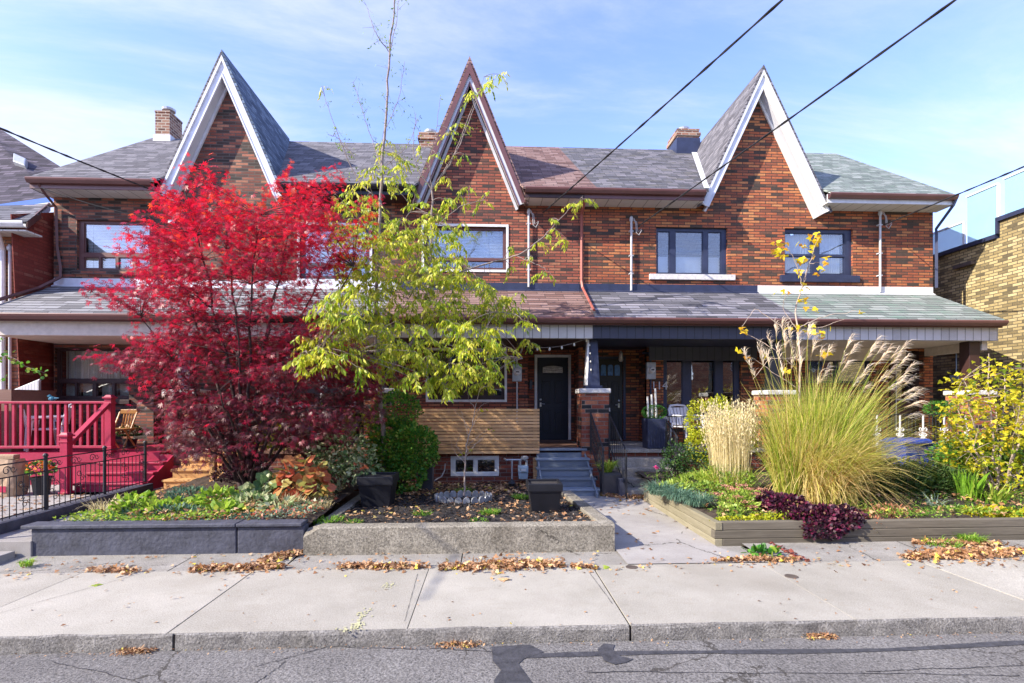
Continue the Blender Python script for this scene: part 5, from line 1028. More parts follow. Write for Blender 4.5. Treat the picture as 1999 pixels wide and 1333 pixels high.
# yellow brick building at right
yb_ = thing('brick_building', (13, 11, 0), 'tall yellow brick side wall with navy coping and glass roof railing', 'building')
XW = 12.0
ys = (XW*(CT-.9525*ST))/(ST+.9525*CT); m = MB(); m.box(XW, 22, 6.5, ys, -.02, 6.0); m.box(XW, 22, ys+.001, 24, -.02, 5.62); m.build('wall', M['brick_yellow'], yb_)
m = MB().box(XW-.06, XW+.25, 6.4, ys+.06, 6.001, 6.1); m.box(XW-.06, XW+.25, ys+.061, 24, 5.621, 5.72); m.box(XW-.06, XW-.003, ys+.002, ys+.06, 5.721, 6.0); m.build('coping', M['navy'], yb_)
rl = MB(); gl = MB()
segs = [(ys+.96, ys+4.5, 5.72, 6.35), (7.2, ys-.04, 6.1, 7.0), (ys+.08, ys+.9, 5.72, 6.95)]
for y0_, y1_, z0_, z1_ in segs:
    n = max(1, int((y1_-y0_)/1.0)); st_ = (y1_-y0_)/n
    rl.box(XW+.03, XW+.08, y0_, y1_, z1_-.04, z1_)
    for k in range(n+1 if z1_ == 6.35 else n): rl.box(XW+.031, XW+.079, y0_+k*st_-.025, y0_+k*st_+.025, z0_, z1_-.041)
    for k in range(n): gl.box(XW+.05, XW+.06, y0_+k*st_+.03, y0_+(k+1)*st_-.03, z0_+.03, z1_-.045)
r_ = rl.build('roof_railing', M['whitealu'], yb_); gl.build('glass_panel', M['glassrail'], r_)
yy = (XW*(CT-.8*1.09*ST))/(ST+.8*1.09*CT)
def yat(px): t = (px-999.5)/F; return XW*(CT-t*ST)/(ST+t*CT)
def zat(px, py): Y_ = yat(px); return H+(HOR-py)*(XW*ST+Y_*CT)/F
m = MB().prism([(yat(1862)-.02, zat(1862, 683)), (yat(1862)-.28, zat(1862, 690)), (yat(1862)-.28, zat(1862, 676)), (yat(1862)-.02, zat(1862, 668))], 'x', XW-.2, XW-.002); m.build('wall_light', M['white'], yb_, bevel=.01)
m = MB().box(XW-.1, XW-.002, yat(1869)-.12, yat(1869)+.12, zat(1869, 748), zat(1869, 732)); m.tube([(XW-.03, yat(1869), zat(1869, 732)), (XW-.03, yat(1869), zat(1869, 640))], .015, n=6); m.build('junction_box', M['gasmeter'], yb_, bevel=.01)
m = MB().box(XW-.12, XW-.002, yat(1905), yat(1868), zat(1885, 521), zat(1885, 514)); m.build('scupper', M['castiron'], yb_)
# ------------------------------------------------------------------ service wires and lamps
def wire(a, b, sag, label, r=.011, two=False, mat='cable'):
    m = MB(); a, b = np.array(a, float), np.array(b, float); n = 40
    for off in ((0, 1) if two else (0,)):
        pts = []
        for k in range(n+1):
            q = k/n; p = a+(b-a)*q; p[2] -= sag*4*q*(1-q); w = q*90
            if two: p = p+np.array((.009*math.cos(w+math.pi*off), 0, .009*math.sin(w+math.pi*off)))
            pts.append(p)
        m.tube(pts, r, n=5)
    tag(m.build('service_wire', M[mat]), label, 'wire', 'overhead service wires')
def through(a, px, py, Y, ext): b = P(px, py, Y); a = np.array(a); return tuple(a+(b-a)*ext)
a = P(1060, 415, YF-.1); wire(a, through(a, 1517, 0, 5.6, 2.2), .05, 'overhead service wire rising from the middle house to the top centre', two=True)
a = P(1245, 442, YF-.1); wire(a, through(a, 1852, 0, 5.3, 2.2), .05, 'overhead service wire crossing in front of the right gable', two=True)
a = P(1727, 438, YF-.1); wire(a, through(a, 1999, 320, 8.3, 3.0), .05, 'overhead service wire leaving the rightmost house to the right', two=True)
a = P(316, 378, YE-.03); wire(a, through(a, 0, 236, 8.0, 3.0), .12, 'overhead service wire from the foot of the left gable', two=True)
a = P(340, 434, YF-.1); wire(a, P(80, 366, YE-.05), .08, 'thin cable under the left eaves above the window', r=.009)
t = thing('security_light', (a[0], YF, a[2]), 'small security light on the brick behind the red maple top', 'light'); MB().box(a[0]-.06, a[0]+.06, YF-.04, YF-.001, a[2]-.08, a[2]+.06).build('light_base', M['charcoal'], t, bevel=.01); MB().lathe((a[0]-.05, YF-.12, a[2]), [(.02, .08), (.06, .03), (.07, -.03)], 12).build('light_head', M['white'], t)
# ------------------------------------------------------------------ vegetation helpers (real leaf-sized faces)
def npmesh(name, V, Fc, rnd, mat, parent=None, smooth=False):
    me = bpy.data.meshes.new(name); V = np.ascontiguousarray(V, dtype=np.float32); Fc = np.ascontiguousarray(Fc, dtype=np.int32); k = Fc.shape[1]; m = len(Fc)
    me.vertices.add(len(V)); me.vertices.foreach_set('co', V.ravel()); me.loops.add(m*k); me.loops.foreach_set('vertex_index', Fc.ravel())
    me.polygons.add(m); me.polygons.foreach_set('loop_start', np.arange(0, m*k, k, dtype=np.int32)); 
    me.update(calc_edges=True); at = me.attributes.new('rnd', 'FLOAT', 'FACE'); at.data.foreach_set('value', np.ascontiguousarray(rnd, dtype=np.float32)); me.validate()
    return link(me, name, mat, parent)
def nrm(a): return a/np.maximum(np.linalg.norm(a, axis=-1, keepdims=True), 1e-9)
def lobes(specs):
    """each lobe a folded kite: angle, length, halfwidth"""
    vs = []; fs = []
    for ang, ln, hw in specs:
        c, s_ = math.cos(R(ang)), math.sin(R(ang)); b = len(vs)
        for x, y, z in ((0, 0, 0), (-hw, .5*ln, .05), (0, ln, -.12*ln), (hw, .5*ln, .05)): vs.append((x*c+y*s_, -x*s_+y*c, z))
        fs.append((b, b+1, b+2, b+3))
    return np.array(vs), np.array(fs)
TPL = {'star': lobes([(-100, .55, .07), (-58, .8, .09), (-25, .95, .1), (10, 1, .1), (45, .9, .1), (85, .6, .08)]),
       'lance': lobes([(0, 1, .16)]), 'oval': lobes([(0, 1, .3)]), 'round': (np.array([(0, 0, 0), (-.42, .35, .06), (-.3, .85, .03), (0, 1, -.06), (.3, .85, .03), (.42, .35, .06)]), np.array([(0, 1, 2, 3), (3, 4, 5, 0)])),
       'palm': (lobes([(-60, .7, .26), (0, 1, .3), (60, .7, .26)])), 'heart': (np.array([(0, 0, 0), (-.5, .2, .1), (-.38, .75, .02), (0, 1.05, -.12), (.38, .75, .02), (.5, .2, .1)]), np.array([(0, 1, 2, 3), (3, 4, 5, 0)]))}
def leaves(name, pts, a, n, size, tpl, mat, parent, rnd):
    tv, tf = TPL[tpl]; N_ = len(pts); a = nrm(a); s_ = nrm(np.cross(a, n)); n = np.cross(s_, a)
    size = np.broadcast_to(size, (N_,))
    V = pts[:, None, :]+size[:, None, None]*(tv[None, :, 0:1]*s_[:, None, :]+tv[None, :, 1:2]*a[:, None, :]+tv[None, :, 2:3]*n[:, None, :])
    Fc = (tf[None]+(np.arange(N_)*len(tv))[:, None, None]).reshape(-1, tf.shape[1])
    r = np.repeat(np.clip(rnd, 0, 1), len(tf)); return npmesh(name, V.reshape(-1, 3), Fc, r, mat, parent)
def rv(n): return nrm(rng.normal(size=(n, 3)))
class Twigs:
    def __init__(s): s.V = []; s.F = []; s.n = 0
    def add(s, pts, r0, r1, k=5):
        pts = np.array(pts, float); m = len(pts); d = np.gradient(pts, axis=0); d = nrm(d); ref = np.array((0.3, .9, .2)); a = nrm(np.cross(d, ref)); b = np.cross(d, a); r = np.linspace(r0, r1, m)[:, None, None]
        w = np.arange(k)*2*math.pi/k; V = pts[:, None]+r*(a[:, None]*np.cos(w)[None, :, None]+b[:, None]*np.sin(w)[None, :, None])
        i = np.arange(m-1)[:, None]; j = np.arange(k)[None]; F_ = np.stack([i*k+j, i*k+(j+1) % k, (i+1)*k+(j+1) % k, (i+1)*k+j], -1).reshape(-1, 4)+s.n
        s.V.append(V.reshape(-1, 3)); s.F.append(F_); s.n += m*k
    def build(s, name, mat, parent): F_ = np.concatenate(s.F); return npmesh(name, np.concatenate(s.V), F_, rng.random(len(F_)), mat, parent)
def bez(p0, p1, p2, n): t = np.linspace(0, 1, n)[:, None]; return (1-t)**2*np.array(p0)+2*t*(1-t)*np.array(p1)+t*t*np.array(p2)
def inpoly(px, py, poly):
    poly = np.array(poly, float); x, y = poly[:, 0], poly[:, 1]; x2, y2 = np.roll(x, -1), np.roll(y, -1); c = np.zeros(len(px), bool)
    for a, b, d, e in zip(x, y, x2, y2):
        with np.errstate(divide='ignore', invalid='ignore'): c ^= ((b > py) != (e > py)) & (px < (d-a)*(py-b)/(e-b)+a)
    return c
def poly_pts(poly, n):
    poly = np.array(poly, float); out = []
    while len(out) < n:
        q = rng.uniform(poly.min(0), poly.max(0), (n*2, 2)); q = q[inpoly(q[:, 0], q[:, 1], poly)]; out += list(q)
    return np.array(out[:n])
def spaced(poly, n, mind):
    out = []; tries = 0
    for q in poly_pts(poly, n*12):
        if all((q[0]-o[0])**2+(q[1]-o[1])**2 > mind*mind for o in out): out.append(q)
        if len(out) >= n: break
    return np.array(out)

# ------------------------------------------------------------------ red japanese maple
mp_poly = [(372, 340), (420, 350), (450, 395), (500, 400), (540, 375), (590, 362), (632, 400), (655, 455), (690, 500), (645, 545), (625, 600), (640, 650), (700, 700), (725, 760), (680, 820), (610, 868), (540, 895), (470, 895), (395, 885), (330, 860), (345, 810), (318, 760), (290, 720), (268, 690), (300, 655), (262, 610), (245, 575), (290, 560), (290, 500), (305, 440), (335, 390)]
mt = thing('maple_tree', (-3.75, 8.1, .35), 'red japanese maple with fine crimson leaves in the left front bed', 'tree')
base = np.array((-3.75, 8.1, .3)); tw = Twigs(); MY = 8.1
limbs = []
for k, (px_, py_, dy) in enumerate(((275, 620, -.3), (315, 470, .5), (360, 370, -.2), (430, 360, .8), (500, 420, -.9), (590, 370, .2), (660, 470, .7), (690, 520, -.3), (720, 740, .3), (350, 820, -.6), (600, 800, -.8), (460, 600, -1.2), (540, 560, 1.2), (300, 700, .9), (650, 650, -1.0), (275, 690, -.1), (430, 760, -1.3))):
    e = P(px_, py_, MY+dy); mid = base+(e-base)*.42; mid[2] += .1*abs(e[2]-base[2]); mid[:2] = base[:2]+(e[:2]-base[:2])*.3
    b0 = base+np.array((rng.uniform(-.07, .07), rng.uniform(-.05, .05), 0)); pts = bez(b0, mid, e, 14); pts[1:-1] += rng.normal(0, .02, (12, 3)); tw.add(pts, .034, .007, 6); limbs.append(pts)
LP = np.concatenate([l[3:] for l in limbs])
cl = spaced(mp_poly, 720, 9.3); C0 = []; extra = 0
cxm = 480
for px_, py_ in cl:
    q = abs(px_-cxm)/280; r_ = math.sqrt(max(.05, 1-q*q)); dens = 1.0
    if 430 < px_ < 660 and 545 < py_ < 630: dens = .4
    if py_ < 400: dens = .6
    if .85 < math.sin(px_*.031+1.3)*math.sin(py_*.027+.4)+rng.uniform(0, .3): dens = .15
    if rng.random() > dens: continue
    C0.append(P(px_, py_, MY+rng.uniform(-1.15, 1.15)*r_))
for a, b in ((205, 562), (222, 578), (240, 592), (222, 555), (222, 694), (240, 704), (258, 716), (212, 690), (262, 490), (275, 465), (705, 395), (690, 430), (715, 465), (640, 355), (628, 345), (540, 350), (575, 880), (610, 862), (650, 850), (700, 790), (735, 735)): C0.append(P(a, b, MY+rng.uniform(-.4, .3)))
C0 = np.array(C0); PTS = []; AA = []; NN = []; RR = []
for c in C0:
    d2 = np.linalg.norm(LP-c, axis=1)+.6*np.maximum(0, LP[:, 2]-c[2]); i = np.argmin(d2); s_ = LP[i]; mid = (s_+c)/2+np.array((0, 0, .05)); tw.add(bez(s_, mid, c, 5), .007, .002, 4)
    out = nrm((c-np.array((-3.85, 8.1, 2.2)))*np.array((1, 1, .25))); k = int(rng.integers(26, 48)); rad = rng.uniform(.12, .22)
    side = np.array((-out[1], out[0], 0)); side = side/max(np.linalg.norm(side), 1e-6)
    for q in range(4):
        e = c+out*rng.uniform(.06, .26)+side*rng.uniform(-.2, .2)+np.array((0, 0, rng.uniform(-.08, .06))); tw.add([c, (c+e)/2+[0, 0, .015], e], .0028, .0012, 3)
    w = rng.uniform(0, 2*math.pi, k); rr = rad*np.sqrt(rng.random(k))*1.2
    p = c+out*(rr*np.cos(w)*rng.uniform(1.1, 1.9)+.09)[:, None]+side*(rr*np.sin(w)*1.25)[:, None]; p[:, 2] += rng.normal(0, .05, k)-.05*rr/rad
    PTS.append(p); a = out*.7+rv(k)*.75+np.array((0, 0, -.55)); AA.append(a); NN.append(np.array((0, 0, 1.))+rv(k)*.6)
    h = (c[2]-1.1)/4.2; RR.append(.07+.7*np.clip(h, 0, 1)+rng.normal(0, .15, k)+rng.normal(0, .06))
PTS, AA, NN, RR = map(np.concatenate, (PTS, AA, NN, RR))
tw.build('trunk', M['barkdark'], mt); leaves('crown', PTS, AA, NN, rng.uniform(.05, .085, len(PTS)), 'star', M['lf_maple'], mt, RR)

# ------------------------------------------------------------------ lime green ash-like tree
at_ = thing('ash_tree', (-2.0, 8.95, .2), 'slender lime green leaved tree with two bare pale stems rising past the roof', 'tree')
AY = 8.95; tw = Twigs()
def pl_(pts, Y_, r0, r1, jit=.008):
    q = np.array([P(a, b, Y_+(c[0] if c else 0)) for a, b, *c in pts]); n = len(q); t = np.linspace(0, n-1, n*5); V = np.stack([np.interp(t, np.arange(n), q[:, k]) for k in range(3)], 1)
    ker = np.array((.25, .5, .25)); W_ = V.copy()
    for _ in range(3): W_[1:-1] = .25*V[:-2]+.5*V[1:-1]+.25*V[2:]; V = W_.copy()
    V[1:-1] += rng.normal(0, jit, V[1:-1].shape); tw.add(V, r0, r1, 6); return V
stems = []
A_ = pl_([(752, 940), (748, 840), (738, 720), (733, 600), (742, 440), (746, 330), (755, 200), (762, 80), (775, -40)], AY, .05, .012); stems.append(A_)
B_ = pl_([(742, 760), (765, 715), (805, 670), (832, 600), (843, 500), (843, 370)], AY-.05, .034, .018); stems.append(B_)
for q, r in (([(843, 370), (815, 330), (805, 290), (812, 220)], .013), ([(843, 370), (880, 320), (910, 240), (938, 170)], .016), ([(855, 352), (895, 290), (930, 200), (945, 150)], .012), ([(843, 372), (838, 320), (850, 260), (860, 190)], .008),
             ([(746, 400), (690, 340), (655, 250), (628, 175)], .012), ([(690, 305), (660, 268), (640, 262)], .006), ([(746, 330), (725, 270), (705, 210), (690, 160)], .008), ([(750, 260), (780, 190), (790, 120)], .006), ([(758, 100), (730, 60), (715, 10)], .008), ([(760, 110), (775, 40), (778, -10)], .008), ([(748, 330), (800, 280), (815, 230)], .006),
             ([(740, 470), (700, 430), (650, 370)], .01), ([(740, 480), (800, 420), (810, 380)], .008), ([(736, 590), (680, 570), (640, 600)], .012), ([(735, 560), (690, 540), (640, 530)], .01), ([(840, 560), (900, 530), (960, 512), (1010, 500), (1060, 465), (1100, 420), (1138, 382)], .018), ([(1010, 500), (1060, 520), (1080, 540)], .006), ([(835, 610), (900, 600), (980, 610), (1030, 620)], .014), ([(825, 660), (900, 680), (960, 690), (1020, 700)], .012),
             ([(738, 700), (680, 690, -1.3), (620, 680, -1.8), (590, 690, -1.9)], .014), ([(744, 640), (790, 600), (820, 540)], .01), ([(840, 450), (900, 400), (950, 390)], .01), ([(843, 420), (800, 400), (770, 360)], .008), ([(740, 520), (690, 480), (670, 420)], .01), ([(825, 680), (860, 740), (870, 760)], .008), ([(740, 650), (700, 640), (650, 650)], .01), ([(838, 480), (790, 470), (760, 500)], .008), ([(790, 760), (760, 720), (750, 680)], .01)):
    stems.append(pl_([(c[0], c[1], c[2] if len(c) > 2 else rng.uniform(-.35, .15)) if i else c for i, c in enumerate(q)], AY-.1, r, .003, .006))
LP = np.concatenate([s_[2:] for s_ in stems])
ap = [(655, 470), (665, 395), (690, 360), (712, 300), (745, 270), (785, 290), (800, 340), (845, 350), (880, 320), (905, 350), (935, 380), (905, 440), (895, 480), (925, 530), (965, 560), (1000, 580), (1030, 612), (1000, 650), (985, 700), (965, 745), (905, 755), (860, 765), (800, 740), (760, 745), (720, 740), (690, 712), (635, 715), (590, 700), (600, 660), (640, 640), (625, 590), (668, 560), (680, 520)]
cl = list(spaced(ap, 520, 11)); CC = []
for px_, py_ in cl:
    d_ = .74 if py_ > 600 else (.95 if py_ > 430 else .5 if py_ > 380 else .3)
    if math.sin(px_*.045+.7)*math.sin(py_*.038+2.1)+rng.uniform(-.2, .2) > .78: continue
    if rng.random() > d_: continue
    q = abs(px_-815)/230; CC.append((P(px_, py_, AY-.15-(1.5 if px_ < 700 and py_ > 550 else .7 if py_ > 620 else 0)+rng.uniform(-.85, .75)*math.sqrt(max(.08, 1-q*q))), 1.0))
for a, b, s_ in ((975, 145, 1), (965, 155, 1), (950, 165, .9), (925, 185, .9), (880, 255, .7), (895, 240, .7), (905, 300, .6), (880, 300, .6), (850, 300, .6), (1138, 388, .9), (1120, 395, .7), (1075, 428, .7), (1085, 445, .8), (1050, 470, .7), (1105, 465, 1), (1062, 530, .9), (1040, 500, .7), (1000, 480, .7), (1020, 570, .8), (1005, 600, 1), (1025, 660, 1), (1035, 668, .9), (660, 460, .8), (650, 385, .7), (940, 390, .8), (955, 375, .6), (640, 420, .6), (1070, 460, .6), (995, 520, .7),
                (628, 168, .5), (585, 700, 1.1), (600, 690, 1.1), (620, 715, 1.1), (640, 690, 1.1), (590, 655, 1), (750, 320, .6), (720, 330, .6), (780, 320, .5), (770, 340, .6), (820, 280, .5), (985, 590, 1), (960, 640, 1), (940, 720, 1), (710, 740, 1), (725, 755, .9)): CC.append((P(a, b, AY-.2-(1.9 if a < 660 and b > 550 else 0)+rng.uniform(-.3, .3)), s_))
PTS = []; AA = []; NN = []; RR = []; SS = []
for c, s_ in CC:
    d2 = np.linalg.norm(LP-c, axis=1); i = np.argmin(d2); tw.add(bez(LP[i], (LP[i]+c)/2+[0, 0, .06], c, 5), .006, .002, 4)
    for q in range(int(round(4*s_))):                         # a pinnate leaf: rachis with drooping leaflets
        dr = nrm(rv(1)[0]*np.array((1, 1, .2))+np.array((0, -.1, -.25))); ln = rng.uniform(.16, .28)*(.6+.4*s_); e = c+dr*ln+np.array((0, 0, -.06)); rp_ = bez(c, (c+e)/2+[0, 0, .04], e, 6); tw.add(rp_, .0022, .001, 3)
        k = 11; t = np.linspace(.15, 1, k); p = np.stack([np.interp(t, np.linspace(0, 1, 6), rp_[:, z]) for z in range(3)], 1)
        sd = np.array((-dr[1], dr[0], 0)); sd /= max(np.linalg.norm(sd), 1e-6); sg = np.where(np.arange(k) % 2 == 0, 1, -1)[:, None]
        a = dr*.55+sd*sg*.6+np.array((0, 0, -1.0))+rng.normal(0, .25, (k, 3)); PTS.append(p+rng.normal(0, .01, (k, 3))); AA.append(a); NN.append(rv(k)*.8+np.array((0, -.4, .8))); RR.append(rng.normal(.55, .18, k)+rng.normal(0, .14)); SS.append(rng.uniform(.05, .12, k)*(.55+.45*s_))
for (a, b), n in (((763, 100), 70), ((750, 250), 110), ((700, 240), 46), ((775, 20), 40), ((800, 260), 60), ((830, 230), 30), ((690, 290), 40), ((720, 150), 24)):   # small sparse leaves near the top
    i = np.where(np.linalg.norm(LP-P(a, b, AY), axis=1) < 1.1)[0]
    if len(i) == 0: continue
    i = rng.choice(i, n//2); q = LP[i]; e = q+rv(len(q))*rng.uniform(.05, .22, (len(q), 1))
    for u_, v_ in zip(q, e): tw.add([u_, (u_+v_)/2, v_], .0025, .0012, 3)
    for _ in range(2): PTS.append(e+rng.normal(0, .02, e.shape)); AA.append(rv(len(q))+[0, 0, -.9]); NN.append(rv(len(q))); RR.append(rng.normal(.2, .12, len(q))); SS.append(rng.uniform(.035, .07, len(q)))
PTS, AA, NN, RR, SS = map(np.concatenate, (PTS, AA, NN, RR, SS))
tw.build('trunk', M['bark'], at_); leaves('crown', PTS, AA, NN, SS, 'lance', M['lf_lime'], at_, RR)

# ------------------------------------------------------------------ shrubs from lumps of leaves
def shrub(name, lumps, n, size, tpl, mat, label, cat, group=None, up=.3, stem='barkdark', droop=0, shell=.72, stems=14, base=None, kind=None, flat=.5, rmean=.5, rsd=.22, out=1.0, children=('foliage', 'stems')):
    """lumps: (x, y, z, rx, ry, rz)"""
    L_ = np.array(lumps, float); vol = L_[:, 3]*L_[:, 4]*L_[:, 5]; w = vol**.75/np.sum(vol**.75); idx = rng.choice(len(L_), n, p=w); d = rv(n); q = L_[idx]
    r = rng.uniform(shell**3, 1.03, n)**(1/3); bumpy = 1+.10*np.sin(d[:, 0]*7+q[:, 0]*3)+.08*np.sin(d[:, 2]*9+q[:, 2]*5+d[:, 1]*4); p = q[:, :3]+d*(q[:, 3:6]*(r*bumpy)[:, None])
    keep = p[:, 2] > L_[:, 2].min()-L_[:, 5].max()*.98; p, d = p[keep], d[keep]; m = len(p)
    b = np.array(base if base is not None else (L_[0, 0], L_[0, 1], max(.1, (L_[:, 2]-L_[:, 5]).min())))
    t = thing(name, tuple(b), label, cat, group)
    a = d*out+rv(m)*.7+np.array((0, 0, up-droop)); nn = d*.5+rv(m)*.5+np.array((0, 0, flat))
    leaves(children[0], p, a, nn, rng.uniform(.7, 1.3, m)*size, tpl, M[mat], t, rng.normal(rmean, rsd, m))
    tw_ = Twigs()
    for k in range(stems):
        e = p[rng.integers(m)]; s0 = b+rng.normal(0, .04, 3)*[1, 1, 0]; tw_.add(bez(s0, (s0+e)/2+rng.normal(0, .05, 3), e, 6), .012 if base is None else .01, .003, 4)
    if stems: tw_.build(children[1], M[stem], t)
    return t
def lump(px_, py_, Y_, rx, ry, rz, dz=0): p = P(px_, py_, Y_); return (p[0], Y_, p[2]+dz, rx, ry, rz)
shrub('euonymus_shrub', [lump(775, 800, 9.3, .38, .35, .34), lump(762, 860, 9.2, .36, .35, .42), lump(795, 880, 9.0, .5, .45, .42), lump(780, 925, 9.0, .42, .4, .35), lump(815, 865, 9.0, .32, .3, .3), lump(752, 900, 9.1, .25, .3, .5)], 11000, .042, 'round', 'lf_green', 'tall bushy green euonymus shrub left of the cedar screen', 'shrub', shell=.78, rmean=.75)
shrub('dogwood_shrub', [lump(668, 880, 8.2, .5, .4, .3), lump(640, 915, 8.1, .35, .35, .3), lump(700, 910, 8.1, .35, .35, .25), lump(610, 850, 8.6, .35, .3, .25)], 1500, .085, 'oval', 'lf_varieg', 'cream and green variegated dogwood left of the black pot', 'shrub', droop=.3, shell=.5, stem='barkred')
shrub('viburnum_shrub', [lump(640, 830, 9.0, .5, .4, .35), lump(700, 850, 9.1, .45, .4, .4), lump(540, 850, 9.2, .4, .4, .3)], 1700, .06, 'oval', 'lf_privet', 'thin yellow-green shrub in the shade behind the variegated dogwood', 'shrub', rmean=.25, shell=.4, stem='barkred')
shrub('hydrangea', [lump(590, 925, 7.3, .3, .28, .2), lump(565, 950, 7.2, .2, .2, .16), lump(610, 950, 7.2, .2, .2, .18)], 190, .125, 'heart', 'lf_hydr', 'hydrangea with large orange and pink autumn leaves', 'shrub', droop=.35, shell=.5, stems=22)
shrub('hydrangea', [lump(520, 950, 7.3, .2, .2, .15), lump(500, 965, 7.2, .2, .2, .12)], 120, .1, 'heart', 'lf_varieg', 'small cream edged hydrangea in front of the maple trunks', 'shrub', droop=.2, shell=.4)
shrub('barberry_shrub', [lump(478, 915, 8.3, .3, .3, .16), lump(440, 925, 8.3, .2, .2, .12)], 900, .045, 'oval', 'lf_purple', 'low dark purple barberry under the red maple', 'shrub', rmean=.35)
shrub('privet_shrub', [lump(1392, 825, 9.5, .5, .42, .46), lump(1430, 850, 9.5, .4, .4, .45), lump(1380, 870, 9.4, .38, .38, .3)], 6500, .045, 'oval', 'lf_privet', 'rounded yellow-green privet under the big navy window', 'shrub', shell=.8)
shrub('rose_shrub', [lump(1325, 890, 8.9, .3, .3, .26), lump(1350, 905, 8.7, .3, .3, .22), lump(1310, 915, 8.8, .2, .2, .16)], 1500, .045, 'oval', 'lf_dark', 'dark green leafy rose bush right of the concrete steps', 'shrub', shell=.5)
shrub('laurel_shrub', [lump(1740, 945, 7.7, .55, .4, .38), lump(1800, 948, 7.8, .5, .4, .36), lump(1850, 955, 7.6, .4, .4, .3), lump(1690, 950, 7.7, .4, .35, .36)], 8200, .085, 'lance', 'lf_dark', 'dark narrow-leaved green perennials right of the tall grass', 'shrub', shell=.55, rmean=.85)
shrub('elder_shrub', [lump(1905, 880, 8.3, .45, .4, .28), lump(1870, 890, 8.5, .4, .35, .25), lump(1945, 900, 8.3, .4, .35, .25)], 2600, .075, 'oval', 'lf_green', 'bright green bush behind the yellow leaved small tree', 'shrub', rmean=.75, shell=.5)
shrub('ornamental_shrub', [lump(1835, 798, 10.5, .3, .25, .16)], 900, .05, 'lance', 'lf_green', 'small dark green hanging plant by the far porch post', 'plant', stems=4)
# ------------------------------------------------------------------ yellow-leaved small tree at the right edge
yt = thing('serviceberry_tree', (7.6, 7.9, .3), 'small yellow leaved tree with several pale stems at the right edge', 'tree'); tw = Twigs(); YT = 7.7; limbs = []
b0 = P(1950, 990, YT)
for px_, py_, dy in ((1930, 690, 0), (1880, 740, -.3), (1870, 800, .3), (1960, 720, .3), (2020, 720, -.2), (2060, 800, .2), (1900, 880, -.4), (1985, 830, -.5), (2040, 900, -.2), (1855, 835, 0), (1940, 780, .5)):
    e = P(px_, py_, YT+dy); q = bez(b0+rng.normal(0, .04, 3), b0*.5+e*.5+[rng.uniform(-.1, .1), 0, .12], e, 12); q[1:-1] += rng.normal(0, .015, (10, 3)); tw.add(q, .024, .005, 6); limbs.append(q)
LP = np.concatenate([l[4:] for l in limbs]); PTS = []; AA = []; NN = []; RR = []
for px_, py_ in spaced([(1925, 690), (1945, 715), (2000, 720), (2090, 760), (2110, 880), (2060, 960), (1990, 950), (1935, 955), (1890, 935), (1850, 900), (1835, 850), (1845, 790), (1870, 740), (1900, 720)], 180, 13):
    c = P(px_, py_, YT+rng.uniform(-.6, .6)); i = np.argmin(np.linalg.norm(LP-c, axis=1)); tw.add(bez(LP[i], (LP[i]+c)/2+[0, 0, .03], c, 4), .005, .002, 4); k = int(rng.integers(9, 20))
    p = c+rng.normal(0, .075, (k, 3)); PTS.append(p); AA.append(rv(k)+[0, 0, -.5]); NN.append(rv(k)*.7+[0, 0, 1]); RR.append(rng.normal(.42 if py_ < 870 else .25, .2, k))
PTS, AA, NN, RR = map(np.concatenate, (PTS, AA, NN, RR)); tw.build('trunk', M['barkpale'], yt); leaves('crown', PTS, AA, NN, rng.uniform(.045, .075, len(PTS)), 'palm', M['lf_yellow'], yt, RR)
# yellow leaved sapling rising out of the grass
ys_ = thing('maple_sapling', (4.35, 7.4, .3), 'thin young maple with a few yellow leaves above the tall grass', 'tree'); tw = Twigs(); SY = 7.5; ends = []
def br(pts, r0, r1=.003):
    q = np.array([P(a, b, SY) for a, b in pts]); q[1:, 1] += rng.uniform(-.15, .15, len(q)-1); n = len(q); t = np.linspace(0, n-1, n*5); V = np.stack([np.interp(t, np.arange(n), q[:, k]) for k in range(3)], 1); V[1:-1] += rng.normal(0, .006, V[1:-1].shape); tw.add(V, r0, r1, 5); return V
sb = [br([(1560, 960), (1560, 820), (1552, 700), (1562, 600), (1572, 540), (1590, 470)], .022), br([(1568, 560), (1545, 510), (1525, 480)], .008), br([(1570, 550), (1590, 510), (1612, 510)], .007), br([(1555, 690), (1520, 640), (1475, 600), (1440, 640)], .008), br([(1555, 720), (1500, 680), (1460, 650)], .008), br([(1560, 640), (1600, 620), (1660, 610)], .008), br([(1555, 660), (1600, 640), (1640, 625)], .006), br([(1558, 700), (1500, 700), (1470, 740)], .007), br([(1560, 650), (1535, 600), (1530, 570)], .006), br([(1560, 760), (1480, 700), (1440, 690)], .006)]
tw.build('trunk', M['barkpale'], ys_); PTS = []
for a, b, k in ((1520, 478, 8), (1528, 492, 7), (1590, 458, 10), (1596, 470, 8), (1570, 480, 6), (1610, 508, 4), (1560, 510, 4), (1595, 530, 4), (1572, 585, 5), (1530, 568, 4), (1450, 642, 5), (1675, 610, 2), (1590, 600, 4), (1580, 640, 6), (1600, 655, 8), (1550, 640, 5), (1572, 560, 4), (1500, 690, 3), (1455, 690, 3), (1540, 720, 5), (1610, 690, 5), (1560, 535, 3), (1585, 495, 4)):
    PTS.append(P(a, b, SY)+rng.normal(0, .045, (k, 3)))
PTS = np.concatenate(PTS); k = len(PTS); leaves('crown', PTS, rv(k)+[0, 0, -.6], rv(k)*.8+[0, -.4, .8], rng.uniform(.06, .1, k), 'palm', M['lf_yellow'], ys_, rng.normal(.75, .15, k))
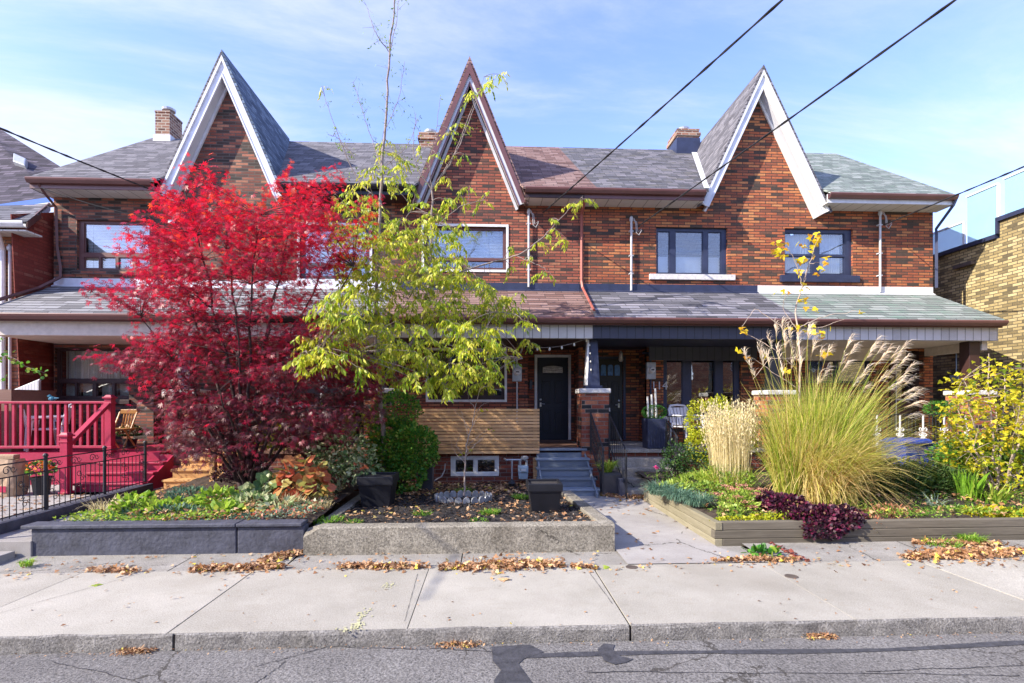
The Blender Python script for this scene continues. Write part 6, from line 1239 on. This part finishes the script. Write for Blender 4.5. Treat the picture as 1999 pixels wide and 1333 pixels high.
# bare sapling in the edging ring
bs = thing('bare_sapling', (-.6, 8.1, .2), 'nearly bare pale sapling in the middle of the mulch bed', 'tree'); tw = Twigs(); SY = 8.1
m_ = br([(905, 968), (908, 900), (912, 860), (922, 830), (928, 795), (938, 755)], .016)
for q in ([(908, 905), (885, 880), (880, 855)], [(910, 890), (935, 860), (950, 845)], [(912, 870), (935, 850), (960, 835)], [(915, 850), (905, 820), (900, 800)], [(918, 838), (900, 815), (885, 800)], [(925, 815), (940, 790), (955, 785)], [(922, 830), (935, 812), (950, 800)], [(908, 895), (890, 870), (900, 840)], [(909, 885), (925, 868), (945, 855)], [(928, 800), (915, 780), (912, 765)], [(935, 765), (945, 755), (955, 752)]): br(q, .005, .0015)
tw.build('trunk', M['barkpale'], bs); PTS = np.concatenate([P(a, b, 8.1)+rng.normal(0, .02, (3, 3)) for a, b in ((938, 756), (950, 758), (903, 888), (920, 878), (958, 838), (945, 800))]); k = len(PTS)
leaves('crown', PTS, rv(k)+[0, 0, -.3], rv(k), rng.uniform(.05, .08, k), 'oval', M['lf_yellow'], bs, rng.normal(.3, .2, k))

# ------------------------------------------------------------------ grasses
def blades(name, base, n, h, spread, width, mat, parent, lean=(0, 0), arch=.5, segs=6, brad=.15, hv=.3, rmean=.5, rsd=.2, wild=.5, zup=0):
    base = np.array(base, float); w = rng.uniform(0, 2*math.pi, n); r = brad*np.sqrt(rng.random(n)); b = base+np.stack([r*np.cos(w), r*np.sin(w), np.zeros(n)], 1)
    b[:, 2] += rng.uniform(0, 1, n)*zup; w2 = w+rng.normal(0, wild, n); H_ = h*rng.uniform(1-hv, 1, n); S_ = spread*rng.uniform(.15, 1, n)*H_; d = np.stack([np.cos(w2), np.sin(w2), np.zeros(n)], 1); d[:, 0] += lean[0]; d[:, 1] += lean[1]
    t = np.linspace(0, 1, segs+1); A_ = arch*rng.uniform(.3, 1.5, n)
    V = b[:, None]+d[:, None]*(S_[:, None]*(t**1.7)[None])[..., None]; V[..., 2] += H_[:, None]*(t[None]-A_[:, None]*.55*(t**3)[None])
    V[:, 1:] += rng.normal(0, .006, V[:, 1:].shape)
    ang = w2+math.pi/2+rng.normal(0, .7, n); sd = np.stack([np.cos(ang), np.sin(ang), rng.normal(0, .2, n)], 1)*width*rng.uniform(.6, 1.2, n)[:, None]
    ww = np.interp(t, [0, .2, .75, 1], [.6, 1, .7, .05]); Lf = V-sd[:, None]*ww[None, :, None]; Rt = V+sd[:, None]*ww[None, :, None]
    VV = np.stack([Lf, Rt], 2).reshape(n, -1, 3); k = 2*(segs+1); i = np.arange(segs); tf = np.stack([2*i, 2*i+1, 2*i+3, 2*i+2], 1); Fc = (tf[None]+(np.arange(n)*k)[:, None, None]).reshape(-1, 4)
    r_ = np.repeat(np.clip(rng.normal(rmean, rsd, n), 0, 1), segs); npmesh(name, VV.reshape(-1, 3), Fc, r_, M[mat], parent); return V[:, -1]
gb = P(1585, 985, 7.25); mg = thing('silver_grass', tuple(gb), 'huge clump of silver grass with feathery cream plumes leaning right', 'grass clump')
for k_, (ox_, oy_, lx_, hh_, nn_, sp__) in enumerate(((-.38, -.1, -.28, 1.75, 620, .42), (-.2, .1, .0, 2.2, 760, .36), (0, -.15, .25, 2.25, 820, .4), (.22, .05, .5, 2.3, 820, .42), (.34, -.1, .4, 1.95, 480, .38), (.1, .2, -.1, 2.35, 520, .3), (.2, -.25, .2, 1.5, 420, .6))): blades('blades', gb+np.array((ox_, oy_, 0)), nn_, hh_, sp__, .005, 'bl_misc', mg, lean=(lx_, rng.uniform(-.2, .1)), arch=rng.uniform(.3, .8), brad=.2, hv=.5, rmean=rng.uniform(.28, .48), rsd=.26, wild=.8); blades('leaning_blades', gb, 420, 1.75, .7, .0045, 'bl_misc', mg, lean=(.5, -.1), arch=.8, brad=.4, hv=.4, rmean=.6, rsd=.2)
blades('tangled_blades', gb+np.array((.05, -.05, 0)), 900, .9, .8, .0055, 'bl_misc', mg, lean=(.1, -.1), arch=1.5, brad=.5, hv=.7, rmean=.75, rsd=.12, wild=1.6, zup=.55)
blades('dry_blades', gb, 900, 1.3, .95, .006, 'bl_misc', mg, lean=(.15, -.2), arch=1.35, brad=.34, hv=.6, rmean=.72, rsd=.13)
tips = []; PL = []
for a, b in ((1500, 660), (1520, 690), (1535, 665), (1580, 650), (1590, 670), (1600, 690), (1480, 680), (1548, 680), (1565, 700), (1655, 665), (1660, 680), (1710, 665), (1715, 680), (1720, 700), (1730, 690), (1745, 690), (1750, 700), (1762, 680), (1770, 700), (1775, 715), (1765, 730), (1778, 745), (1752, 745), (1770, 775), (1780, 790), (1768, 760), (1790, 845), (1775, 810), (1785, 770), (1740, 720), (1700, 690), (1690, 720), (1620, 680), (1640, 700), (1500, 700), (1560, 660), (1450, 690), (1470, 720), (1490, 700), (1525, 720), (1545, 710), (1600, 735), (1650, 715), (1690, 760), (1740, 760), (1540, 650), (1560, 690), (1610, 720), (1675, 745), (1725, 735), (1510, 640), (1530, 640), (1574, 640)):
    PL.append(P(a+rng.uniform(-5, 5), b+rng.uniform(-4, 4), 7.25+rng.uniform(-.5, .4)))
sk_ = Twigs(); V_ = []; F_ = []; nb_ = 0
for e in PL:
    s0 = gb+rng.normal(0, .12, 3)*[1, 1, 0]; ln = .34; q = bez(s0, s0*.35+e*.65+np.array((-.12, 0, .28)), e, 12); sk_.add(q, .004, .002, 4)
    d = nrm(q[-1]-q[-4]); c0 = q[-1]-d*.14
    for k in range(26):                                         # a plume is a one-sided fan of silky strands
        t0 = c0+d*rng.uniform(0, .2); bend = nrm(d+rv(1)[0]*.38+np.array((.25, 0, -.05))); L2 = rng.uniform(.1, .2); p0, p1, p2 = t0, t0+bend*L2*.55, t0+bend*L2+np.array((.03, 0, -.05)); w_ = .0034
        s2 = nrm(np.cross(bend, rv(1)[0]))*w_; V_ += [p0-s2*.4, p0+s2*.4, p1+s2, p1-s2, p2, p2+s2*.3]; F_ += [(nb_, nb_+1, nb_+2, nb_+3), (nb_+3, nb_+2, nb_+5, nb_+4)]; nb_ += 6
sk_.build('stalks', M['bl_misc'], mg); npmesh('plumes', np.array(V_), np.array(F_), np.clip(rng.normal(.55, .22, len(F_)), 0, 1), M['bl_plume'], mg)
fb = P(1425, 975, 7.6); fg = thing('feather_reed_grass', tuple(fb), 'upright cream coloured feather reed grass left of the tall silver grass', 'grass clump')
tp_ = blades('stalks', fb, 620, 1.6, .16, .0032, 'bl_reed', fg, arch=.08, brad=.26, hv=.3, segs=5, rmean=.62); blades('blades', fb, 520, .8, .5, .005, 'bl_misc', fg, arch=.9, brad=.28, rmean=.25)
V_ = []; F_ = []; nb_ = 0
k = len(tp_); a = nrm(np.stack([rng.normal(0, .12, k), rng.normal(0, .12, k), np.ones(k)], 1)); leaves('seed_heads', tp_-a*.22, a, rv(k), rng.uniform(.2, .3, k), 'lance', M['bl_reed'], fg, rng.normal(.75, .15, k)) if False else None
sp_ = np.concatenate([tp_-np.array((0, 0, 1))*rng.uniform(0, .4, (k, 1))+rng.normal(0, .006, (k, 3)) for _ in range(6)]); m = len(sp_); leaves('seed_heads', sp_, rv(m)*.15+[0, 0, 1.2], rv(m), .04, 'lance', M['bl_reed'], fg, rng.normal(.7, .2, m))
def tuft(name, px_, py_, Y_, h, n, mat, label, cat='grass clump', spread=.8, width=.006, arch=1.0, brad=.08, group=None, z=None, **k):
    p = P(px_, py_, Y_)
    if z is not None: p[2] = z
    t = thing(name, tuple(p), label, cat, group); blades('blades', p, n, h, spread, width, mat, t, arch=arch, brad=brad, **k); return t
tuft('ornamental_grass', 1186, 925, 9.45, .34, 260, 'bl_green', 'lime green grass spilling out of the tall charcoal pot', spread=.9, z=.44, rmean=.7, width=.008)
tuft('blue_fescue', 1290, 965, 7.7, .3, 420, 'lf_blue', 'blue-green grassy tuft at the far end of the timber wall', 'grass clump', 1.0, .005, 1.3, .16, 'blue-green tufts along the timber wall')
tuft('blue_fescue', 1325, 975, 7.3, .28, 420, 'lf_blue', 'blue-green grassy tuft between two others on the timber wall', 'grass clump', 1.0, .005, 1.3, .16, 'blue-green tufts along the timber wall')
tuft('blue_fescue', 1362, 985, 6.95, .26, 420, 'lf_blue', 'blue-green grassy tuft next to the pink sedum', 'grass clump', 1.0, .005, 1.3, .16, 'blue-green tufts along the timber wall')
tuft('ornamental_grass', 1375, 945, 7.9, .34, 240, 'bl_green', 'lime arching grass left of the feather reed grass', spread=.9, rmean=.75, width=.007)
tuft('iris_plant', 1890, 985, 7.2, .62, 60, 'bl_green', 'upright green iris leaves right of the dark perennials', 'plant', .35, .018, .25, .12, rmean=.45)
tuft('iris_plant', 1935, 990, 7.1, .5, 60, 'bl_green', 'arching lime iris leaves at the foot of the yellow tree', 'plant', .8, .016, .7, .15, rmean=.7)
tuft('yucca_plant', 1825, 1005, 6.9, .45, 22, 'bl_varieg', 'pale striped yucca in front of the dark perennials', 'plant', .7, .013, .8, .05)
tuft('grass_tuft', 1895, 1048, 5.98, .17, 320, 'bl_green', 'green grass tuft growing at the foot of the timber wall', spread=.95, arch=1.2, brad=.1, rmean=.45, width=.004, z=.04)
tuft('grass_tuft', 1835, 1068, 5.92, .12, 110, 'bl_green', 'small weedy grass among the fallen leaves by the timber wall', spread=1.2, arch=1.0, brad=.2, rmean=.45, width=.005, z=.04)
tuft('grass_tuft', 52, 1104, 5.6, .12, 70, 'bl_green', 'small green grass tuft at the left end of the slate blue wall', spread=.9, arch=1.0, brad=.05, rmean=.6, width=.005, z=.03)
for a, b, h, l in ((905, 950, .13, 'small green weed right of the edging ring'), (955, 1000, .1, 'low green weed patch in the middle of the mulch'), (640, 1014, .1, 'bright green moss-like grass at the left corner of the concrete planter'), (690, 1018, .06, 'low green grass strip behind the concrete wall'), (825, 1000, .08, 'small lone weed in the left half of the mulch'), (935, 1018, .06, 'tiny weed just behind the concrete front wall'), (1018, 965, .12, 'grey-green weed left of the right black pot')):
    Yk = (H-.27)*F/(b-HOR); Yk = max(6.15, Yk); tuft('weed', a, b, Yk, h, 170 if h > .09 else 90, 'bl_green', l, 'plant', 1.3, .006, .9, .12 if a != 640 else .18, rmean=.35, z=zmul(0, Yk)-.01)
# ------------------------------------------------------------------ perennials of the right bed
shrub('sedum', [lump(1440, 985, 6.75, .27, .22, .14), lump(1425, 1000, 6.5, .16, .14, .1), lump(1455, 970, 7.0, .25, .2, .1)], 1500, .045, 'oval', 'lf_sedum', 'mound of sedum with faded pink flower heads at the timber corner', 'plant', shell=.5, stems=0, up=.8)
sd = [o for o in bpy.data.objects if o.get('label', '').startswith('mound of sedum')][0]
hs = [P(a, b, 6.75+rng.uniform(-.2, .15)) for a, b in ((1418, 950), (1432, 955), (1448, 948), (1462, 955), (1475, 965), (1440, 970), (1420, 975), (1455, 980), (1410, 990), (1470, 990), (1430, 1000), (1485, 955), (1400, 965))]
q = np.concatenate([h+rng.normal(0, 1, (70, 3))*[.035, .035, .008] for h in hs]); m = len(q); leaves('flowers', q, rv(m)*.5+[0, 0, 1], rv(m), .016, 'round', M['fl_sedum'], sd, rng.random(m))
shrub('coral_bells', [lump(1590, 1010, 6.25, .42, .22, .15), lump(1640, 1012, 6.2, .3, .2, .16), lump(1535, 985, 6.55, .3, .25, .12), lump(1610, 1032, 6.05, .3, .12, .12), lump(1500, 975, 6.8, .2, .2, .1)], 5200, .036, 'heart', 'lf_purple', 'dark purple coral bells spilling over the timber wall', 'plant', shell=.6, stems=0)
shrub('spurge_plant', [lump(1725, 1010, 6.5, .28, .22, .12), lump(1700, 1025, 6.2, .2, .12, .1), lump(1745, 1000, 6.7, .2, .2, .1)], 1500, .045, 'lance', 'lf_rust', 'rusty orange wiry perennial right of the purple coral bells', 'plant', shell=.3, stems=10, up=.6, stem='barkred')
shrub('geranium_mound', [lump(1935, 1010, 6.5, .4, .25, .12), lump(1985, 1020, 6.4, .4, .25, .13), lump(1900, 1015, 6.5, .2, .2, .08), lump(2040, 1015, 6.4, .4, .25, .14)], 2400, .06, 'palm', 'lf_yellow', 'mound of yellow-green geranium leaves at the right corner of the bed', 'plant', rmean=.33, shell=.6, stems=0)
shrub('daylily_patch', [lump(1355, 940, 8.1, .28, .22, .09), lump(1318, 952, 7.9, .18, .2, .06)], 420, .09, 'lance', 'lf_sedum', 'low lime perennials behind the blue-green tufts', 'plant', up=.9, stems=0)
shrub('aster_patch', [lump(1420, 920, 7.6, .3, .2, .1), lump(1380, 955, 7.4, .25, .2, .1), lump(1440, 935, 7.4, .25, .2, .1)], 900, .05, 'oval', 'lf_sedum', 'low pinkish seed heads behind the sedum mound', 'plant', up=.6, stems=0, rmean=.3)
shrub('creeping_jenny', [lump(1450, 1016, 6.25, .4, .1, .04), lump(1500, 1012, 6.3, .3, .1, .05)], 900, .03, 'round', 'lf_privet', 'lime creeping plant along the top of the timber wall', 'plant', up=.6, stems=0)
t = thing('cosmos_flower', tuple(P(1282, 960, 8.4)), 'single bright pink flower on a thin stem by the concrete steps', 'flower'); p = P(1282, 912, 8.4)
MB().tube([P(1284, 962, 8.4), p], .004, n=4).build('stem', M['bl_green'], t); k = 26; leaves('petals', p+rng.normal(0, .006, (k, 3)), rv(k)*[1, 1, .3], rv(k)*.3+[0, 0, 1], .05, 'oval', M['fl_pink'], t, rng.random(k))
# ------------------------------------------------------------------ perennials of the left bed
shrub('hosta', [lump(262, 985, 6.9, .2, .2, .12)], 150, .1, 'oval', 'lf_lime2', 'leafy green perennial clump at the left end of the bed', 'plant', up=.3, stems=6, shell=.3)
shrub('foxglove_plant', [lump(315, 995, 6.8, .26, .22, .08), lump(345, 990, 6.9, .2, .2, .08)], 260, .08, 'oval', 'lf_lime2', 'lime leaved perennial clump right of the leftmost clump', 'plant', up=.4, stems=0, rmean=.65)
shrub('lavender_patch', [lump(370, 970, 7.4, .3, .25, .12), lump(345, 1000, 6.7, .3, .2, .07), lump(280, 1003, 6.8, .25, .2, .06)], 1500, .06, 'lance', 'lf_blue', 'grey-green lavender like patch in the middle of the left bed', 'plant', up=.9, stems=0)
shrub('primrose_plant', [lump(425, 975, 7.0, .22, .2, .12), lump(440, 1000, 6.6, .2, .16, .08)], 300, .1, 'oval', 'lf_lime2', 'bright green perennial with red tinted leaves behind the slate wall', 'plant', up=.4, stems=0, rmean=.6)
shrub('coleus_plant', [lump(490, 985, 6.9, .3, .22, .11), lump(545, 990, 6.7, .25, .2, .1)], 420, .085, 'oval', 'lf_varieg', 'pale variegated perennials in front of the orange hydrangea', 'plant', up=.3, stems=0)
def cover(name, x0, x1, y0, y1, zf_, n, size, tpl, mat, label, rm=.5, hh=.03, cat='ground cover'):
    p = np.stack([rng.uniform(x0, x1, n), rng.uniform(y0, y1, n), np.zeros(n)], 1); cl_ = np.sin(p[:, 0]*5.1+1)+np.sin(p[:, 1]*7.3)+np.sin(p[:, 0]*2.3+p[:, 1]*4); p[:, 2] = [zf_(a, b) for a, b in p[:, :2]]; p[:, 2] += rng.uniform(.01, hh, n)+hh*.5*np.clip(cl_, -1, 1.5)
    o = leaves(name, p, rv(n)*[1, 1, .5]+[0, 0, .45], rv(n)*.6+[0, 0, 1], rng.uniform(.7, 1.3, n)*size, tpl, M[mat], None, rng.normal(rm, .22, n)+.1*cl_); return tag(o, label, cat, kind='stuff')
cover('ground_cover', -4.85, -2.15, 6.12, 7.3, zleft, 5200, .042, 'lance', 'lf_blue', 'low green creeping plants behind the slate blue wall', .55, .05)
cover('ground_cover', -5.0, -3.2, 6.12, 7.0, zleft, 2200, .045, 'oval', 'lf_lime2', 'lime creeping plants at the left of the bed', .5, .07)
cover('ground_cover', -4.0, -2.15, 6.12, 7.6, zleft, 1500, .045, 'oval', 'lf_hydr', 'reddish creeping leaves along the slate blue wall', .6, .05)
cover('ground_cover', -3.6, -2.2, 6.5, 8.2, zleft, 1500, .05, 'oval', 'lf_varieg', 'cream edged creeping leaves below the hydrangea', .5, .06)
cover('ground_cover', 2.85, 8, 6.2, 9.4, zright, 6500, .05, 'lance', 'lf_sedum', 'mixed low green growth filling the timber bed', .3, .06)
cover('ground_cover', 4.6, 9.5, 6.2, 6.9, zright, 3000, .045, 'lance', 'bl_green', 'fine grassy growth behind the front timbers', .35, .06)
# ------------------------------------------------------------------ mulch chips and fallen leaves
def scatter(name, n, fx_, size, tpl, mat, label, cat, rm=.5, tilt=.35, h=.01):
    p = np.array([fx_() for _ in range(n)]); p[:, 2] += rng.uniform(.002, h, n)
    return tag(leaves(name, p, rv(n)*[1, 1, .15*tilt*4], rv(n)*tilt+[0, 0, 1], rng.uniform(.55, 1.25, n)*size, tpl, M[mat], None, rng.normal(rm, .25, n)), label, cat, kind='stuff')
def fm(): x = rng.uniform(cx0+.15, 1.28); y = rng.uniform(6.07, 10.3)**1.0; return (x, y, zmul(x, y))
M['chip'] = leafmat('bark_chip', [(0, (.01, .009, .01)), (.6, (.035, .028, .026)), (.9, (.1, .07, .05)), (1, (.25, .2, .16))], tr=0)
scatter('mulch', 9000, fm, .05, 'lance', 'chip', 'black bark mulch chips in the concrete planter', 'mulch', tilt=.6, h=.025)
scatter('fallen_leaves', 900, fm, .055, 'palm', 'lf_fallen', 'scattered brown leaves lying on the mulch', 'fallen leaves', tilt=.5, h=.03)
def fm2(): x = rng.uniform(-1.6, 1.2); y = rng.uniform(8.6, 10.3); return (x, y, zmul(x, y))
scatter('fallen_leaves', 1100, fm2, .06, 'palm', 'lf_fallen', 'brown leaves gathered against the basement wall', 'fallen leaves', tilt=.5, h=.05)
def pile(x0, x1, y0, y1, z, peak=None):
    def f():
        u_ = rng.beta(2, 2) if peak is None else np.clip(rng.normal(peak, .16), 0, 1); v_ = rng.beta(2.2, 2.2); return (x0+(x1-x0)*u_, y0+(y1-y0)*v_, z)
    return f
G = lambda px_, py_: gp(px_, py_, .02)
def pilep(px0, py0, px1, py1, wd, n, label, size=.05, z=.025, mat='lf_fallen', rm=.5, h=.06, tilt=.8):
    h = h*.6
    a, b = np.array(G(px0, py0)), np.array(G(px1, py1))
    def f(): t = rng.beta(1.6, 1.6); q = a+(b-a)*t; return (q[0], q[1]+rng.normal(0, wd*(.45+.55*math.sin(math.pi*t))*(1 if rng.random() < .8 else 2.6)), z)
    scatter('fallen_leaves', n, f, size, 'palm', mat, label, 'fallen leaves', tilt=tilt, h=h, rm=rm)
pilep(855, 1110, 1105, 1103, .055, 900, 'thick pile of brown and yellow leaves below the concrete planter', rm=.55)
pilep(650, 1108, 840, 1108, .035, 420, 'brown leaves strung along the back of the sidewalk', .045)
pilep(365, 1114, 560, 1108, .04, 520, 'brown leaves along the sidewalk by the slate blue wall', .045)
pilep(500, 1100, 592, 1080, .08, 620, 'drift of leaves in the corner between the two garden walls', .045)
pilep(170, 1114, 270, 1117, .03, 110, 'small leaf patch at the left of the sidewalk', .045)
pilep(1110, 1106, 1170, 1112, .03, 60, 'a few leaves at the sidewalk joint', .045)
pilep(1390, 1096, 1560, 1094, .025, 320, 'thin line of brown leaves below the timber corner', .04)
pilep(1760, 1090, 2010, 1078, .07, 1500, 'broad drift of tan leaves in front of the right timber wall', .045, z=.03)
pilep(1780, 1064, 1960, 1066, .06, 600, 'tan leaves against the right timber wall', .045, z=.04)
pilep(1490, 1058, 1580, 1100, .04, 90, 'spilled red stems and leaves over the aggregate strip', .04, mat='lf_fallen_red')
for a in ((240, 1262, 320, 1258), (850, 1258, 945, 1256), (1575, 1246, 1640, 1246)): 
    q0, q1 = gp(a[0], a[1], -.09), gp(a[2], a[3], -.09)
    def f(): t = rng.beta(1.6, 1.6); return (q0[0]+(q1[0]-q0[0])*t, 3.90+rng.normal(0, .022), -.092)
    scatter('fallen_leaves', 240, f, .035, 'lance', 'lf_fallen', {240: 'small pile of dry leaves in the gutter at the left', 850: 'small pile of dry leaves in the gutter at the middle', 1575: 'small pile of dry leaves in the gutter at the right'}[a[0]], 'fallen leaves', tilt=.8, h=.02)
pilep(1170, 968, 1290, 975, .1, 650, 'leaves blown against the concrete steps', .05, z=.035)
def anyw(): a = rng.uniform(0, 1999); b = rng.uniform(1108, 1225); return gp(a, b, .024)
scatter('fallen_leaves', 90, anyw, .03, 'oval', 'lf_fallen', 'single dry leaves dotted over the sidewalk', 'fallen leaves', tilt=.4, h=.006)
def anyp(): return (rng.uniform(1.5, 2.7), rng.uniform(5.7, 9.3), .032)
scatter('fallen_leaves', 40, anyp, .05, 'palm', 'lf_fallen', 'single leaves on the front path', 'fallen leaves', tilt=.4, h=.01)
def anyd(): return (rng.uniform(-9.5, -6), rng.uniform(6.2, 9.0), .205)
scatter('fallen_leaves', 420, anyd, .05, 'palm', 'lf_fallen', 'leaves lying on the pavers beside the iron fence', 'fallen leaves', tilt=.4, h=.01)
for a, b, sz, mt_, l in ((180, 1143, .07, 'lf_lime2', 'fresh lime leaf lying on the left slabs'), (1183, 1108, .07, 'lf_lime2', 'fresh lime leaf beside the valve cover'), (985, 1133, .1, 'lf_fallen', 'large curled tan leaf on the sidewalk near the pile')):
    c = gp(a, b, .024); m = 2; tag(leaves('fallen_leaf', np.array([c, c])+rng.normal(0, .01, (2, 3))*[1, 1, .2], rv(2)*[1, 1, .1], rv(2)*.2+[0, 0, 1], sz, 'palm', M[mt_], None, np.array((.8, .9))), l, 'leaf')
shrub('dandelion_weed', [(gp(1510, 1096, .03)[0], 5.62, .06, .16, .08, .05)], 60, .08, 'round', 'lf_green', 'broad leaved green weed at the back edge of the sidewalk', 'plant', stems=0, rmean=.7, shell=.2)
# flowers in the pots, hanging leaves at the left edge
def fl_(): x = rng.uniform(-5.0, -2.2); y = rng.uniform(6.15, 8.2); return (x, y, zleft(x, y)+.05)
scatter('fallen_leaves', 700, fl_, .05, 'palm', 'lf_fallen', 'dry leaves caught among the plants of the left bed', 'fallen leaves', tilt=.7, h=.06)
def fr_(): x = rng.uniform(2.9, 9); y = rng.uniform(6.2, 7.6); return (x, y, zright(x, y)+.05)
scatter('fallen_leaves', 800, fr_, .05, 'palm', 'lf_fallen', 'dry leaves caught among the plants of the timber bed', 'fallen leaves', tilt=.7, h=.06)
for a, b, h, l in ((560, 985, .3, 'dry straw coloured grass in front of the orange hydrangea'), (470, 985, .22, 'wispy pale grass in the middle of the left bed'), (205, 985, .25, 'tan seed stalks at the left tip of the bed'), (620, 985, .2, 'dry grass beside the corner of the two garden walls')):
    Yk = 6.9; tuft('dry_grass', a, b, Yk, h*1.3, 120, 'bl_reed', l, 'grass clump', .8, .004, .9, .15, rmean=.6, z=.3)
def fs_(): x = rng.uniform(-9, 9); return (x, YS-abs(rng.normal(0, .12)), .024)
scatter('fallen_leaves', 420, fs_, .035, 'palm', 'lf_fallen', 'loose dry leaves and crumbs along the back of the sidewalk', 'fallen leaves', tilt=.5, h=.012)
def fg_(): x = rng.uniform(-6, 6); return (x, 3.92-abs(rng.normal(0, .05)), -.092)
scatter('fallen_leaves', 380, fg_, .022, 'lance', 'lf_fallen', 'leaf crumbs and grit along the foot of the kerb', 'fallen leaves', tilt=.5, h=.01)
def fb_(): x = rng.uniform(-5, 9); return (x, rng.uniform(YS, YB), .028)
scatter('fallen_leaves', 260, fb_, .035, 'palm', 'lf_fallen', 'loose leaves on the old concrete strip', 'fallen leaves', tilt=.5, h=.015)
def bloom(parent, c, rad, n, fl, lf, size=.04):
    d = rv(n); p = np.array(c)+d*rad*[1, 1, .7]; p[:, 2] = np.maximum(p[:, 2], c[2]-.03); leaves('foliage', p*.97+np.array(c)*.03, d+rv(n)*.5, rv(n), size*1.2, 'oval', M[lf], parent, rng.random(n)); k = n//2; d = rv(k); d[:, 2] = abs(d[:, 2]); p = np.array(c)+d*rad*[1.05, 1.05, .85]; leaves('flowers', p, rv(k), d, size, 'round', M[fl], parent, rng.random(k))
pots = {o['label']: o for o in bpy.data.objects if o.name.startswith('flower_pot')}
bloom(pots['round black pot of orange flowers by the deck skirt'], (fp1[0], fp1[1], .62), .17, 150, 'fl_orange', 'lf_green', .055)
bloom(pots['dark pot of bronze chrysanthemums on the left porch'], (fp2[0], fp2[1], FL+.32), .2, 420, 'lf_fallen', 'lf_dark', .04)
q = np.array((fx, 10.57, Z(1278, 800, 10.5))); tpn = [o for o in bpy.data.objects if o.name == 'tall_planter'][0]; k = 1500; d = rv(k); leaves('foliage', q-[0, 0, .05]+d*[.24, .22, .14], d+rv(k)*.5, rv(k), .03, 'oval', M['lf_green'], tpn, rng.normal(.5, .2, k))
lb = thing('climbing_plant', tuple(P(10, 700, 9.2)), 'thin leafy branch reaching in from the left edge', 'plant'); tw = Twigs(); pts = [P(a, b, 9.2) for a, b in ((-60, 740), (-10, 660), (20, 700), (50, 715), (88, 728))]; tw.add(bez(pts[0], pts[1], pts[3], 8), .006, .003, 4); tw.add([pts[3], pts[4]], .003, .0015, 4); tw.build('stem', M['barkpale'], lb)
pp_ = np.concatenate([P(a, b, 9.2)+rng.normal(0, .03, (5, 3)) for a, b in ((5, 665), (15, 690), (30, 705), (45, 712), (58, 725), (72, 722), (85, 730), (8, 740), (2, 700))]); k = len(pp_); leaves('foliage', pp_, rv(k), rv(k), .07, 'round', M['lf_green'], lb, rng.normal(.8, .1, k))

# ------------------------------------------------------------------ the other side of the street, seen only in the window panes
tag(MB().box(-60, 60, -30, -7.0, -.15, .0).build('far_sidewalk', M['path']), kind='structure')
oy = -15
for ox, ol in ((-26.5, 'left of the middle one'), (1.5, 'straight behind the camera'), (29.5, 'right of the middle one')):
  oh = thing('opposite_house', (ox, -16, 0), 'brick house across the street, '+ol, 'house', 'houses across the street'); m = MB()
  hl = [(a+ox-1.5, a+ox-.4, z, z+1.5) for a in (-9, -6.5, -3, .2, 3, 6, 9, 12) for z in (1.3, 4.3)]
  skin(m, ox-13.9, ox+13.9, 0, 6.4, oy, hl, -.12); m.build('wall', M['brick_orange'], oh)
  for h_ in hl: f_ = MB(); skin(f_, *h_, oy-.05, [(h_[0]+.08, h_[1]-.08, h_[2]+.08, h_[2]+.72), (h_[0]+.08, h_[1]-.08, h_[2]+.8, h_[3]-.08)], .04); f_ = f_.build('window', M['white'], oh); MB().box(h_[0]+.05, h_[1]-.05, oy-.09, oy-.08, h_[2]+.05, h_[3]-.05).build('pane', M['black'], f_)
  MB().prism([(oy+.5, 6.4), (oy-8.5, 6.4), (oy-4, 9)], 'x', ox-13.95, ox+13.95).build('roof', M['sh_dark'], oh)
for k, (x, y, z, rr, l) in enumerate(((-6, -11.5, 5.2, 2.4, 'green street tree across the road, left of the pair'), (5.5, -11.5, 5.5, 2.7, 'green street tree across the road, right of the pair'))):
    s_ = shrub('street_tree', [(x, y, z, rr, rr, rr*.9), (x+1, y, z-1, rr*.7, rr*.7, rr*.6), (x-1.1, y+.3, z-.8, rr*.7, rr*.7, rr*.6)], 5000, .2, 'oval', 'lf_lime2' if k else 'lf_green', l, 'tree', stems=16, base=(x, y, 0), children=('crown', 'limbs'), shell=.5)
    MB().tube([(x, y, 0), (x+.05, y, 1.5), (x, y, z)], .2, .1, n=8).build('trunk', M['bark'], s_)
